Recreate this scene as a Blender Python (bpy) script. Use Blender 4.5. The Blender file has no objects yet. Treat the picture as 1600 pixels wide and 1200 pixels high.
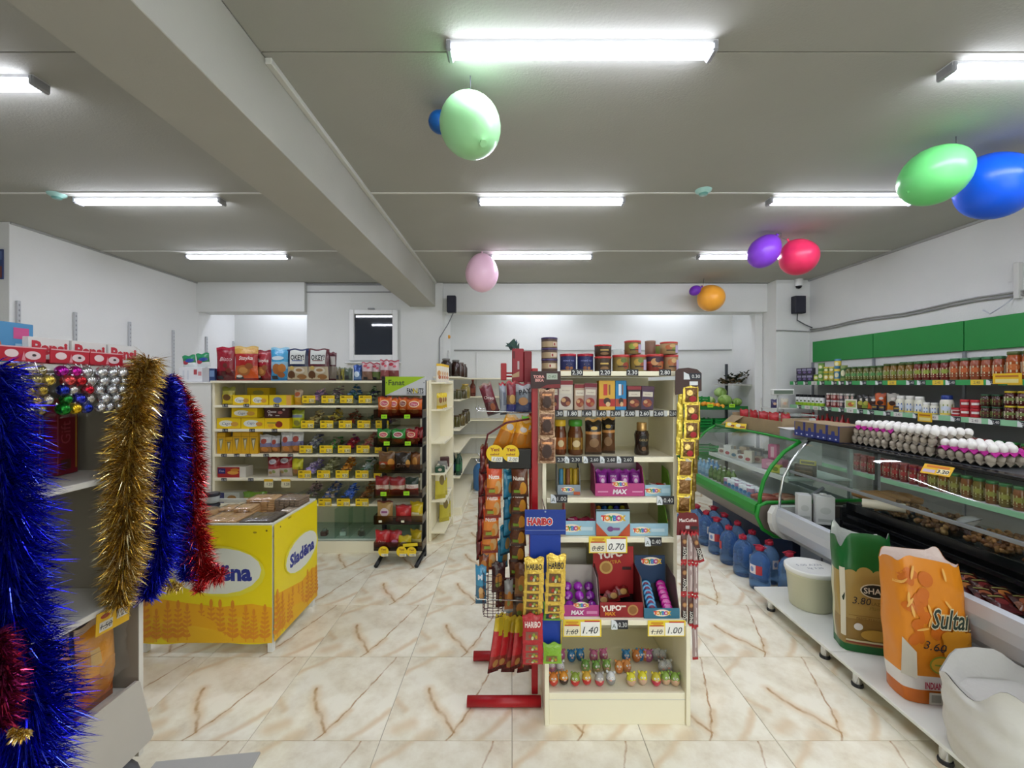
import bpy, math, random
from mathutils import Vector, Matrix
random.seed(7)
S = bpy.context.scene
COL = S.collection
PI = math.pi
K, EY = 672.0, 1.62            # focal length in pixels of the 1600 wide frame, eye height

# ---------------------------------------------------------------- camera, world, exposure
cd = bpy.data.cameras.new('camera'); cam = bpy.data.objects.new('camera', cd); COL.objects.link(cam)
cam.location = (0, 0, EY); cam.rotation_euler = (PI / 2, 0, 0)
cd.sensor_width = 36; cd.lens = 36 * K / 1600; cd.clip_start = .02
S.camera = cam
w = bpy.data.worlds.new('world'); S.world = w; w.use_nodes = True
w.node_tree.nodes['Background'].inputs[0].default_value = (1, .98, .93, 1)
w.node_tree.nodes['Background'].inputs[1].default_value = 2.25      # overcast daylight, set as frontal fill through the assumed shop front
S.view_settings.view_transform = 'Standard'; S.view_settings.look = 'None'
S.view_settings.gamma = 1; S.view_settings.use_curve_mapping = False
S.view_settings.exposure = 0.76
LAMP = 26.0                     # strength of the ceiling light diffusers
S.cycles.max_bounces = 10; S.cycles.transparent_max_bounces = 24
S.cycles.diffuse_bounces = 5; S.cycles.glossy_bounces = 4; S.cycles.transmission_bounces = 6
S.cycles.caustics_reflective = False; S.cycles.caustics_refractive = False
S.cycles.sample_clamp_indirect = 6

def X(px, d): return (px - 800) * d / K
def Z(py, d): return EY - (py - 600) * d / K

# ---------------------------------------------------------------- materials
def lin(h):
    if not isinstance(h, str): return tuple(h)[:3]
    h = h.lstrip('#'); o = []
    for i in (0, 2, 4):
        c = int(h[i:i + 2], 16) / 255
        o.append(c / 12.92 if c <= .04045 else ((c + .055) / 1.055) ** 2.4)
    return tuple(o)
MC = {}
def M(col, rough=.45, metal=0., spec=.5, trans=0., alpha=1., emit=0., ior=1.45, coat=0., sss=0., bump=0., bs=40.):
    k = (col, rough, metal, spec, trans, alpha, emit, ior, coat, sss, bump, bs)
    if k in MC: return MC[k]
    m = bpy.data.materials.new('material_%d' % len(MC)); m.use_nodes = True
    nt = m.node_tree; b = nt.nodes['Principled BSDF']; c = lin(col)
    b.inputs['Base Color'].default_value = (*c, 1)
    b.inputs['Roughness'].default_value = rough; b.inputs['Metallic'].default_value = metal
    b.inputs['Specular IOR Level'].default_value = spec; b.inputs['IOR'].default_value = ior
    b.inputs['Transmission Weight'].default_value = trans; b.inputs['Alpha'].default_value = alpha
    b.inputs['Coat Weight'].default_value = coat
    if emit: b.inputs['Emission Color'].default_value = (*c, 1); b.inputs['Emission Strength'].default_value = emit
    if sss: b.inputs['Subsurface Weight'].default_value = sss; b.inputs['Subsurface Scale'].default_value = .02
    if bump:
        tc = nt.nodes.new('ShaderNodeTexCoord'); n = nt.nodes.new('ShaderNodeTexNoise'); bp = nt.nodes.new('ShaderNodeBump')
        n.inputs['Scale'].default_value = bs; n.inputs['Detail'].default_value = 3
        bp.inputs['Strength'].default_value = bump; bp.inputs['Distance'].default_value = .01
        nt.links.new(tc.outputs['Object'], n.inputs['Vector']); nt.links.new(n.outputs['Fac'], bp.inputs['Height'])
        nt.links.new(bp.outputs['Normal'], b.inputs['Normal'])
    MC[k] = m
    return m
def F(col): return M(col, .24, bump=.55, bs=38, spec=.7)           # printed plastic film
def FO(col): return M(col, .2, .45, bump=.8, bs=45, spec=.8)      # metallised film
def C(col): return M(col, .5)                             # printed card
def noisy(col1, col2, scale, rough, bump=0., bscale=80, spec=.5, dist=.004):
    m = bpy.data.materials.new('noisy'); m.use_nodes = True; nt = m.node_tree; b = nt.nodes['Principled BSDF']
    tc = nt.nodes.new('ShaderNodeTexCoord'); n = nt.nodes.new('ShaderNodeTexNoise'); r = nt.nodes.new('ShaderNodeMix'); r.data_type = 'RGBA'
    n.inputs['Scale'].default_value = scale; n.inputs['Detail'].default_value = 5
    nt.links.new(tc.outputs['Object'], n.inputs['Vector']); nt.links.new(n.outputs['Fac'], r.inputs[0])
    r.inputs[6].default_value = (*lin(col1), 1); r.inputs[7].default_value = (*lin(col2), 1)
    nt.links.new(r.outputs[2], b.inputs['Base Color']); b.inputs['Roughness'].default_value = rough; b.inputs['Specular IOR Level'].default_value = spec
    if bump:
        n2 = nt.nodes.new('ShaderNodeTexNoise'); bp = nt.nodes.new('ShaderNodeBump'); n2.inputs['Scale'].default_value = bscale
        bp.inputs['Strength'].default_value = bump; bp.inputs['Distance'].default_value = dist
        nt.links.new(tc.outputs['Object'], n2.inputs['Vector']); nt.links.new(n2.outputs['Fac'], bp.inputs['Height']); nt.links.new(bp.outputs['Normal'], b.inputs['Normal'])
    return m
def thin_glass(tint=(1, 1, 1), refl=1.0, rough=.02):
    m = bpy.data.materials.new('thin_glass'); m.use_nodes = True; nt = m.node_tree
    for n in list(nt.nodes): nt.nodes.remove(n)
    o = nt.nodes.new('ShaderNodeOutputMaterial'); mx = nt.nodes.new('ShaderNodeMixShader'); t = nt.nodes.new('ShaderNodeBsdfTransparent')
    g = nt.nodes.new('ShaderNodeBsdfGlossy'); f = nt.nodes.new('ShaderNodeFresnel'); mu = nt.nodes.new('ShaderNodeMath'); mu.operation = 'MULTIPLY'
    t.inputs[0].default_value = (*tint, 1); g.inputs['Roughness'].default_value = rough; mu.inputs[1].default_value = refl
    ge = nt.nodes.new('ShaderNodeNewGeometry'); mr = nt.nodes.new('ShaderNodeMapRange'); mr.inputs[3].default_value = 1.5; mr.inputs[4].default_value = 1 / 1.5
    nt.links.new(ge.outputs['Backfacing'], mr.inputs[0]); nt.links.new(mr.outputs[0], f.inputs['IOR'])
    nt.links.new(f.outputs[0], mu.inputs[0]); nt.links.new(mu.outputs[0], mx.inputs[0])
    nt.links.new(t.outputs[0], mx.inputs[1]); nt.links.new(g.outputs[0], mx.inputs[2]); nt.links.new(mx.outputs[0], o.inputs[0])
    return m

def tile_material():
    m = bpy.data.materials.new('marble_tile'); m.use_nodes = True; nt = m.node_tree; N = nt.nodes; L = nt.links; b = N['Principled BSDF']
    tc = N.new('ShaderNodeTexCoord')
    nz = N.new('ShaderNodeTexNoise'); nz.inputs['Scale'].default_value = 9; nz.inputs['Detail'].default_value = 6; L.new(tc.outputs['Object'], nz.inputs['Vector'])
    sb = N.new('ShaderNodeVectorMath'); sb.operation = 'SUBTRACT'; sb.inputs[1].default_value = (.5, .5, .5); L.new(nz.outputs['Color'], sb.inputs[0])
    sc = N.new('ShaderNodeVectorMath'); sc.operation = 'SCALE'; sc.inputs['Scale'].default_value = .05; L.new(sb.outputs[0], sc.inputs[0])
    ad = N.new('ShaderNodeVectorMath'); ad.operation = 'ADD'; L.new(tc.outputs['Object'], ad.inputs[0]); L.new(sc.outputs[0], ad.inputs[1])
    fl = N.new('ShaderNodeVectorMath'); fl.operation = 'MULTIPLY'; fl.inputs[1].default_value = (1, 1, 0); L.new(ad.outputs[0], fl.inputs[0])
    def seg(a, c, wd):
        a = Vector(((a[0] - .5) * .6, (a[1] - .5) * .6, 0)); c = Vector(((c[0] - .5) * .6, (c[1] - .5) * .6, 0)); ba = c - a
        pa = N.new('ShaderNodeVectorMath'); pa.operation = 'SUBTRACT'; L.new(fl.outputs[0], pa.inputs[0]); pa.inputs[1].default_value = a
        dt = N.new('ShaderNodeVectorMath'); dt.operation = 'DOT_PRODUCT'; L.new(pa.outputs[0], dt.inputs[0]); dt.inputs[1].default_value = ba / ba.length_squared
        cl = N.new('ShaderNodeClamp'); L.new(dt.outputs['Value'], cl.inputs[0])
        s = N.new('ShaderNodeVectorMath'); s.operation = 'SCALE'; s.inputs[0].default_value = ba; L.new(cl.outputs[0], s.inputs['Scale'])
        di = N.new('ShaderNodeVectorMath'); di.operation = 'DISTANCE'; L.new(pa.outputs[0], di.inputs[0]); L.new(s.outputs[0], di.inputs[1])
        mr = N.new('ShaderNodeMapRange'); mr.interpolation_type = 'SMOOTHSTEP'; L.new(di.outputs['Value'], mr.inputs[0])
        mr.inputs[1].default_value = 0; mr.inputs[2].default_value = wd; mr.inputs[3].default_value = 1; mr.inputs[4].default_value = 0
        return mr.outputs[0]
    def mx(socks):
        o = socks[0]
        for s in socks[1:]:
            k = N.new('ShaderNodeMath'); k.operation = 'MAXIMUM'; L.new(o, k.inputs[0]); L.new(s, k.inputs[1]); o = k.outputs[0]
        return o
    V = [(.27, .56), (.31, .42), (.40, .30), (.55, .09), (.64, .3), (.77, .71), (.86, 1.0)]
    strong = mx([seg(V[i], V[i + 1], .015) for i in range(3)] + [seg(V[i], V[i + 1], .0075) for i in range(3, 6)] + [seg((.55, .09), (.49, .0), .006)])
    soft = mx([seg(V[i], V[i + 1], .05) for i in range(3)] + [seg((.1, .1), (.2, .16), .06), seg((.3, .0), (.36, .06), .06), seg((.55, .09), (.66, .3), .035), seg((0, .75), (.25, 1), .03), seg((.75, .0), (1, .3), .03), seg((.0, .45), (.12, .3), .03)])
    n2 = N.new('ShaderNodeTexNoise'); n2.inputs['Scale'].default_value = 5; n2.inputs['Detail'].default_value = 7; n2.inputs['Roughness'].default_value = .62; L.new(tc.outputs['Object'], n2.inputs['Vector'])
    rp = N.new('ShaderNodeValToRGB'); e = rp.color_ramp.elements; e[0].position = .30; e[0].color = (*lin('#d8ccb2'), 1); e[1].position = .58; e[1].color = (*lin('#f8f3e0'), 1)
    k = rp.color_ramp.elements.new(.44); k.color = (*lin('#ece4cd'), 1)
    L.new(n2.outputs['Fac'], rp.inputs[0])
    m1 = N.new('ShaderNodeMix'); m1.data_type = 'RGBA'; L.new(rp.outputs[0], m1.inputs[6]); m1.inputs[7].default_value = (*lin('#d9b888'), 1)
    f1 = N.new('ShaderNodeMath'); f1.operation = 'MULTIPLY'; L.new(soft, f1.inputs[0]); L.new(n2.outputs['Fac'], f1.inputs[1]); L.new(f1.outputs[0], m1.inputs[0])
    m2 = N.new('ShaderNodeMix'); m2.data_type = 'RGBA'; L.new(m1.outputs[2], m2.inputs[6]); m2.inputs[7].default_value = (*lin('#a5763c'), 1)
    f2 = N.new('ShaderNodeMath'); f2.operation = 'MULTIPLY'; L.new(strong, f2.inputs[0]); n3 = N.new('ShaderNodeTexNoise'); n3.inputs['Scale'].default_value = 14; n3.inputs['Detail'].default_value = 4; L.new(tc.outputs['Object'], n3.inputs['Vector'])
    r3 = N.new('ShaderNodeMapRange'); L.new(n3.outputs['Fac'], r3.inputs[0]); r3.inputs[1].default_value = .34; r3.inputs[2].default_value = .6; r3.inputs[3].default_value = .25; r3.inputs[4].default_value = .85
    L.new(r3.outputs[0], f2.inputs[1]); L.new(f2.outputs[0], m2.inputs[0])
    L.new(m2.outputs[2], b.inputs['Base Color']); b.inputs['Roughness'].default_value = .09; b.inputs['Specular IOR Level'].default_value = .5
    return m

WHITE = M('#e9e9e6', .5); WALL = noisy('#d6d8d6', '#dfe0de', 3, .8, .35, 60)
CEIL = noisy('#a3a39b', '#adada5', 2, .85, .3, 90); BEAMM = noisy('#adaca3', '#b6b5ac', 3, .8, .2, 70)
SHELFW = M('#efe9cf', .42); SHELFS = M('#cfcdc0', .5); CHROME = M('#d8dadc', .15, 1.); BLACK = M('#16161a', .4); DKTAG = M('#24252b', .45)
GLASS = thin_glass((.93, .97, .95), 1.0); ACRYL = thin_glass((.95, .97, .96), .9, .05); FILM = thin_glass((.96, .97, .98), 1.1, .12)
REDM = M('#a3121c', .38); GREENM = M('#2b8a3e', .4); YEL = C('#f5d51c'); INK = C('#2a2a30'); WPR = C('#f2f1ea')

# ---------------------------------------------------------------- geometry
TX = {}
def text_geo(s, bold=0., shear=0.):
    k = (s, bold, shear)
    if k in TX: return TX[k]
    cu = bpy.data.curves.new('t', 'FONT'); cu.body = s; cu.resolution_u = 2; cu.offset = bold; cu.shear = shear
    o = bpy.data.objects.new('t', cu); me = o.to_mesh()
    v = [(p.co.x, p.co.y) for p in me.vertices]; f = [tuple(p.vertices) for p in me.polygons]
    o.to_mesh_clear(); bpy.data.objects.remove(o); bpy.data.curves.remove(cu)
    if v:
        cx = (min(p[0] for p in v) + max(p[0] for p in v)) / 2
        v = [((p[0] - cx) / .7, p[1] / .7 - .5) for p in v]
    TX[k] = (v, f)
    return TX[k]

class G:
    def __init__(s): s.v = []; s.f = []; s.m = []; s.s = []; s.mats = []
    def mi(s, m):
        if m not in s.mats: s.mats.append(m)
        return s.mats.index(m)
    def add(s, vs, fs, mat, smooth=False):
        o = len(s.v); s.v.extend([tuple(v) for v in vs]); ls = isinstance(mat, list)
        for i, f in enumerate(fs):
            s.f.append(tuple(o + k for k in f)); s.m.append(s.mi(mat[i] if ls else mat)); s.s.append(smooth)
        return s
    def box(s, x0, x1, y0, y1, z0, z1, mat, c=0.0015, front=None, top=None, side=None):
        """chamfered box; front is the -y face"""
        c = min(c, (x1 - x0) * .3, (y1 - y0) * .3, (z1 - z0) * .3)
        lo, hi = (x0, y0, z0), (x1, y1, z1); vs = []; ix = {}
        for a in (0, 1):
            for b in (0, 1):
                for d in (0, 1):
                    sg = (a, b, d); p = [hi[i] if sg[i] else lo[i] for i in range(3)]
                    for ax in range(3):
                        q = [p[i] if i == ax else (p[i] - c if sg[i] else p[i] + c) for i in range(3)]
                        ix[(sg, ax)] = len(vs); vs.append(q)
        fs = []; ms = []
        def put(f, m):
            ctr = [sum(vs[i][k] for i in f) / len(f) - (lo[k] + hi[k]) / 2 for k in range(3)]
            a, b, d = (Vector(vs[f[i]]) for i in range(3))
            if (b - a).cross(d - a).dot(Vector(ctr)) < 0: f = f[::-1]
            fs.append(f); ms.append(m)
        for ax in range(3):
            o1, o2 = [i for i in range(3) if i != ax]
            for sgn in (0, 1):
                q = []
                for u, v in ((0, 0), (1, 0), (1, 1), (0, 1)):
                    g = [0, 0, 0]; g[ax] = sgn; g[o1] = u; g[o2] = v; q.append(ix[(tuple(g), ax)])
                m = mat
                if ax == 1 and sgn == 0 and front: m = front
                if ax == 2 and sgn == 1 and top: m = top
                if ax == 0 and side: m = side
                put(q, m)
            for u in (0, 1):
                for v in (0, 1):
                    g0 = [0, 0, 0]; g1 = [0, 0, 0]; g1[ax] = 1; g0[o1] = g1[o1] = u; g0[o2] = g1[o2] = v
                    put([ix[(tuple(g0), o1)], ix[(tuple(g1), o1)], ix[(tuple(g1), o2)], ix[(tuple(g0), o2)]], mat)
        for a in (0, 1):
            for b in (0, 1):
                for d in (0, 1): put([ix[((a, b, d), i)] for i in range(3)], mat)
        return s.add(vs, fs, ms)
    def lathe(s, prof, mat, n=16, at=(0, 0, 0), sx=1., sy=1., wob=None, smooth=True, ph=0.):
        """prof: (r, z) from bottom to top; mat one or one per segment"""
        vs = []; fs = []; ms = []
        for r, z in prof:
            for j in range(n):
                a = 2 * PI * j / n + ph; rr = r * (wob(a, z) if wob else 1)
                vs.append((at[0] + rr * sx * math.cos(a), at[1] + rr * sy * math.sin(a), at[2] + z))
        for i in range(len(prof) - 1):
            for j in range(n):
                k = (j + 1) % n
                fs.append((i * n + j, i * n + k, i * n + n + k, i * n + n + j)); ms.append(mat[i] if isinstance(mat, list) else mat)
        s.add(vs, fs, ms, smooth)
        if prof[0][0] > 1e-5: s.add(vs[:n], [tuple(range(n))[::-1]], mat[0] if isinstance(mat, list) else mat)
        if prof[-1][0] > 1e-5: s.add(vs[-n:], [tuple(range(n))], mat[-1] if isinstance(mat, list) else mat)
        return s
    def tube(s, pts, r, mat, n=6):
        pts = [Vector(p) for p in pts]; vs = []; fs = []; up = None
        for i, p in enumerate(pts):
            t = (pts[min(i + 1, len(pts) - 1)] - pts[max(i - 1, 0)]).normalized()
            if up is None: up = Vector((0, 0, 1)) if abs(t.z) < .9 else Vector((1, 0, 0))
            a = t.cross(up).normalized(); b = a.cross(t).normalized(); up = b
            rr = r[i] if isinstance(r, list) else r
            for j in range(n): vs.append(p + a * rr * math.cos(2 * PI * j / n) + b * rr * math.sin(2 * PI * j / n))
        for i in range(len(pts) - 1):
            for j in range(n):
                k = (j + 1) % n; fs.append((i * n + j, i * n + k, i * n + n + k, i * n + n + j))
        fs += [tuple(range(n))[::-1], tuple(range(len(vs) - n, len(vs)))]
        return s.add(vs, fs, mat, n > 4)
    def grid(s, fn, nu, nv, mat, smooth=True, closed=False):
        vs = [fn(i / nu, j / nv) for j in range(nv + 1) for i in range(nu + (0 if closed else 1))]; w = nu if closed else nu + 1
        fs = []; ms = []
        for j in range(nv):
            for i in range(nu):
                k = (i + 1) % w
                fs.append((j * w + i, j * w + k, j * w + w + k, j * w + w + i)); ms.append(mat((i + .5) / nu, (j + .5) / nv) if callable(mat) else mat)
        return s.add(vs, fs, ms, smooth)
    def sweep(s, prof, y0, y1, mat, thick=.004, smooth=True):
        """an open profile of (x, z) points drawn along y as a sheet with thickness"""
        n = len(prof); off = []
        for i in range(n):
            a = Vector(prof[max(i - 1, 0)]); b = Vector(prof[min(i + 1, n - 1)]); t = (b - a).normalized(); off.append((prof[i][0] - t.y * thick, prof[i][1] + t.x * thick))
        ring = list(prof) + off[::-1]; m = len(ring); vs = [(p[0], y, p[1]) for y in (y0, y1) for p in ring]
        fs = [(i, (i + 1) % m, m + (i + 1) % m, m + i) for i in range(m)]
        s.add(vs, fs, mat, False)
        for i in range(n - 1):
            a, b, c, d = i, i + 1, m - 2 - i, m - 1 - i
            s.add([vs[q] for q in (a, d, c, b)], [(0, 1, 2, 3)], mat); s.add([vs[m + q] for q in (a, b, c, d)], [(0, 1, 2, 3)], mat)
        return s
    def sheet(s, prof, y0, y1, mat, per=8):
        P = [Vector((p[0], 0, p[1])) for p in prof]; n = len(P) - 1; out = []
        for i in range(n):                              # Catmull-Rom through the profile
            a, b, c, d = P[max(i - 1, 0)], P[i], P[i + 1], P[min(i + 2, n)]
            for k in range(per): q = k / per; out.append(.5 * (2 * b + (c - a) * q + (2 * a - 5 * b + 4 * c - d) * q * q + (3 * b - a - 3 * c + d) * q ** 3))
        out.append(P[-1]); m = len(out)
        return s.add([(p.x, y, p.z) for y in (y0, y1) for p in out], [(i, m + i, m + i + 1, i + 1) for i in range(m - 1)], mat, True)
    def prism(s, poly, y0, y1, mat):
        n = len(poly); vs = [(p[0], y, p[1]) for y in (y0, y1) for p in poly]
        return s.add(vs, [tuple(range(n)), tuple(range(2 * n - 1, n - 1, -1))] + [(i, n + i, n + (i + 1) % n, (i + 1) % n) for i in range(n)], mat)
    def dec(s, surf, items, e0=.0006, st=.0003):
        for q, it in enumerate(items):
            e = e0 + st * q; k = it[0]
            if k == 'e':
                _, cx, cz, rx, rz, m = it[:6]; ro = it[6] if len(it) > 6 else 0; n = 18; vs = [surf(cx, cz, e)]; cr, sr = math.cos(ro), math.sin(ro)
                for h in (.5, 1.):
                    for j in range(n):
                        a = 2 * PI * j / n; x, z = rx * h * math.cos(a), rz * h * math.sin(a); vs.append(surf(cx + x * cr - z * sr, cz + x * sr + z * cr, e))
                fs = [(0, 1 + j, 1 + (j + 1) % n) for j in range(n)] + [(1 + j, 1 + n + j, 1 + n + (j + 1) % n, 1 + (j + 1) % n) for j in range(n)]
                s.add(vs, fs, m)
            elif k == 'r':
                _, x0, x1, z0, z1, m = it[:6]; nx, nz = (8, 6) if st > .0004 else (5, 2)
                vs = [surf(x0 + (x1 - x0) * i / nx, z0 + (z1 - z0) * j / nz, e) for j in range(nz + 1) for i in range(nx + 1)]
                s.add(vs, [(j * (nx + 1) + i, j * (nx + 1) + i + 1, (j + 1) * (nx + 1) + i + 1, (j + 1) * (nx + 1) + i) for j in range(nz) for i in range(nx)], m)
            elif k == 'p':
                s.add([surf(x, z, e) for x, z in it[1]], [tuple(range(len(it[1])))], it[2])
            elif k == 't':
                _, tx, cx, cz, h, m = it[:6]; o = it[6] if len(it) > 6 else {}
                v, f = text_geo(tx, o.get('bold', 0), o.get('shear', 0)); r = o.get('rot', 0); cr, sr = math.cos(r), math.sin(r); sx = o.get('sx', 1); mw = o.get('maxw')
                if mw and v:
                    wd = (max(p[0] for p in v) - min(p[0] for p in v)) * h
                    sx = min(sx, mw / wd)
                s.add([surf(cx + (x * sx * cr - y * sr) * h, cz + (x * sx * sr + y * cr) * h, e) for x, y in v], f, m)
        return s
    def xf(s, mat, i0=0):
        s.v[i0:] = [tuple(mat @ Vector(v)) for v in s.v[i0:]]
        return s
    def mesh(s, name):
        me = bpy.data.meshes.new(name); me.from_pydata(s.v, [], s.f)
        for m in s.mats: me.materials.append(m)
        me.polygons.foreach_set('material_index', s.m); me.polygons.foreach_set('use_smooth', s.s); me.update()
        return me

LABELS = {}
def ob(name, g, parent=None, loc=(0, 0, 0), rot=(0, 0, 0), label=None, cat=None, group=None, kind=None, scale=None):
    me = g.mesh(name) if isinstance(g, G) else g
    o = bpy.data.objects.new(name, me); COL.objects.link(o)
    o.location = loc; o.rotation_euler = rot
    if scale: o.scale = scale
    if parent: o.parent = parent
    if label: o['label'] = label
    if cat: o['category'] = cat
    if group: o['group'] = group
    if kind: o['kind'] = kind
    if label and not parent: LABELS.setdefault(label, []).append(o.name)
    return o
def thing(name, label, cat, loc=(0, 0, 0), rot=(0, 0, 0), group=None):
    return ob(name, None, None, loc, rot, label, cat, group)
def dup(o, loc=None, rot=None, label=None):
    c = o.copy(); COL.objects.link(c)
    if loc is not None: c.location = loc
    if rot is not None: c.rotation_euler = rot
    if label: c['label'] = label; LABELS.setdefault(label, []).append(c.name)
    for ch in o.children:
        k = ch.copy(); COL.objects.link(k); k.parent = c
        for g2 in ch.children: q = g2.copy(); COL.objects.link(q); q.parent = k
    return c
ORD = 'first second third fourth fifth sixth seventh eighth ninth tenth eleventh twelfth thirteenth fourteenth fifteenth sixteenth seventeenth eighteenth nineteenth twentieth'.split()
ORD += ['twenty-' + x for x in ORD[:9]] + ['thirtieth'] + ['thirty-' + x for x in ORD[:9]]

# ---------------------------------------------------------------- packaging; local front is -y, base at z = 0
def flat(y):
    return lambda x, z, e: (x, y - e, z)
def carton(w, h, d, col, dec=(), side=None, top=None, c=.002):
    g = G(); m = C(col) if isinstance(col, str) else col
    g.box(-w / 2, w / 2, -d / 2, d / 2, 0, h, m, c, side=C(side) if side else None, top=C(top) if top else None)
    # flap seams on the lid
    g.box(-w / 2 + .001, w / 2 - .001, -.0008, .0008, h - .0005, h + .0006, C('#8d8778'), .0001)
    return g.dec(flat(-d / 2), dec)
def bag_surf(w, h, d, seed=0):
    r = random.Random(seed); p1, p2 = r.uniform(0, 6), r.uniform(0, 6)
    def fn(x, z, e=0, side=-1):
        u = max(-1, min(1, 2 * x / w)); v = max(0, min(1, z / h)); t = max(0, min(1, (v - .07) / .86))
        b = max(0, 1 - abs(u) ** 2.6) ** .7 * max(0, math.sin(PI * t)) ** .55
        wr = .10 * math.sin(7 * u + p1 + 5 * v) * (1 - math.sin(PI * t)) + .05 * math.sin(11 * v + p2 + 3 * u)
        wr += .02 * math.sin(40 * u) * (1 if v < .07 or v > .93 else 0)
        xx = x * (1 - .06 * math.sin(PI * t)) if side else x
        return (xx, side * (d / 2 * b * (1 + wr) + .0015 + (e if side < 0 else 0)), z + .006 * math.sin(5 * u + p2) * (v > .9))
    return fn
def bag(w, h, d, bands, dec=(), seed=0, foil=False, nu=10, nv=14):
    """pillow bag with crimped ends; bands: [(height fraction up to which, colour)]"""
    g = G(); fn = bag_surf(w, h, d, seed); mk = FO if foil else F
    def col(u, v):
        for t, c in bands:
            if v <= t: return mk(c) if isinstance(c, str) else c
        return mk(bands[-1][1]) if isinstance(bands[-1][1], str) else bands[-1][1]
    g.grid(lambda u, v: fn((u - .5) * w, v * h), nu, nv, col)
    g.grid(lambda u, v: fn((.5 - u) * w, v * h, 0, 1), nu, nv, col)
    return g.dec(fn, dec, .0012, .0006)
def can(r, h, segs, dec=(), n=18, top=None, rim=.0):
    """segs: [(z fraction up to which, colour/mat)]"""
    g = G(); prof = [(r * .94, 0), (r, .003)]; ms = []; first = True
    mats = [m if not isinstance(m, str) else C(m) for _, m in segs]; ms = [mats[0]]
    for (t, _), m in zip(segs, mats):
        prof.append((r, max(.004, t * h - (.002 if t >= 1 else 0)))); ms.append(m)
    prof.append((r * .95, h)); ms.append(mats[-1])
    g.lathe(prof, ms, n)
    if top: g.lathe([(r * .93, h - .001), (r * .93, h + .0006)], C(top), n)
    def surf(x, z, e): a = x / r; return ((r + e) * math.sin(a), -(r + e) * math.cos(a), z)
    return g.dec(surf, dec)
def cylsurf(r):
    return lambda x, z, e: ((r + e) * math.sin(x / r), -(r + e) * math.cos(x / r), z)
MESH = {}
def cached(k, fn):
    if k not in MESH: MESH[k] = fn().mesh('pack')
    return MESH[k]
# ================================================================ the room
H = 3.14
def st(name, *boxes, mat=WALL, parent=None, c=.003):
    g = G()
    for b in boxes: g.box(*b, mat, c)
    return ob(name, g, parent, kind=None if parent else 'structure')
floor = st('floor', (-6, 4.5, -3.6, 7.6, -.06, -.004), mat=noisy('#a99f8e', '#b5ab99', 4, .6), c=.001)
tg = G(); tg.box(-.2985, .2985, -.2985, .2985, -.006, 0, tile_material(), .0012); tm = tg.mesh('tile')
for i in range(-8, 8):
    for j in range(1, 12):
        d = .154 + .6 * j + .3; x = .6 * i + .3
        if abs(x) < 1.28 * d + .3 and not (x < -4.6 or x > 4.4): ob('tile', tm, floor, (x, d, 0))
ceil = st('ceiling', (-6.2, 4.5, -3.8, 7.6, H + .012, H + .1), mat=WALL)
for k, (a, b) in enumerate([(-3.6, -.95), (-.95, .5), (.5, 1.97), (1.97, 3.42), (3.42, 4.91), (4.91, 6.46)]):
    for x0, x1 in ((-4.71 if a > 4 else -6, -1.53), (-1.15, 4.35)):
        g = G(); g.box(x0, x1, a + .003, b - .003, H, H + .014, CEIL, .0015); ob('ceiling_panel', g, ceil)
for y in (3.42, 4.91):
    for x0, x1 in ((-4.7, -1.54), (-1.14, 4.34)): g = G(); g.box(x0, x1, y - .012, y + .012, H - .005, H + .001, M('#dcdcd8', .6), .001); ob('batten', g, ceil)
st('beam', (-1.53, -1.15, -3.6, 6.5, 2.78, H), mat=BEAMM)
st('trim_1', (-1.15, -1.118, 2.0, 6.4, H - .03, H), mat=M('#cfcfc9', .5))
WL = st('wall_left', (-6, -4.71, 4.03, 6.45, 0, H), (-4.9, -4.71, 6.45, 7.6, 0, H), mat=noisy('#eaebeb', '#f0f0ef', 3, .8, .35, 60))  # lighter copy of the wall colour stands in for stronger light here
st('wall_side', (-6.2, -6, -3.6, 7.6, 0, H))
WR = st('wall_right', (4.35, 4.5, -3.6, 7.6, 0, H))
st('wall_front', (-6.2, -.8, -3.8, -3.6, 0, H), (4.2, 4.5, -3.8, -3.6, 0, H), (-.8, 4.2, -3.8, -3.6, 2.55, H), (-.8, 4.2, -3.8, -3.6, 0, .12))
sf = ob('fill_window', None, kind='structure')           # unseen glazed shop front behind the viewpoint, assumed and added for frontal light
for x in (-.8, .86, 2.53, 4.2):
    g = G(); g.box(x - .035, x + .035, -3.73, -3.66, .12, 2.55, M('#c9cacb', .4), .004); ob('mullion', g, sf)
for z in (.15, 2.52):
    g = G(); g.box(-.8, 4.2, -3.73, -3.66, z - .03, z + .03, M('#c9cacb', .4), .004); ob('window_frame', g, sf)
for x in (-.8, .86, 2.53):
    g = G(); g.box(x + .036, x + 1.63, -3.698, -3.692, .18, 2.49, GLASS, .001); ob('pane', g, sf)
st('wall_back', (-4.9, 4.5, 7.3, 7.5, 0, H))
st('wall_inner', (-3.1, -2.43, 6.5, 6.62, 0, H), (-2.43, -1.74, 6.5, 6.62, 0, 1.99), (-2.43, -1.74, 6.5, 6.62, 2.72, H), (-1.74, -1.66, 6.5, 6.62, 0, H), (-3.1, -3.0, 6.62, 7.3, 0, H))
st('beam', (-4.71, -3.1, 6.42, 6.72, 2.70, H), mat=WALL)
st('beam', (-1.04, 4.35, 6.5, 6.78, 2.71, H), mat=WALL)
st('pillar', (-1.67, -1.04, 6.45, 7.3, 0, H))
st('pillar', (3.86, 4.35, 6.28, 6.62, 0, H)); st('wall_alcove', (3.74, 3.86, 6.62, 7.3, 0, H))
st('trim_2', (-3.1, -1.66, 6.47, 6.5, 3.0, 3.012), (-3.1, -1.66, 6.47, 6.5, 3.11, 3.125), mat=M('#8f9092', .6))
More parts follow.
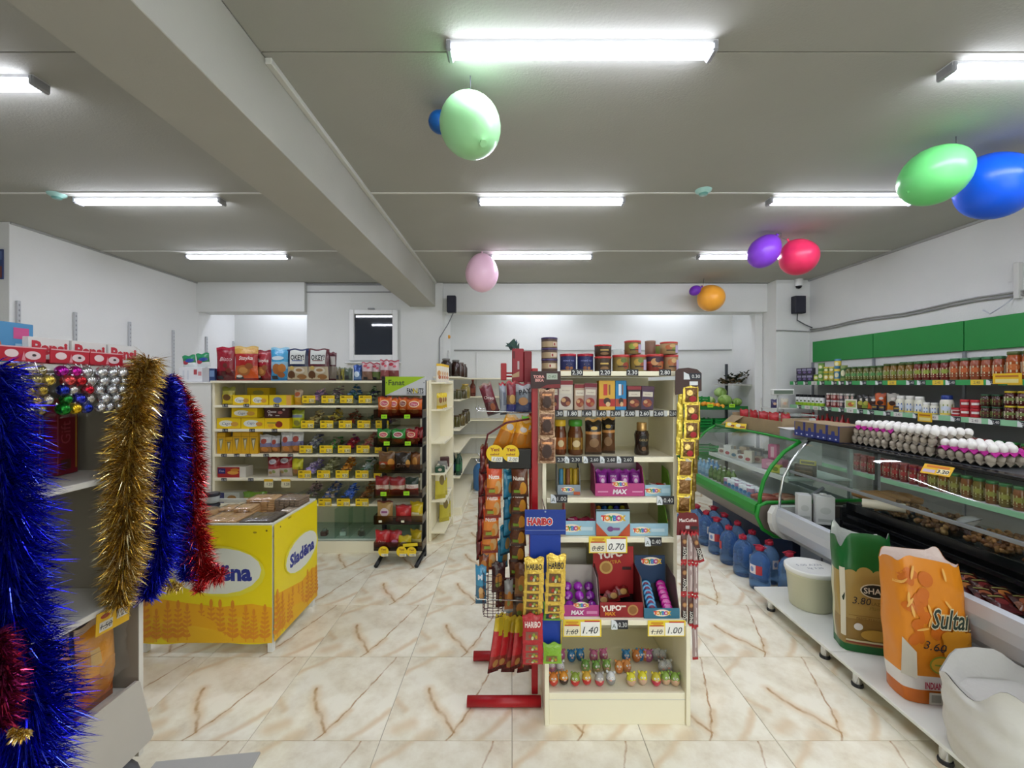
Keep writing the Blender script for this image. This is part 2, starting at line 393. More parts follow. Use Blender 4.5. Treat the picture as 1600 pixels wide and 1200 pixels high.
st('trim_3', (-4.71, -4.69, 4.03, 6.42, H - .02, H), mat=M('#a9aaa8', .6)); st('trim_4', (4.32, 4.35, -3.6, 6.3, H - .022, H), mat=M('#a9aaa8', .6))
# window; its dark opaque pane stands in for the unlit room behind
win = ob('window_1', None, kind='structure')
fm = M('#e6e7e6', .35)
for nm, b in (('window_frame', (-2.45, -2.375, 6.46, 6.54, 1.97, 2.74)), ('window_frame', (-1.80, -1.72, 6.46, 6.54, 1.97, 2.74)), ('window_frame', (-2.375, -1.80, 6.46, 6.54, 1.97, 2.06)), ('window_frame', (-2.375, -1.80, 6.46, 6.54, 2.67, 2.74))):
    g = G(); g.box(*b, fm, .008); ob(nm, g, win)
g = G(); g.box(-2.385, -1.79, 6.505, 6.515, 2.05, 2.68, M('#31363f', .03, spec=.9), .001); ob('pane', g, win, (0, 0, 0))
g = G(); g.box(-2.16, -2.06, 6.435, 6.465, 2.735, 2.76, M('#8e9092', .4), .004); ob('window_latch', g, win)
g = G(); g.box(-2.5, -1.66, 6.42, 6.5, 1.93, 1.955, fm, .004); ob('sill', g, win)

# ---------------------------------------------------------------- ceiling lights
LM = M('#eef1ff', .5, emit=LAMP); LM2 = M('#eef1ff', .5, emit=LAMP * .45); HOUS = M('#d4d5d8', .4); CAPM = M('#9a9ca2', .35)
def ceiling_light(x, d, label, dim=False):
    t = thing('ceiling_light', label, 'lamp', (x, d, H), group='linear ceiling lights')
    def hs():
        g = G(); g.prism([(-.04, 0), (-.04, -.02), (.04, -.02), (.04, 0)][::-1], -.6, .6, HOUS); return g.xf(Matrix.Rotation(PI / 2, 4, 'Z'))
    def df(LM):
        g = G(); n = 7
        pr = [(.042 * math.cos(PI + PI * i / n), -.02 + .028 * math.sin(PI + PI * i / n)) for i in range(n + 1)]
        g.prism(pr, -.575, .575, LM); return g.xf(Matrix.Rotation(PI / 2, 4, 'Z'))
    def cp():
        g = G(); g.box(-.014, .014, -.045, .045, -.05, 0, CAPM, .008); return g
    ob('housing', cached('lh', hs), t); ob('diffuser', cached('ld' + str(dim), lambda: df(LM2 if dim else LM)), t)
    for s in (-1, 1): ob('end_cap', cached('lc', cp), t, (s * .588, 0, 0))
    return t
ln = {'c': 'over the middle aisle', 'r': 'over the deli counters', 'l': 'beyond the long beam'}
for row, d, xs in ((0, 1.935, (.31, 2.67, -2.95)), (1, 3.53, (.32, 2.70, -2.97)), (2, 5.06, (.345, 2.78, -3.22)), (3, 6.95, (.4, 2.6, -3.7)), (4, .37, (.31, 2.7, -2.97)), (5, -1.2, (.31, 2.7, -2.97)), (6, -2.76, (.31, 2.7, -2.97))):
    for c, x in zip('crl', xs):
        if row > 3 and c == 'l': continue
        dd = 2.06 if (row == 0 and c == 'r') else 2.15 if (row == 0 and c == 'l') else d
        rown = ['in the row that looms largest', 'in the middle row', 'in the row next to the back beam', 'hidden behind the back beam', 'over the viewpoint', 'behind the viewpoint', 'far behind the viewpoint'][row]
        ceiling_light(x, dd, 'white linear ceiling light %s, %s' % (ln[c], rown), row == 3)

# ---------------------------------------------------------------- detectors, speakers, camera, cables
def detector(x, d, lab):
    g = G(); g.lathe([(.0, -.04), (.028, -.04), (.035, -.028), (.058, -.014), (.062, 0)], [M('#8fc3bd', .3), M('#6aa79f', .3), M('#a9d5cd', .3), M('#a9d5cd', .3)], 20)
    ob('detector', g, None, (x, d, H), label=lab, cat='detector')
detector(-3.64, 3.44, 'round teal ceiling detector beside the light beyond the long beam')
detector(1.50, 3.37, 'round teal ceiling detector between the two middle-row lights')
def speaker(x, d, z, lab, hgt, wd):
    t = thing('wall_speaker', lab, 'speaker', (x, d, z))
    g = G(); g.box(-wd / 2, wd / 2, -.1, .0, -hgt / 2, hgt / 2, M('#1b1d2b', .5), .008); ob('cabinet', g, t)
    g = G(); g.box(-wd / 2 + .012, wd / 2 - .012, -.106, -.1, -hgt / 2 + .015, hgt / 2 - .015, noisy('#20222f', '#2c2e3c', 200, .7), .003); ob('grille', g, t)
    g = G(); g.tube([(0, -.02, hgt / 2 - .03), (0, .06, hgt / 2 + .0)], .012, M('#333', .5) if False else M('#303238', .5)); ob('bracket', g, t)
speaker(X(706, 6.4), 6.43, Z(476, 6.4), 'small black wall speaker at the column end of the back beam', .25, .13)
speaker(X(1242, 6.3), 6.27, Z(476, 6.2), 'small black wall speaker on the right-hand-side pillar by the beam'.replace('right-hand-side ', ''), .25, .16)
t = thing('security_camera', 'small white dome camera above the speaker in the ceiling corner', 'camera', (X(1251, 6.2), 6.24, H))
g = G(); g.lathe([(.05, -.1), (.055, -.06), (.055, 0)], M('#dcdcdc', .4), 16); ob('mount', g, t)
g = G(); g.lathe([(0, -.14), (.03, -.13), (.042, -.105), (.042, -.1)], M('#1d1f24', .1), 16); ob('lens_dome', g, t)
def cable(pts, r, col, lab, name='cable'):
    g = G(); g.tube(pts, r, M(col, .5), 6); return ob(name, g, None, label=lab, cat='cable')
cable([(X(706, 6.4) + .02, 6.43, Z(488, 6.4)), (X(700, 6.4), 6.435, Z(505, 6.4)), (X(686, 6.4), 6.435, Z(528, 6.4)), (X(685.5, 6.4), 6.435, Z(600, 6.4)), (X(685, 6.4), 6.435, .5)], .008, '#7d8083', 'grey wire running down the column from the black speaker')
R4 = [(4.335, y, 2.385 + .012 * math.sin(5 * y)) for y in [i * .25 for i in range(5, 26)]]
cable([(p[0], p[1], p[2] + .03) for p in R4], .009, '#9b9c9a', 'upper grey conduit along the wall above the green panels')
cable(R4, .009, '#8d8e8c', 'lower grey conduit along the wall above the green panels')
cable([(3.85, 6.27, 2.4), (3.95, 6.265, 2.4), (4.3, 6.265, 2.385), (4.335, 6.22, 2.385)], .009, '#8d8e8c', 'grey conduit wrapping round the pillar below the speaker')
cable([(-.98, 7.285, 2.19), (1, 7.285, 2.19), (2.5, 7.285, 2.19), (3.72, 7.285, 2.2)], .012, '#b3b4b2', 'pale conduit along the alcove back wall')
cable([(X(1246, 6.2), 6.2, Z(489, 6.2)), (X(1247, 6.2), 6.22, Z(500, 6.2)), (4.25, 6.235, 2.48), (4.33, 6.2, 2.43)], .008, '#55575a', 'dark wire from the pillar speaker to the conduit')
g = G(); g.box(4.31, 4.35, 3.66, 3.70, 2.35, 2.66, M('#c9c9c5', .5), .004); ob('cable_duct', g, None, label='short vertical white cable duct above the green panels', cat='duct')
cable([(4.33, 3.72, 2.36), (4.28, 3.75, 2.30), (4.29, 3.86, 2.25), (4.27, 3.9, 2.29)], .006, '#b9bbc4', 'loose wire ends dangling below the short duct')
# picture on the end face of the wall
t = thing('poster', 'small dark blue and red poster on the wall end by the frame edge', 'poster', (-4.80, 4.025, 2.88))
g = G(); g.box(-.09, .045, -.012, 0, -.28, 0, C('#3c4a78'), .001); g.dec(flat(-.012), [('r', -.085, .04, -.27, -.16, C('#7b4646')), ('r', -.085, .04, -.10, -.02, C('#5f73a8'))]); ob('print', g, t)

# ================================================================ balloons
def balloon(px, py, d, rx, rz, col, lab, tilt=0, yaw=0, aim=None):
    t = thing('balloon', lab, 'balloon', (X(px, d), d, Z(py, d)), (0, tilt, yaw), 'party balloons')
    if aim: t.rotation_euler = Vector((0, 0, 1)).rotation_difference(Vector(aim)).to_euler()
    m = M(col, .3, sss=.0, spec=.45); g = G(); pr = []
    for i in range(21):
        a = -PI / 2 + PI * i / 20; z = math.sin(a); r = math.cos(a)
        if z > 0: r *= 1 - .10 * z; z *= 1.06
        pr.append((max(0, r * rx), z * rz))
    pr[-1] = (.012, rz * 1.08)
    g.lathe(pr, m, 28); g.lathe([(0, -rz - .002), (.009, -rz - .001), (.012, -rz + .004)], M(col, .5), 10); ob('skin', g, t)
    g = G(); g.lathe([(.008, rz * 1.07), (.012, rz * 1.07 + .008), (.005, rz * 1.07 + .012), (.017, rz * 1.07 + .028)], M(col, .4), 10); ob('knot', g, t)
    return t
balloon(735, 197, 2.12, .149, .19, '#a9eaaa', 'large pale green balloon under the ceiling over the middle aisle', aim=(.32, -.62, -.72))
balloon(688, 191, 2.36, .06, .066, '#14569c', 'small dark blue balloon peeping out behind the pale green one', aim=(.8, .5, .2))
balloon(753, 427, 4.93, .19, .215, '#f7cbe2', 'pale pink pear-shaped balloon near the back beam')
balloon(1461, 274, 2.62, .168, .195, '#74dd80', 'green balloon tied beside the bright blue one', math.radians(58))
balloon(1554, 291, 2.74, .195, .21, '#1560ee', 'big bright blue balloon over the wall shelves', math.radians(-52))
balloon(1194, 393, 4.30, .145, .175, '#8a45da', 'purple balloon tied to the crimson one', math.radians(38))
balloon(1248, 402, 4.30, .178, .175, '#ea3562', 'crimson balloon tied to the purple one', math.radians(-32))
balloon(1111, 466, 6.18, .192, .185, '#f3a83a', 'orange balloon hanging in front of the back beam', math.radians(-35))
balloon(1086, 454, 6.1, .07, .085, '#6a2da6', 'tiny purple balloon beside the orange one', math.radians(60))
def string(a, b, lab):
    g = G(); g.tube([a, ((a[0] + b[0]) / 2, a[1], (a[2] + b[2]) / 2), b], .003, M('#5d5f63', .6), 5); ob('string', g, None, label=lab, cat='string')
string((X(1500, 2.62), 2.64, Z(228, 2.62)), (X(1499, 2.62), 2.64, H - .001), 'thin dark string holding up the green and blue balloons')
string((X(1222, 4.3), 4.32, Z(370, 4.3)), (X(1222, 4.3), 4.32, H - .001), 'thin dark string holding up the purple and crimson balloons')
string((X(1222, 4.3), 4.31, Z(371, 4.3)), (X(1234, 4.3), 4.305, Z(376, 4.3)), 'knotted string between the purple and crimson balloons')
string((X(752, 4.93), 4.93, Z(393, 4.93)), (X(750, 4.93), 4.93, H - .001), 'short string tying the pale pink balloon to the ceiling')
string((X(735, 2.12), 2.12, Z(141, 2.12)), (X(735, 2.12), 2.12, H - .001), 'short string tying the pale green balloon to the ceiling')
string((X(700, 2.36), 2.36, Z(190, 2.36)), (X(710, 2.36), 2.36, H - .001), 'short string tying the small dark blue balloon to the ceiling')
string((X(1098, 6.2), 6.2, Z(450, 6.2)), (X(1100, 6.2), 6.2, H - .001), 'short string tying the orange balloon to the ceiling')

# ================================================================ alcove shelving, jars
t = thing('corner_shelving', 'white L-shaped corner shelving in the alcove beyond the middle aisle', 'shelving', (0, 0, 0))
E0 = .0012
AZ = (1.715, 1.42, 1.045, .77, .445)
for z in AZ:
    g = G(); g.box(-1.0, -.66, 5.45, 7.28, z - .02, z, SHELFW, .003); g.box(-.66, 1.3, 6.92, 7.28, z - .02, z, SHELFW, .003); ob('shelf', g, t)
g = G(); g.box(-1.0, -.62, 5.3, 7.28, 0, .10, SHELFW, .004); ob('base', g, t)
g = G(); g.box(-.62, 1.3, 6.9, 7.28, 0, .10, SHELFW, .004); ob('base', g, t)
for x, y in ((-1.02, 5.55), (-1.02, 6.2), (-1.02, 6.9), (-.6, 7.29), (.3, 7.29), (1.2, 7.29)):
    g = G(); g.box(x - .012, x + .012, y - .012, y + .008, 0, 2.16 if y > 6 else 1.72, M('#d2d3d1', .5), .002); ob('upright', g, t)
def jar_big(x, y, z, r, h, col, lid, lab, grp):
    t = thing('preserve_jar', lab, 'jar', (x, y, z), group=grp)
    g = G(); g.lathe([(r * .9, 0), (r, .01), (r, h * .68), (r * .8, h * .82), (r * .62, h * .86), (r * .62, h * .93)], M(col, .12, coat=.5), 16); ob('glass', g, t)
    g = G(); g.lathe([(r * .68, h * .90), (r * .7, h * .92), (r * .7, h * .985), (r * .64, h)], M(lid, .35, .3), 16); ob('lid', g, t)
jr = [(697, 5.62, 0, .075, .235, '#2a1c16', '#6f6d68'), (712, 5.75, 0, .07, .225, '#2f1a12', '#6f6d68'), (720, 5.95, 0, .06, .2, '#3a2216', '#6b5f55'), (724, 6.2, 0, .06, .19, '#3a2418', '#6b5f55')]
for i, q in enumerate(jr): jar_big(X(q[0], q[1]), q[1], AZ[0] + E0, *q[3:], '%s dark preserve jar from the aisle end on the top alcove shelf' % ORD[i], 'dark jars on the top alcove shelf')
for i, q in enumerate([(706, 5.6, .05, .13, '#4a4a30', '#8d7b5a'), (716, 5.72, .05, .13, '#4c4a2c', '#8d7b5a'), (727, 6.1, .07, .2, '#8a7a35', '#c0a253'), (724, 5.9, .05, .13, '#4b4326', '#8d7b5a')]): jar_big(X(q[0], q[1]), q[1], AZ[1] + E0, *q[2:], '%s jar from the aisle end on the second alcove shelf' % ORD[i], 'jars on the second alcove shelf')
for i, q in enumerate([(694, 5.55, .055, .15, '#4d4c20', '#3a2c1e'), (704, 5.62, .055, .155, '#58501f', '#3a2c1e'), (713, 5.75, .055, .155, '#4c481e', '#55422a'), (721, 5.95, .055, .16, '#5a4d22', '#55422a'), (726, 6.25, .055, .19, '#4a4020', '#3a2c1e'), (729, 6.6, .055, .19, '#4a4020', '#3a2c1e')]): jar_big(X(q[0], q[1]), q[1], AZ[2] + E0, *q[2:], '%s pickle jar from the aisle end on the third alcove shelf' % ORD[i], 'pickle jars on the third alcove shelf')
def bottle(x, y, z, r, h, col, cap, lab, grp, labelc='#1d6a3a', nm='glass_bottle'):
    t = thing(nm, lab, 'bottle', (x, y, z), group=grp)
    g = G(); g.lathe([(r * .9, 0), (r, .012), (r, h * .58), (r * .75, h * .7), (r * .36, h * .8), (r * .34, h * .95)], M(col, .1, coat=.6), 14)
    g.dec(cylsurf(r), [('r', -r * 1.3, r * 1.3, h * .2, h * .48, C(labelc))]); ob('body', g, t)
    g = G(); g.lathe([(r * .4, h * .93), (r * .42, h * .95), (r * .4, h)], M(cap, .4), 12); ob('cap', g, t)
bottle(X(738, 6.97), 7.05, AZ[1] + E0, .05, .27, '#5a1e12', '#7b2a1a', 'dark red sauce bottle standing on the back run of the second alcove shelf', None, '#86402a')
for i in range(8):
    x, y = -.94 + .082 * (i % 4), 5.55 + .13 * (i // 4)
    bottle(x, y, AZ[4] + E0, .038, .30, ['#0f3a20', '#0f3a20', '#1c2b20', '#12402a'][i % 4], ['#1b5a33', '#c9cac6', '#3a4a8a', '#1b5a33'][(i * 3) % 4], '%s green bottle of the %s rank on the lowest alcove shelf' % (ORD[i % 4], ('front', 'rear')[i // 4]), 'green bottles on the lowest alcove shelf', ['#1d6a3a', '#9fb9a4', '#2f3f7a', '#1d6a3a'][(i * 5) % 4])
t = thing('water_bottle', 'big pale blue water bottle on the floor behind the red snack rack', 'bottle', (X(752, 6.55), 6.6, .001))
g = G(); g.lathe([(.1, 0), (.13, .02), (.13, .3), (.11, .36), (.05, .42), (.03, .44)], M('#4a86c8', .1, trans=.4), 16); ob('body', g, t)
g = G(); g.lathe([(.035, .43), (.035, .47)], M('#2a5fb0', .4), 12); ob('cap', g, t)
# ================================================================ centre shelf unit (gondola end) and its goods
E = .001                                   # goods rest a hair above the board
t = thing('shelf_unit', 'white shelf unit with black price tags standing at the end of the middle aisle', 'shelf', (0, 0, 0))
GX0, GX1 = .155, .845
def tagmesh(w, h, txt, bg='#24252b', ink='#d9dad8', leaf=False):
    g = G(); g.box(-w / 2, w / 2, -.002, 0, -h / 2, h / 2, C(bg), .0003); d = []
    if leaf:
        s = h * .55; d += [('p', [(-w / 2, -s), (-w / 2 + s * 1.25, -s), (-w / 2 + s * 1.25, s * .1), (-w / 2 + s * .9, s * .7), (-w / 2 + s * .3, s), (-w / 2, s)], C('#d6dbe0')), ('t', 'A', -w / 2 + s * .55, -s * .3, s * .9, C('#5c6b60'))]
        d += [('t', txt, -w / 2 + s * 1.25 + (w - s * 1.25) / 2, 0, h * .52, C(ink), {'maxw': (w - s * 1.25) * .8})]
    else: d += [('t', txt, 0, 0, h * .62, C(ink), {'bold': .01, 'maxw': w * .86})]
    return g.dec(flat(-.002), d, .0004)
def tag(par, px, py, d, w, h, txt, **k):
    me = cached(('tag', w, h, txt, str(k)), lambda: tagmesh(w * d / K, h * d / K, txt, **k))
    return ob('price_tag', me, par, (X(px, d), d - .001, Z(py, d)))
for s, x in ((-1, GX0), (1, GX1)):
    g = G(); a, b = (x, x + .02) if s < 0 else (x - .02, x)
    g.box(a, b, 2.20, 2.62, .0, 1.64, SHELFW, .002); g.prism([(0, 0)] * 3, 0, 0, SHELFW) if False else None
    # lower side panel comes forward
    g.box(a, b, 2.035, 2.20, 0, .47, SHELFW, .002)
    ob('side_panel', g, t)
g = G(); g.box(GX0 + .02, GX1 - .02, 2.60, 2.615, .0, 1.66, M('#ece6cc', .5), .001); ob('back_panel', g, t)
SZ = [(1.685, 2.185, 1.7), (1.483, 2.19, 0), (1.247, 2.185, 0), (1.04, 2.185, 0), (.838, 2.185, 0), (.49, 2.055, 0)]
for z, d0, _ in SZ:
    g = G(); e = 0 if z > 1.65 else .021
    g.box(GX0 + e, GX1 - e, d0, 2.598, z - .024, z, SHELFW, .002); ob('shelf', g, t)
g = G(); g.box(GX0 + .021, GX1 - .021, 2.06, 2.598, .125, .145, SHELFW, .002); ob('shelf', g, t)
g = G(); g.box(GX0 + .021, GX1 - .021, 2.045, 2.06, 0, .150, SHELFW, .002); g.box(GX0 + .021, GX1 - .021, 2.043, 2.05, .118, .121, SHELFS, .0005); ob('kick_plate', g, t)
for px, tx in ((901.5, '2.30'), (945.5, '2.20'), (988, '2.30'), (1039, '2.80')): tag(t, px, 582, 2.184, 18.5, 10, tx)
for i, tx in enumerate(['1.30', '1.80', '1.60', '1.60', '2.00', '2.00', '2.60', '2.60', '2.60']):
    tag(t, 872 + i * 22.4, 646, 2.187, 16 if i < 8 else 11, 10, tx)
    if i < 8: tag(t, 883.2 + i * 22.4, 646, 2.187, 5, 9, '', bg='#b9bab8')
for px, tx in ((874, '2.30'), (896, '2.30'), (925, '2.60'), (951, '2.60'), (977, '2.60')): tag(t, px, 718, 2.184, 27, 10, tx, leaf=True)
tag(t, 873.5, 779, 2.184, 26, 12.5, '1.00', leaf=True); tag(t, 1039.5, 781.5, 2.184, 27, 13, '0.40', leaf=True)
tag(t, 1020.5, 846, 2.184, 26, 13, '0.40', leaf=True); tag(t, 968, 975.5, 2.053, 26, 14, '0.30', leaf=True)
def offer(par, px, py, d, w, h, old, new):
    def mk():
        W, Hh = w * d / K, h * d / K; g = G(); g.box(-W / 2, W / 2, -.0015, 0, -Hh / 2, Hh / 2, C('#ecd13a'), .0003)
        r = C('#c4432c'); p = C('#efe6c9'); wh = WPR
        it = [('r', -W * .47, -W * .06, -Hh * .44, Hh * .12, p), ('r', -W * .04, W * .46, -Hh * .44, Hh * .36, wh), ('r', -W * .45, -W * .08, Hh * .13, Hh * .2, r), ('r', W * .06, W * .46, Hh * .36, Hh * .44, r),
              ('t', 'QIYMET', -W * .26, Hh * .36, Hh * .11, r, {'bold': .02}), ('t', 'Endirim', -W * .26, Hh * .24, Hh * .08, r) , ('t', old, -W * .26, -Hh * .2, Hh * .3, INK, {'shear': .25, 'maxw': W * .36}), ('r', -W * .42, -W * .1, -Hh * .2, -Hh * .17, INK), ('t', new, W * .21, -Hh * .1, Hh * .4, INK, {'shear': .25, 'maxw': W * .42})]
        it = [q for q in it if not (q[0] == 't' and q[1] in ('QIYMET', 'Endirim'))] + [('r', -W * .42, -W * .1, Hh * .3, Hh * .4, C('#d99a2a')), ('r', -W * .36, -W * .14, Hh * .23, Hh * .28, C('#d99a2a'))]
        return g.dec(flat(-.0015), it, .0004)
    return ob('offer_label', mk(), par, (X(px, d), d - .001, Z(py, d)))
offer(t, 950, 851, 2.184, 60, 26, '0.85', '0.70'); offer(t, 909.5, 981, 2.053, 60, 27, '1.60', '1.40'); offer(t, 1041.5, 981.5, 2.053, 59, 25, '1.10', '1.00')

def dims(x0, x1, yt, d, zb): return ((x1 - x0) * d / K, Z(yt, d) - zb, (X((x0 + x1) / 2, d), d, zb + E))
# --- tins on the top board
T = SZ[0][0]
def tin(x0, x1, yt, d, zb, segs, dec, top, lab, grp=None, name='tin', rz=0.):
    w, h, p = dims(x0, x1, yt, d, zb); r = w / 2
    o = thing(name, lab, 'tin', p, (0, 0, rz), grp)
    ob('body', can(r, h * .93, segs, dec(r, h) if dec else ()), o)
    g = G(); g.lathe([(r * 1.02, h * .86), (r * 1.03, h * .88), (r * 1.03, h * .985), (r * .97, h * .998)], M(top, .35), 18); ob('lid', g, o)
    return h
tan = [(.25, '#56423a'), (.72, '#a89272'), (1, '#56423a')]
zz = T
for i, lb in enumerate(['lowest', 'middle', 'topmost']):
    def dc(r, h): return [('r', -r * .2, r * .75, h * .3, h * .62, C('#c9b9a5')), ('r', -r * .1, r * .1, h * .35, h * .55, C('#8d2f2a'))]
    h = tin(846, 871, 561.5, 2.32, T, tan, dc, '#43365c', 'purple-lidded tan tin, %s of the stack of three on the centre unit' % lb, 'stack of tan tins') if i == 0 else None
    if i: 
        o = dup(bpy.data.objects['tin'], (bpy.data.objects['tin'].location.x, 2.32 + .004 * i, zz), (0, 0, .3 * i), 'purple-lidded tan tin, %s of the stack of three on the centre unit' % lb)
    zz += .0585
def nutdec(col, tx=None):
    return lambda r, h: [('p', [(-r * .9, h * .12), (r * .9, h * .12), (r * .25, h * .42), (-r * .25, h * .42)], C('#b89a72')), ('e', -r * .2, h * .2, r * .25, h * .09, C('#7d4a2a')), ('e', r * .3, h * .19, r * .2, h * .08, C('#8d5a33'))] + ([('t', tx, 0, h * .62, h * .11, C('#8f93c4'))] if tx else [])
blue = [(.1, '#b59a77'), (1, '#1d2350')]
tin(875, 900, 553.5, 2.31, T, blue, nutdec(0, 'mixed nut'), '#9c2030', 'navy nut tin with red lid next to the stack of tan tins', 'navy nut tins')
tin(902, 927, 553.5, 2.31, T, blue, nutdec(0, 'mixed nut'), '#9c2030', 'navy nut tin with red lid next to the hourglass-patterned tins', 'navy nut tins')
def hour(r, h): return [('p', [(-r * .95, h * .04), (r * .95, h * .04), (r * .3, h * .5), (r * .75, h * .84), (-r * .75, h * .84), (-r * .3, h * .5)], C('#9a7b3e')), ('r', -r * .5, r * .5, h * .46, h * .56, C('#b99a52')), ('e', 0, h * .2, r * .5, h * .12, C('#7b5a35'))]
hg = [(1, '#3a2a1c')]
h1 = tin(929, 955, 557.5, 2.30, T, hg, hour, '#a83a34', 'gold hourglass-patterned tin, lower of the two stacked')
tin(929, 955, 539.5, 2.301, T + h1 + .002, hg, hour, '#c03a34', 'gold hourglass-patterned tin, upper of the two stacked')
def food(c1, c2, c3, st=False):
    return lambda r, h: [('e', -r * .3, h * .55, r * .45, h * .2, C(c1)), ('e', r * .4, h * .35, r * .4, h * .2, C(c2)), ('e', r * .1, h * .65, r * .35, h * .14, C(c3)), ('r', -r * .6, r * .5, h * .25, h * .33, C('#3a2a1c'))] + ([('r', r * .45, r * 1.1, h * .08, h * .7, C('#b4a6c4'))] if st else [])
ol = [(.9, '#7d6a3c'), (1, '#a03c34')]
rows = [(957, 983, 555, 2.30, 'first', ('#a98a3f', '#8d3a2a', '#5c6a30')), (984, 1009, 555, 2.30, 'second', ('#a98a3f', '#96502a', '#6b7a3a'))]
for x0, x1, yt, d, nm, cs in rows: h2 = tin(x0, x1, yt, d, T, ol, food(*cs, nm == 'second'), '#b23a36', 'olive snack tin with red lid, %s beyond the hourglass tins' % nm)
tin(1010, 1036, 554, 2.30, T, [(.5, '#7a2a1e'), (.62, '#b0402a'), (1, '#3a2432')], food('#b98a5f', '#a0623a', '#3a2432'), '#b23a36', 'dark red snack tin on the bottom tier of the centre unit tins')
tin(1037, 1059, 555, 2.30, T, [(1, '#9c7a58')], food('#a9683f', '#8d4a30', '#c4a06a', True), '#b23a36', 'brown tin with a mauve sticker, bottom tier at the coffee-sachet end')
tin(976, 1001, 533, 2.302, T + h2 + .004, ol, food('#8d9a3f', '#b0522a', '#c49a4a', True), '#b23a36', 'olive tin with mauve sticker standing on two lower olive tins')
tin(1008, 1024, 533, 2.36, T + h2 + .004, [(1, '#7a5b4a')], None, '#8a6a58', 'plain brown tin set back on the upper tier of tins')
tin(1023, 1031, 539, 2.40, T + h2 + .004, [(1, '#7d8a3f')], None, '#b23a36', 'green tin almost hidden between two upper tins')
tin(1032, 1058, 535, 2.302, T + h2 + .004, [(1, '#9c8058')], food('#b0623f', '#7d8a3a', '#c4a06a', True), '#b84038', 'brown tin with mauve sticker on the upper tier at the coffee-sachet end')
g = G(); g.lathe([(.03, 0), (.031, .06), (.028, .062)], M('#b9beb8', .3), 14); ob('tin', g, None, (X(966, 2.5), 2.5, T + .075), label='pale tin half hidden behind the olive tins', cat='tin')
g = G(); g.lathe([(.034, 0), (.035, .073), (.03, .074)], M('#9fa39c', .3), 14); ob('tin', g, None, (X(966, 2.5), 2.5, T + E), label='pale tin on the board under another pale tin', cat='tin')

# --- chocolate cartons
def box(x0, x1, yt, d, zb, dp, col, dec, lab, name='carton', cat='box', grp=None, rz=0, ry=0, side=None, top=None):
    w, h, p = dims(x0, x1, yt, d, zb)
    return ob(name, carton(w, h, dp, col, dec(w, h) if dec else (), side, top), None, (p[0], p[1], p[2] + abs(math.sin(ry)) * w / 2), (0, ry, rz), lab, cat, grp)
Tz = SZ[1][0]
def choc(bg, blob, band='#8d2a34'):
    return lambda w, h: [('r', -w * .5, w * .5, h * .84, h * .98, C(band)), ('r', -w * .4, w * .4, h * .55, h * .76, C('#d5cdbd')), ('t', 'chocolate', 0, h * .65, h * .045, C('#6b2f2a'), {'maxw': w * .7}), ('e', 0, h * .28, w * .36, h * .17, C(blob)), ('e', -w * .15, h * .33, w * .16, h * .07, C('#c79a6a')), ('e', w * .16, h * .22, w * .15, h * .07, C('#a5643c'))]
box(872, 894, 594, 2.27, Tz, .05, '#cbc3b8', choc('#cbc3b8', '#5c2420'), 'white and brown chocolate carton next to the brown coffee sachets')
box(896, 913, 600, 2.27, Tz, .04, '#b79c86', choc('', '#8d3a2a'), 'beige chocolate carton, slimmer of the two cherry cartons', rz=.1)
box(912, 931, 599, 2.26, Tz, .04, '#a08a86', choc('', '#96302e', '#7a2436'), 'mauve chocolate carton beside the tall yellow carton', rz=-.14, ry=.04)
def yb(txtc, low): return lambda w, h: [('r', -w * .5, w * .5, h * .12, h * .38, C(low)), ('e', 0, h * .3, w * .2, h * .12, C('#3a241c')), ('e', w * .05, h * .2, w * .13, h * .08, C('#d8b68a')), ('t', 'Alenka', -w * .12, h * .68, w * .3, C(txtc), {'rot': PI / 2, 'maxw': h * .45}), ('t', 'wafer', w * .2, h * .66, w * .16, C('#8d5a2a'), {'rot': PI / 2})]
def yb2(c1, low): return lambda w, h: [('r', -w * .5, w * .5, h * .12, h * .38, C(low)), ('e', 0, h * .3, w * .22, h * .12, C('#3a241c')), ('e', w * .06, h * .2, w * .14, h * .08, C('#d8b68a')), ('r', -w * .22, w * .02, h * .5, h * .88, C(c1)), ('r', w * .1, w * .2, h * .52, h * .86, C('#8d5a2a'))]
box(934, 959, 595, 2.27, Tz, .06, '#d9a93a', yb2('#c23c30', '#b02a26'), 'tall yellow and red carton beside the tall blue one', side='#b98a28')
box(959.5, 976.5, 595, 2.27, Tz, .06, '#1b7fb8', yb2('#d7e6ee', '#b04a30'), 'tall bright blue carton beside the tall yellow one', side='#145f8c')
box(978, 1000, 603, 2.27, Tz, .05, '#3a221f', choc('', '#7a2f22'), 'dark brown chocolate carton beside the tall blue one')
box(1000, 1019, 604, 2.27, Tz, .045, '#4a3550', choc('', '#8d3f2c', '#54304a'), 'purple-edged chocolate carton, last towards the gold sachets', rz=-.1, ry=.05)
box(856, 872, 598, 2.26, Tz, .05, '#6b1f2c', choc('', '#3a1418'), 'maroon chocolate carton half behind the brown coffee sachets')
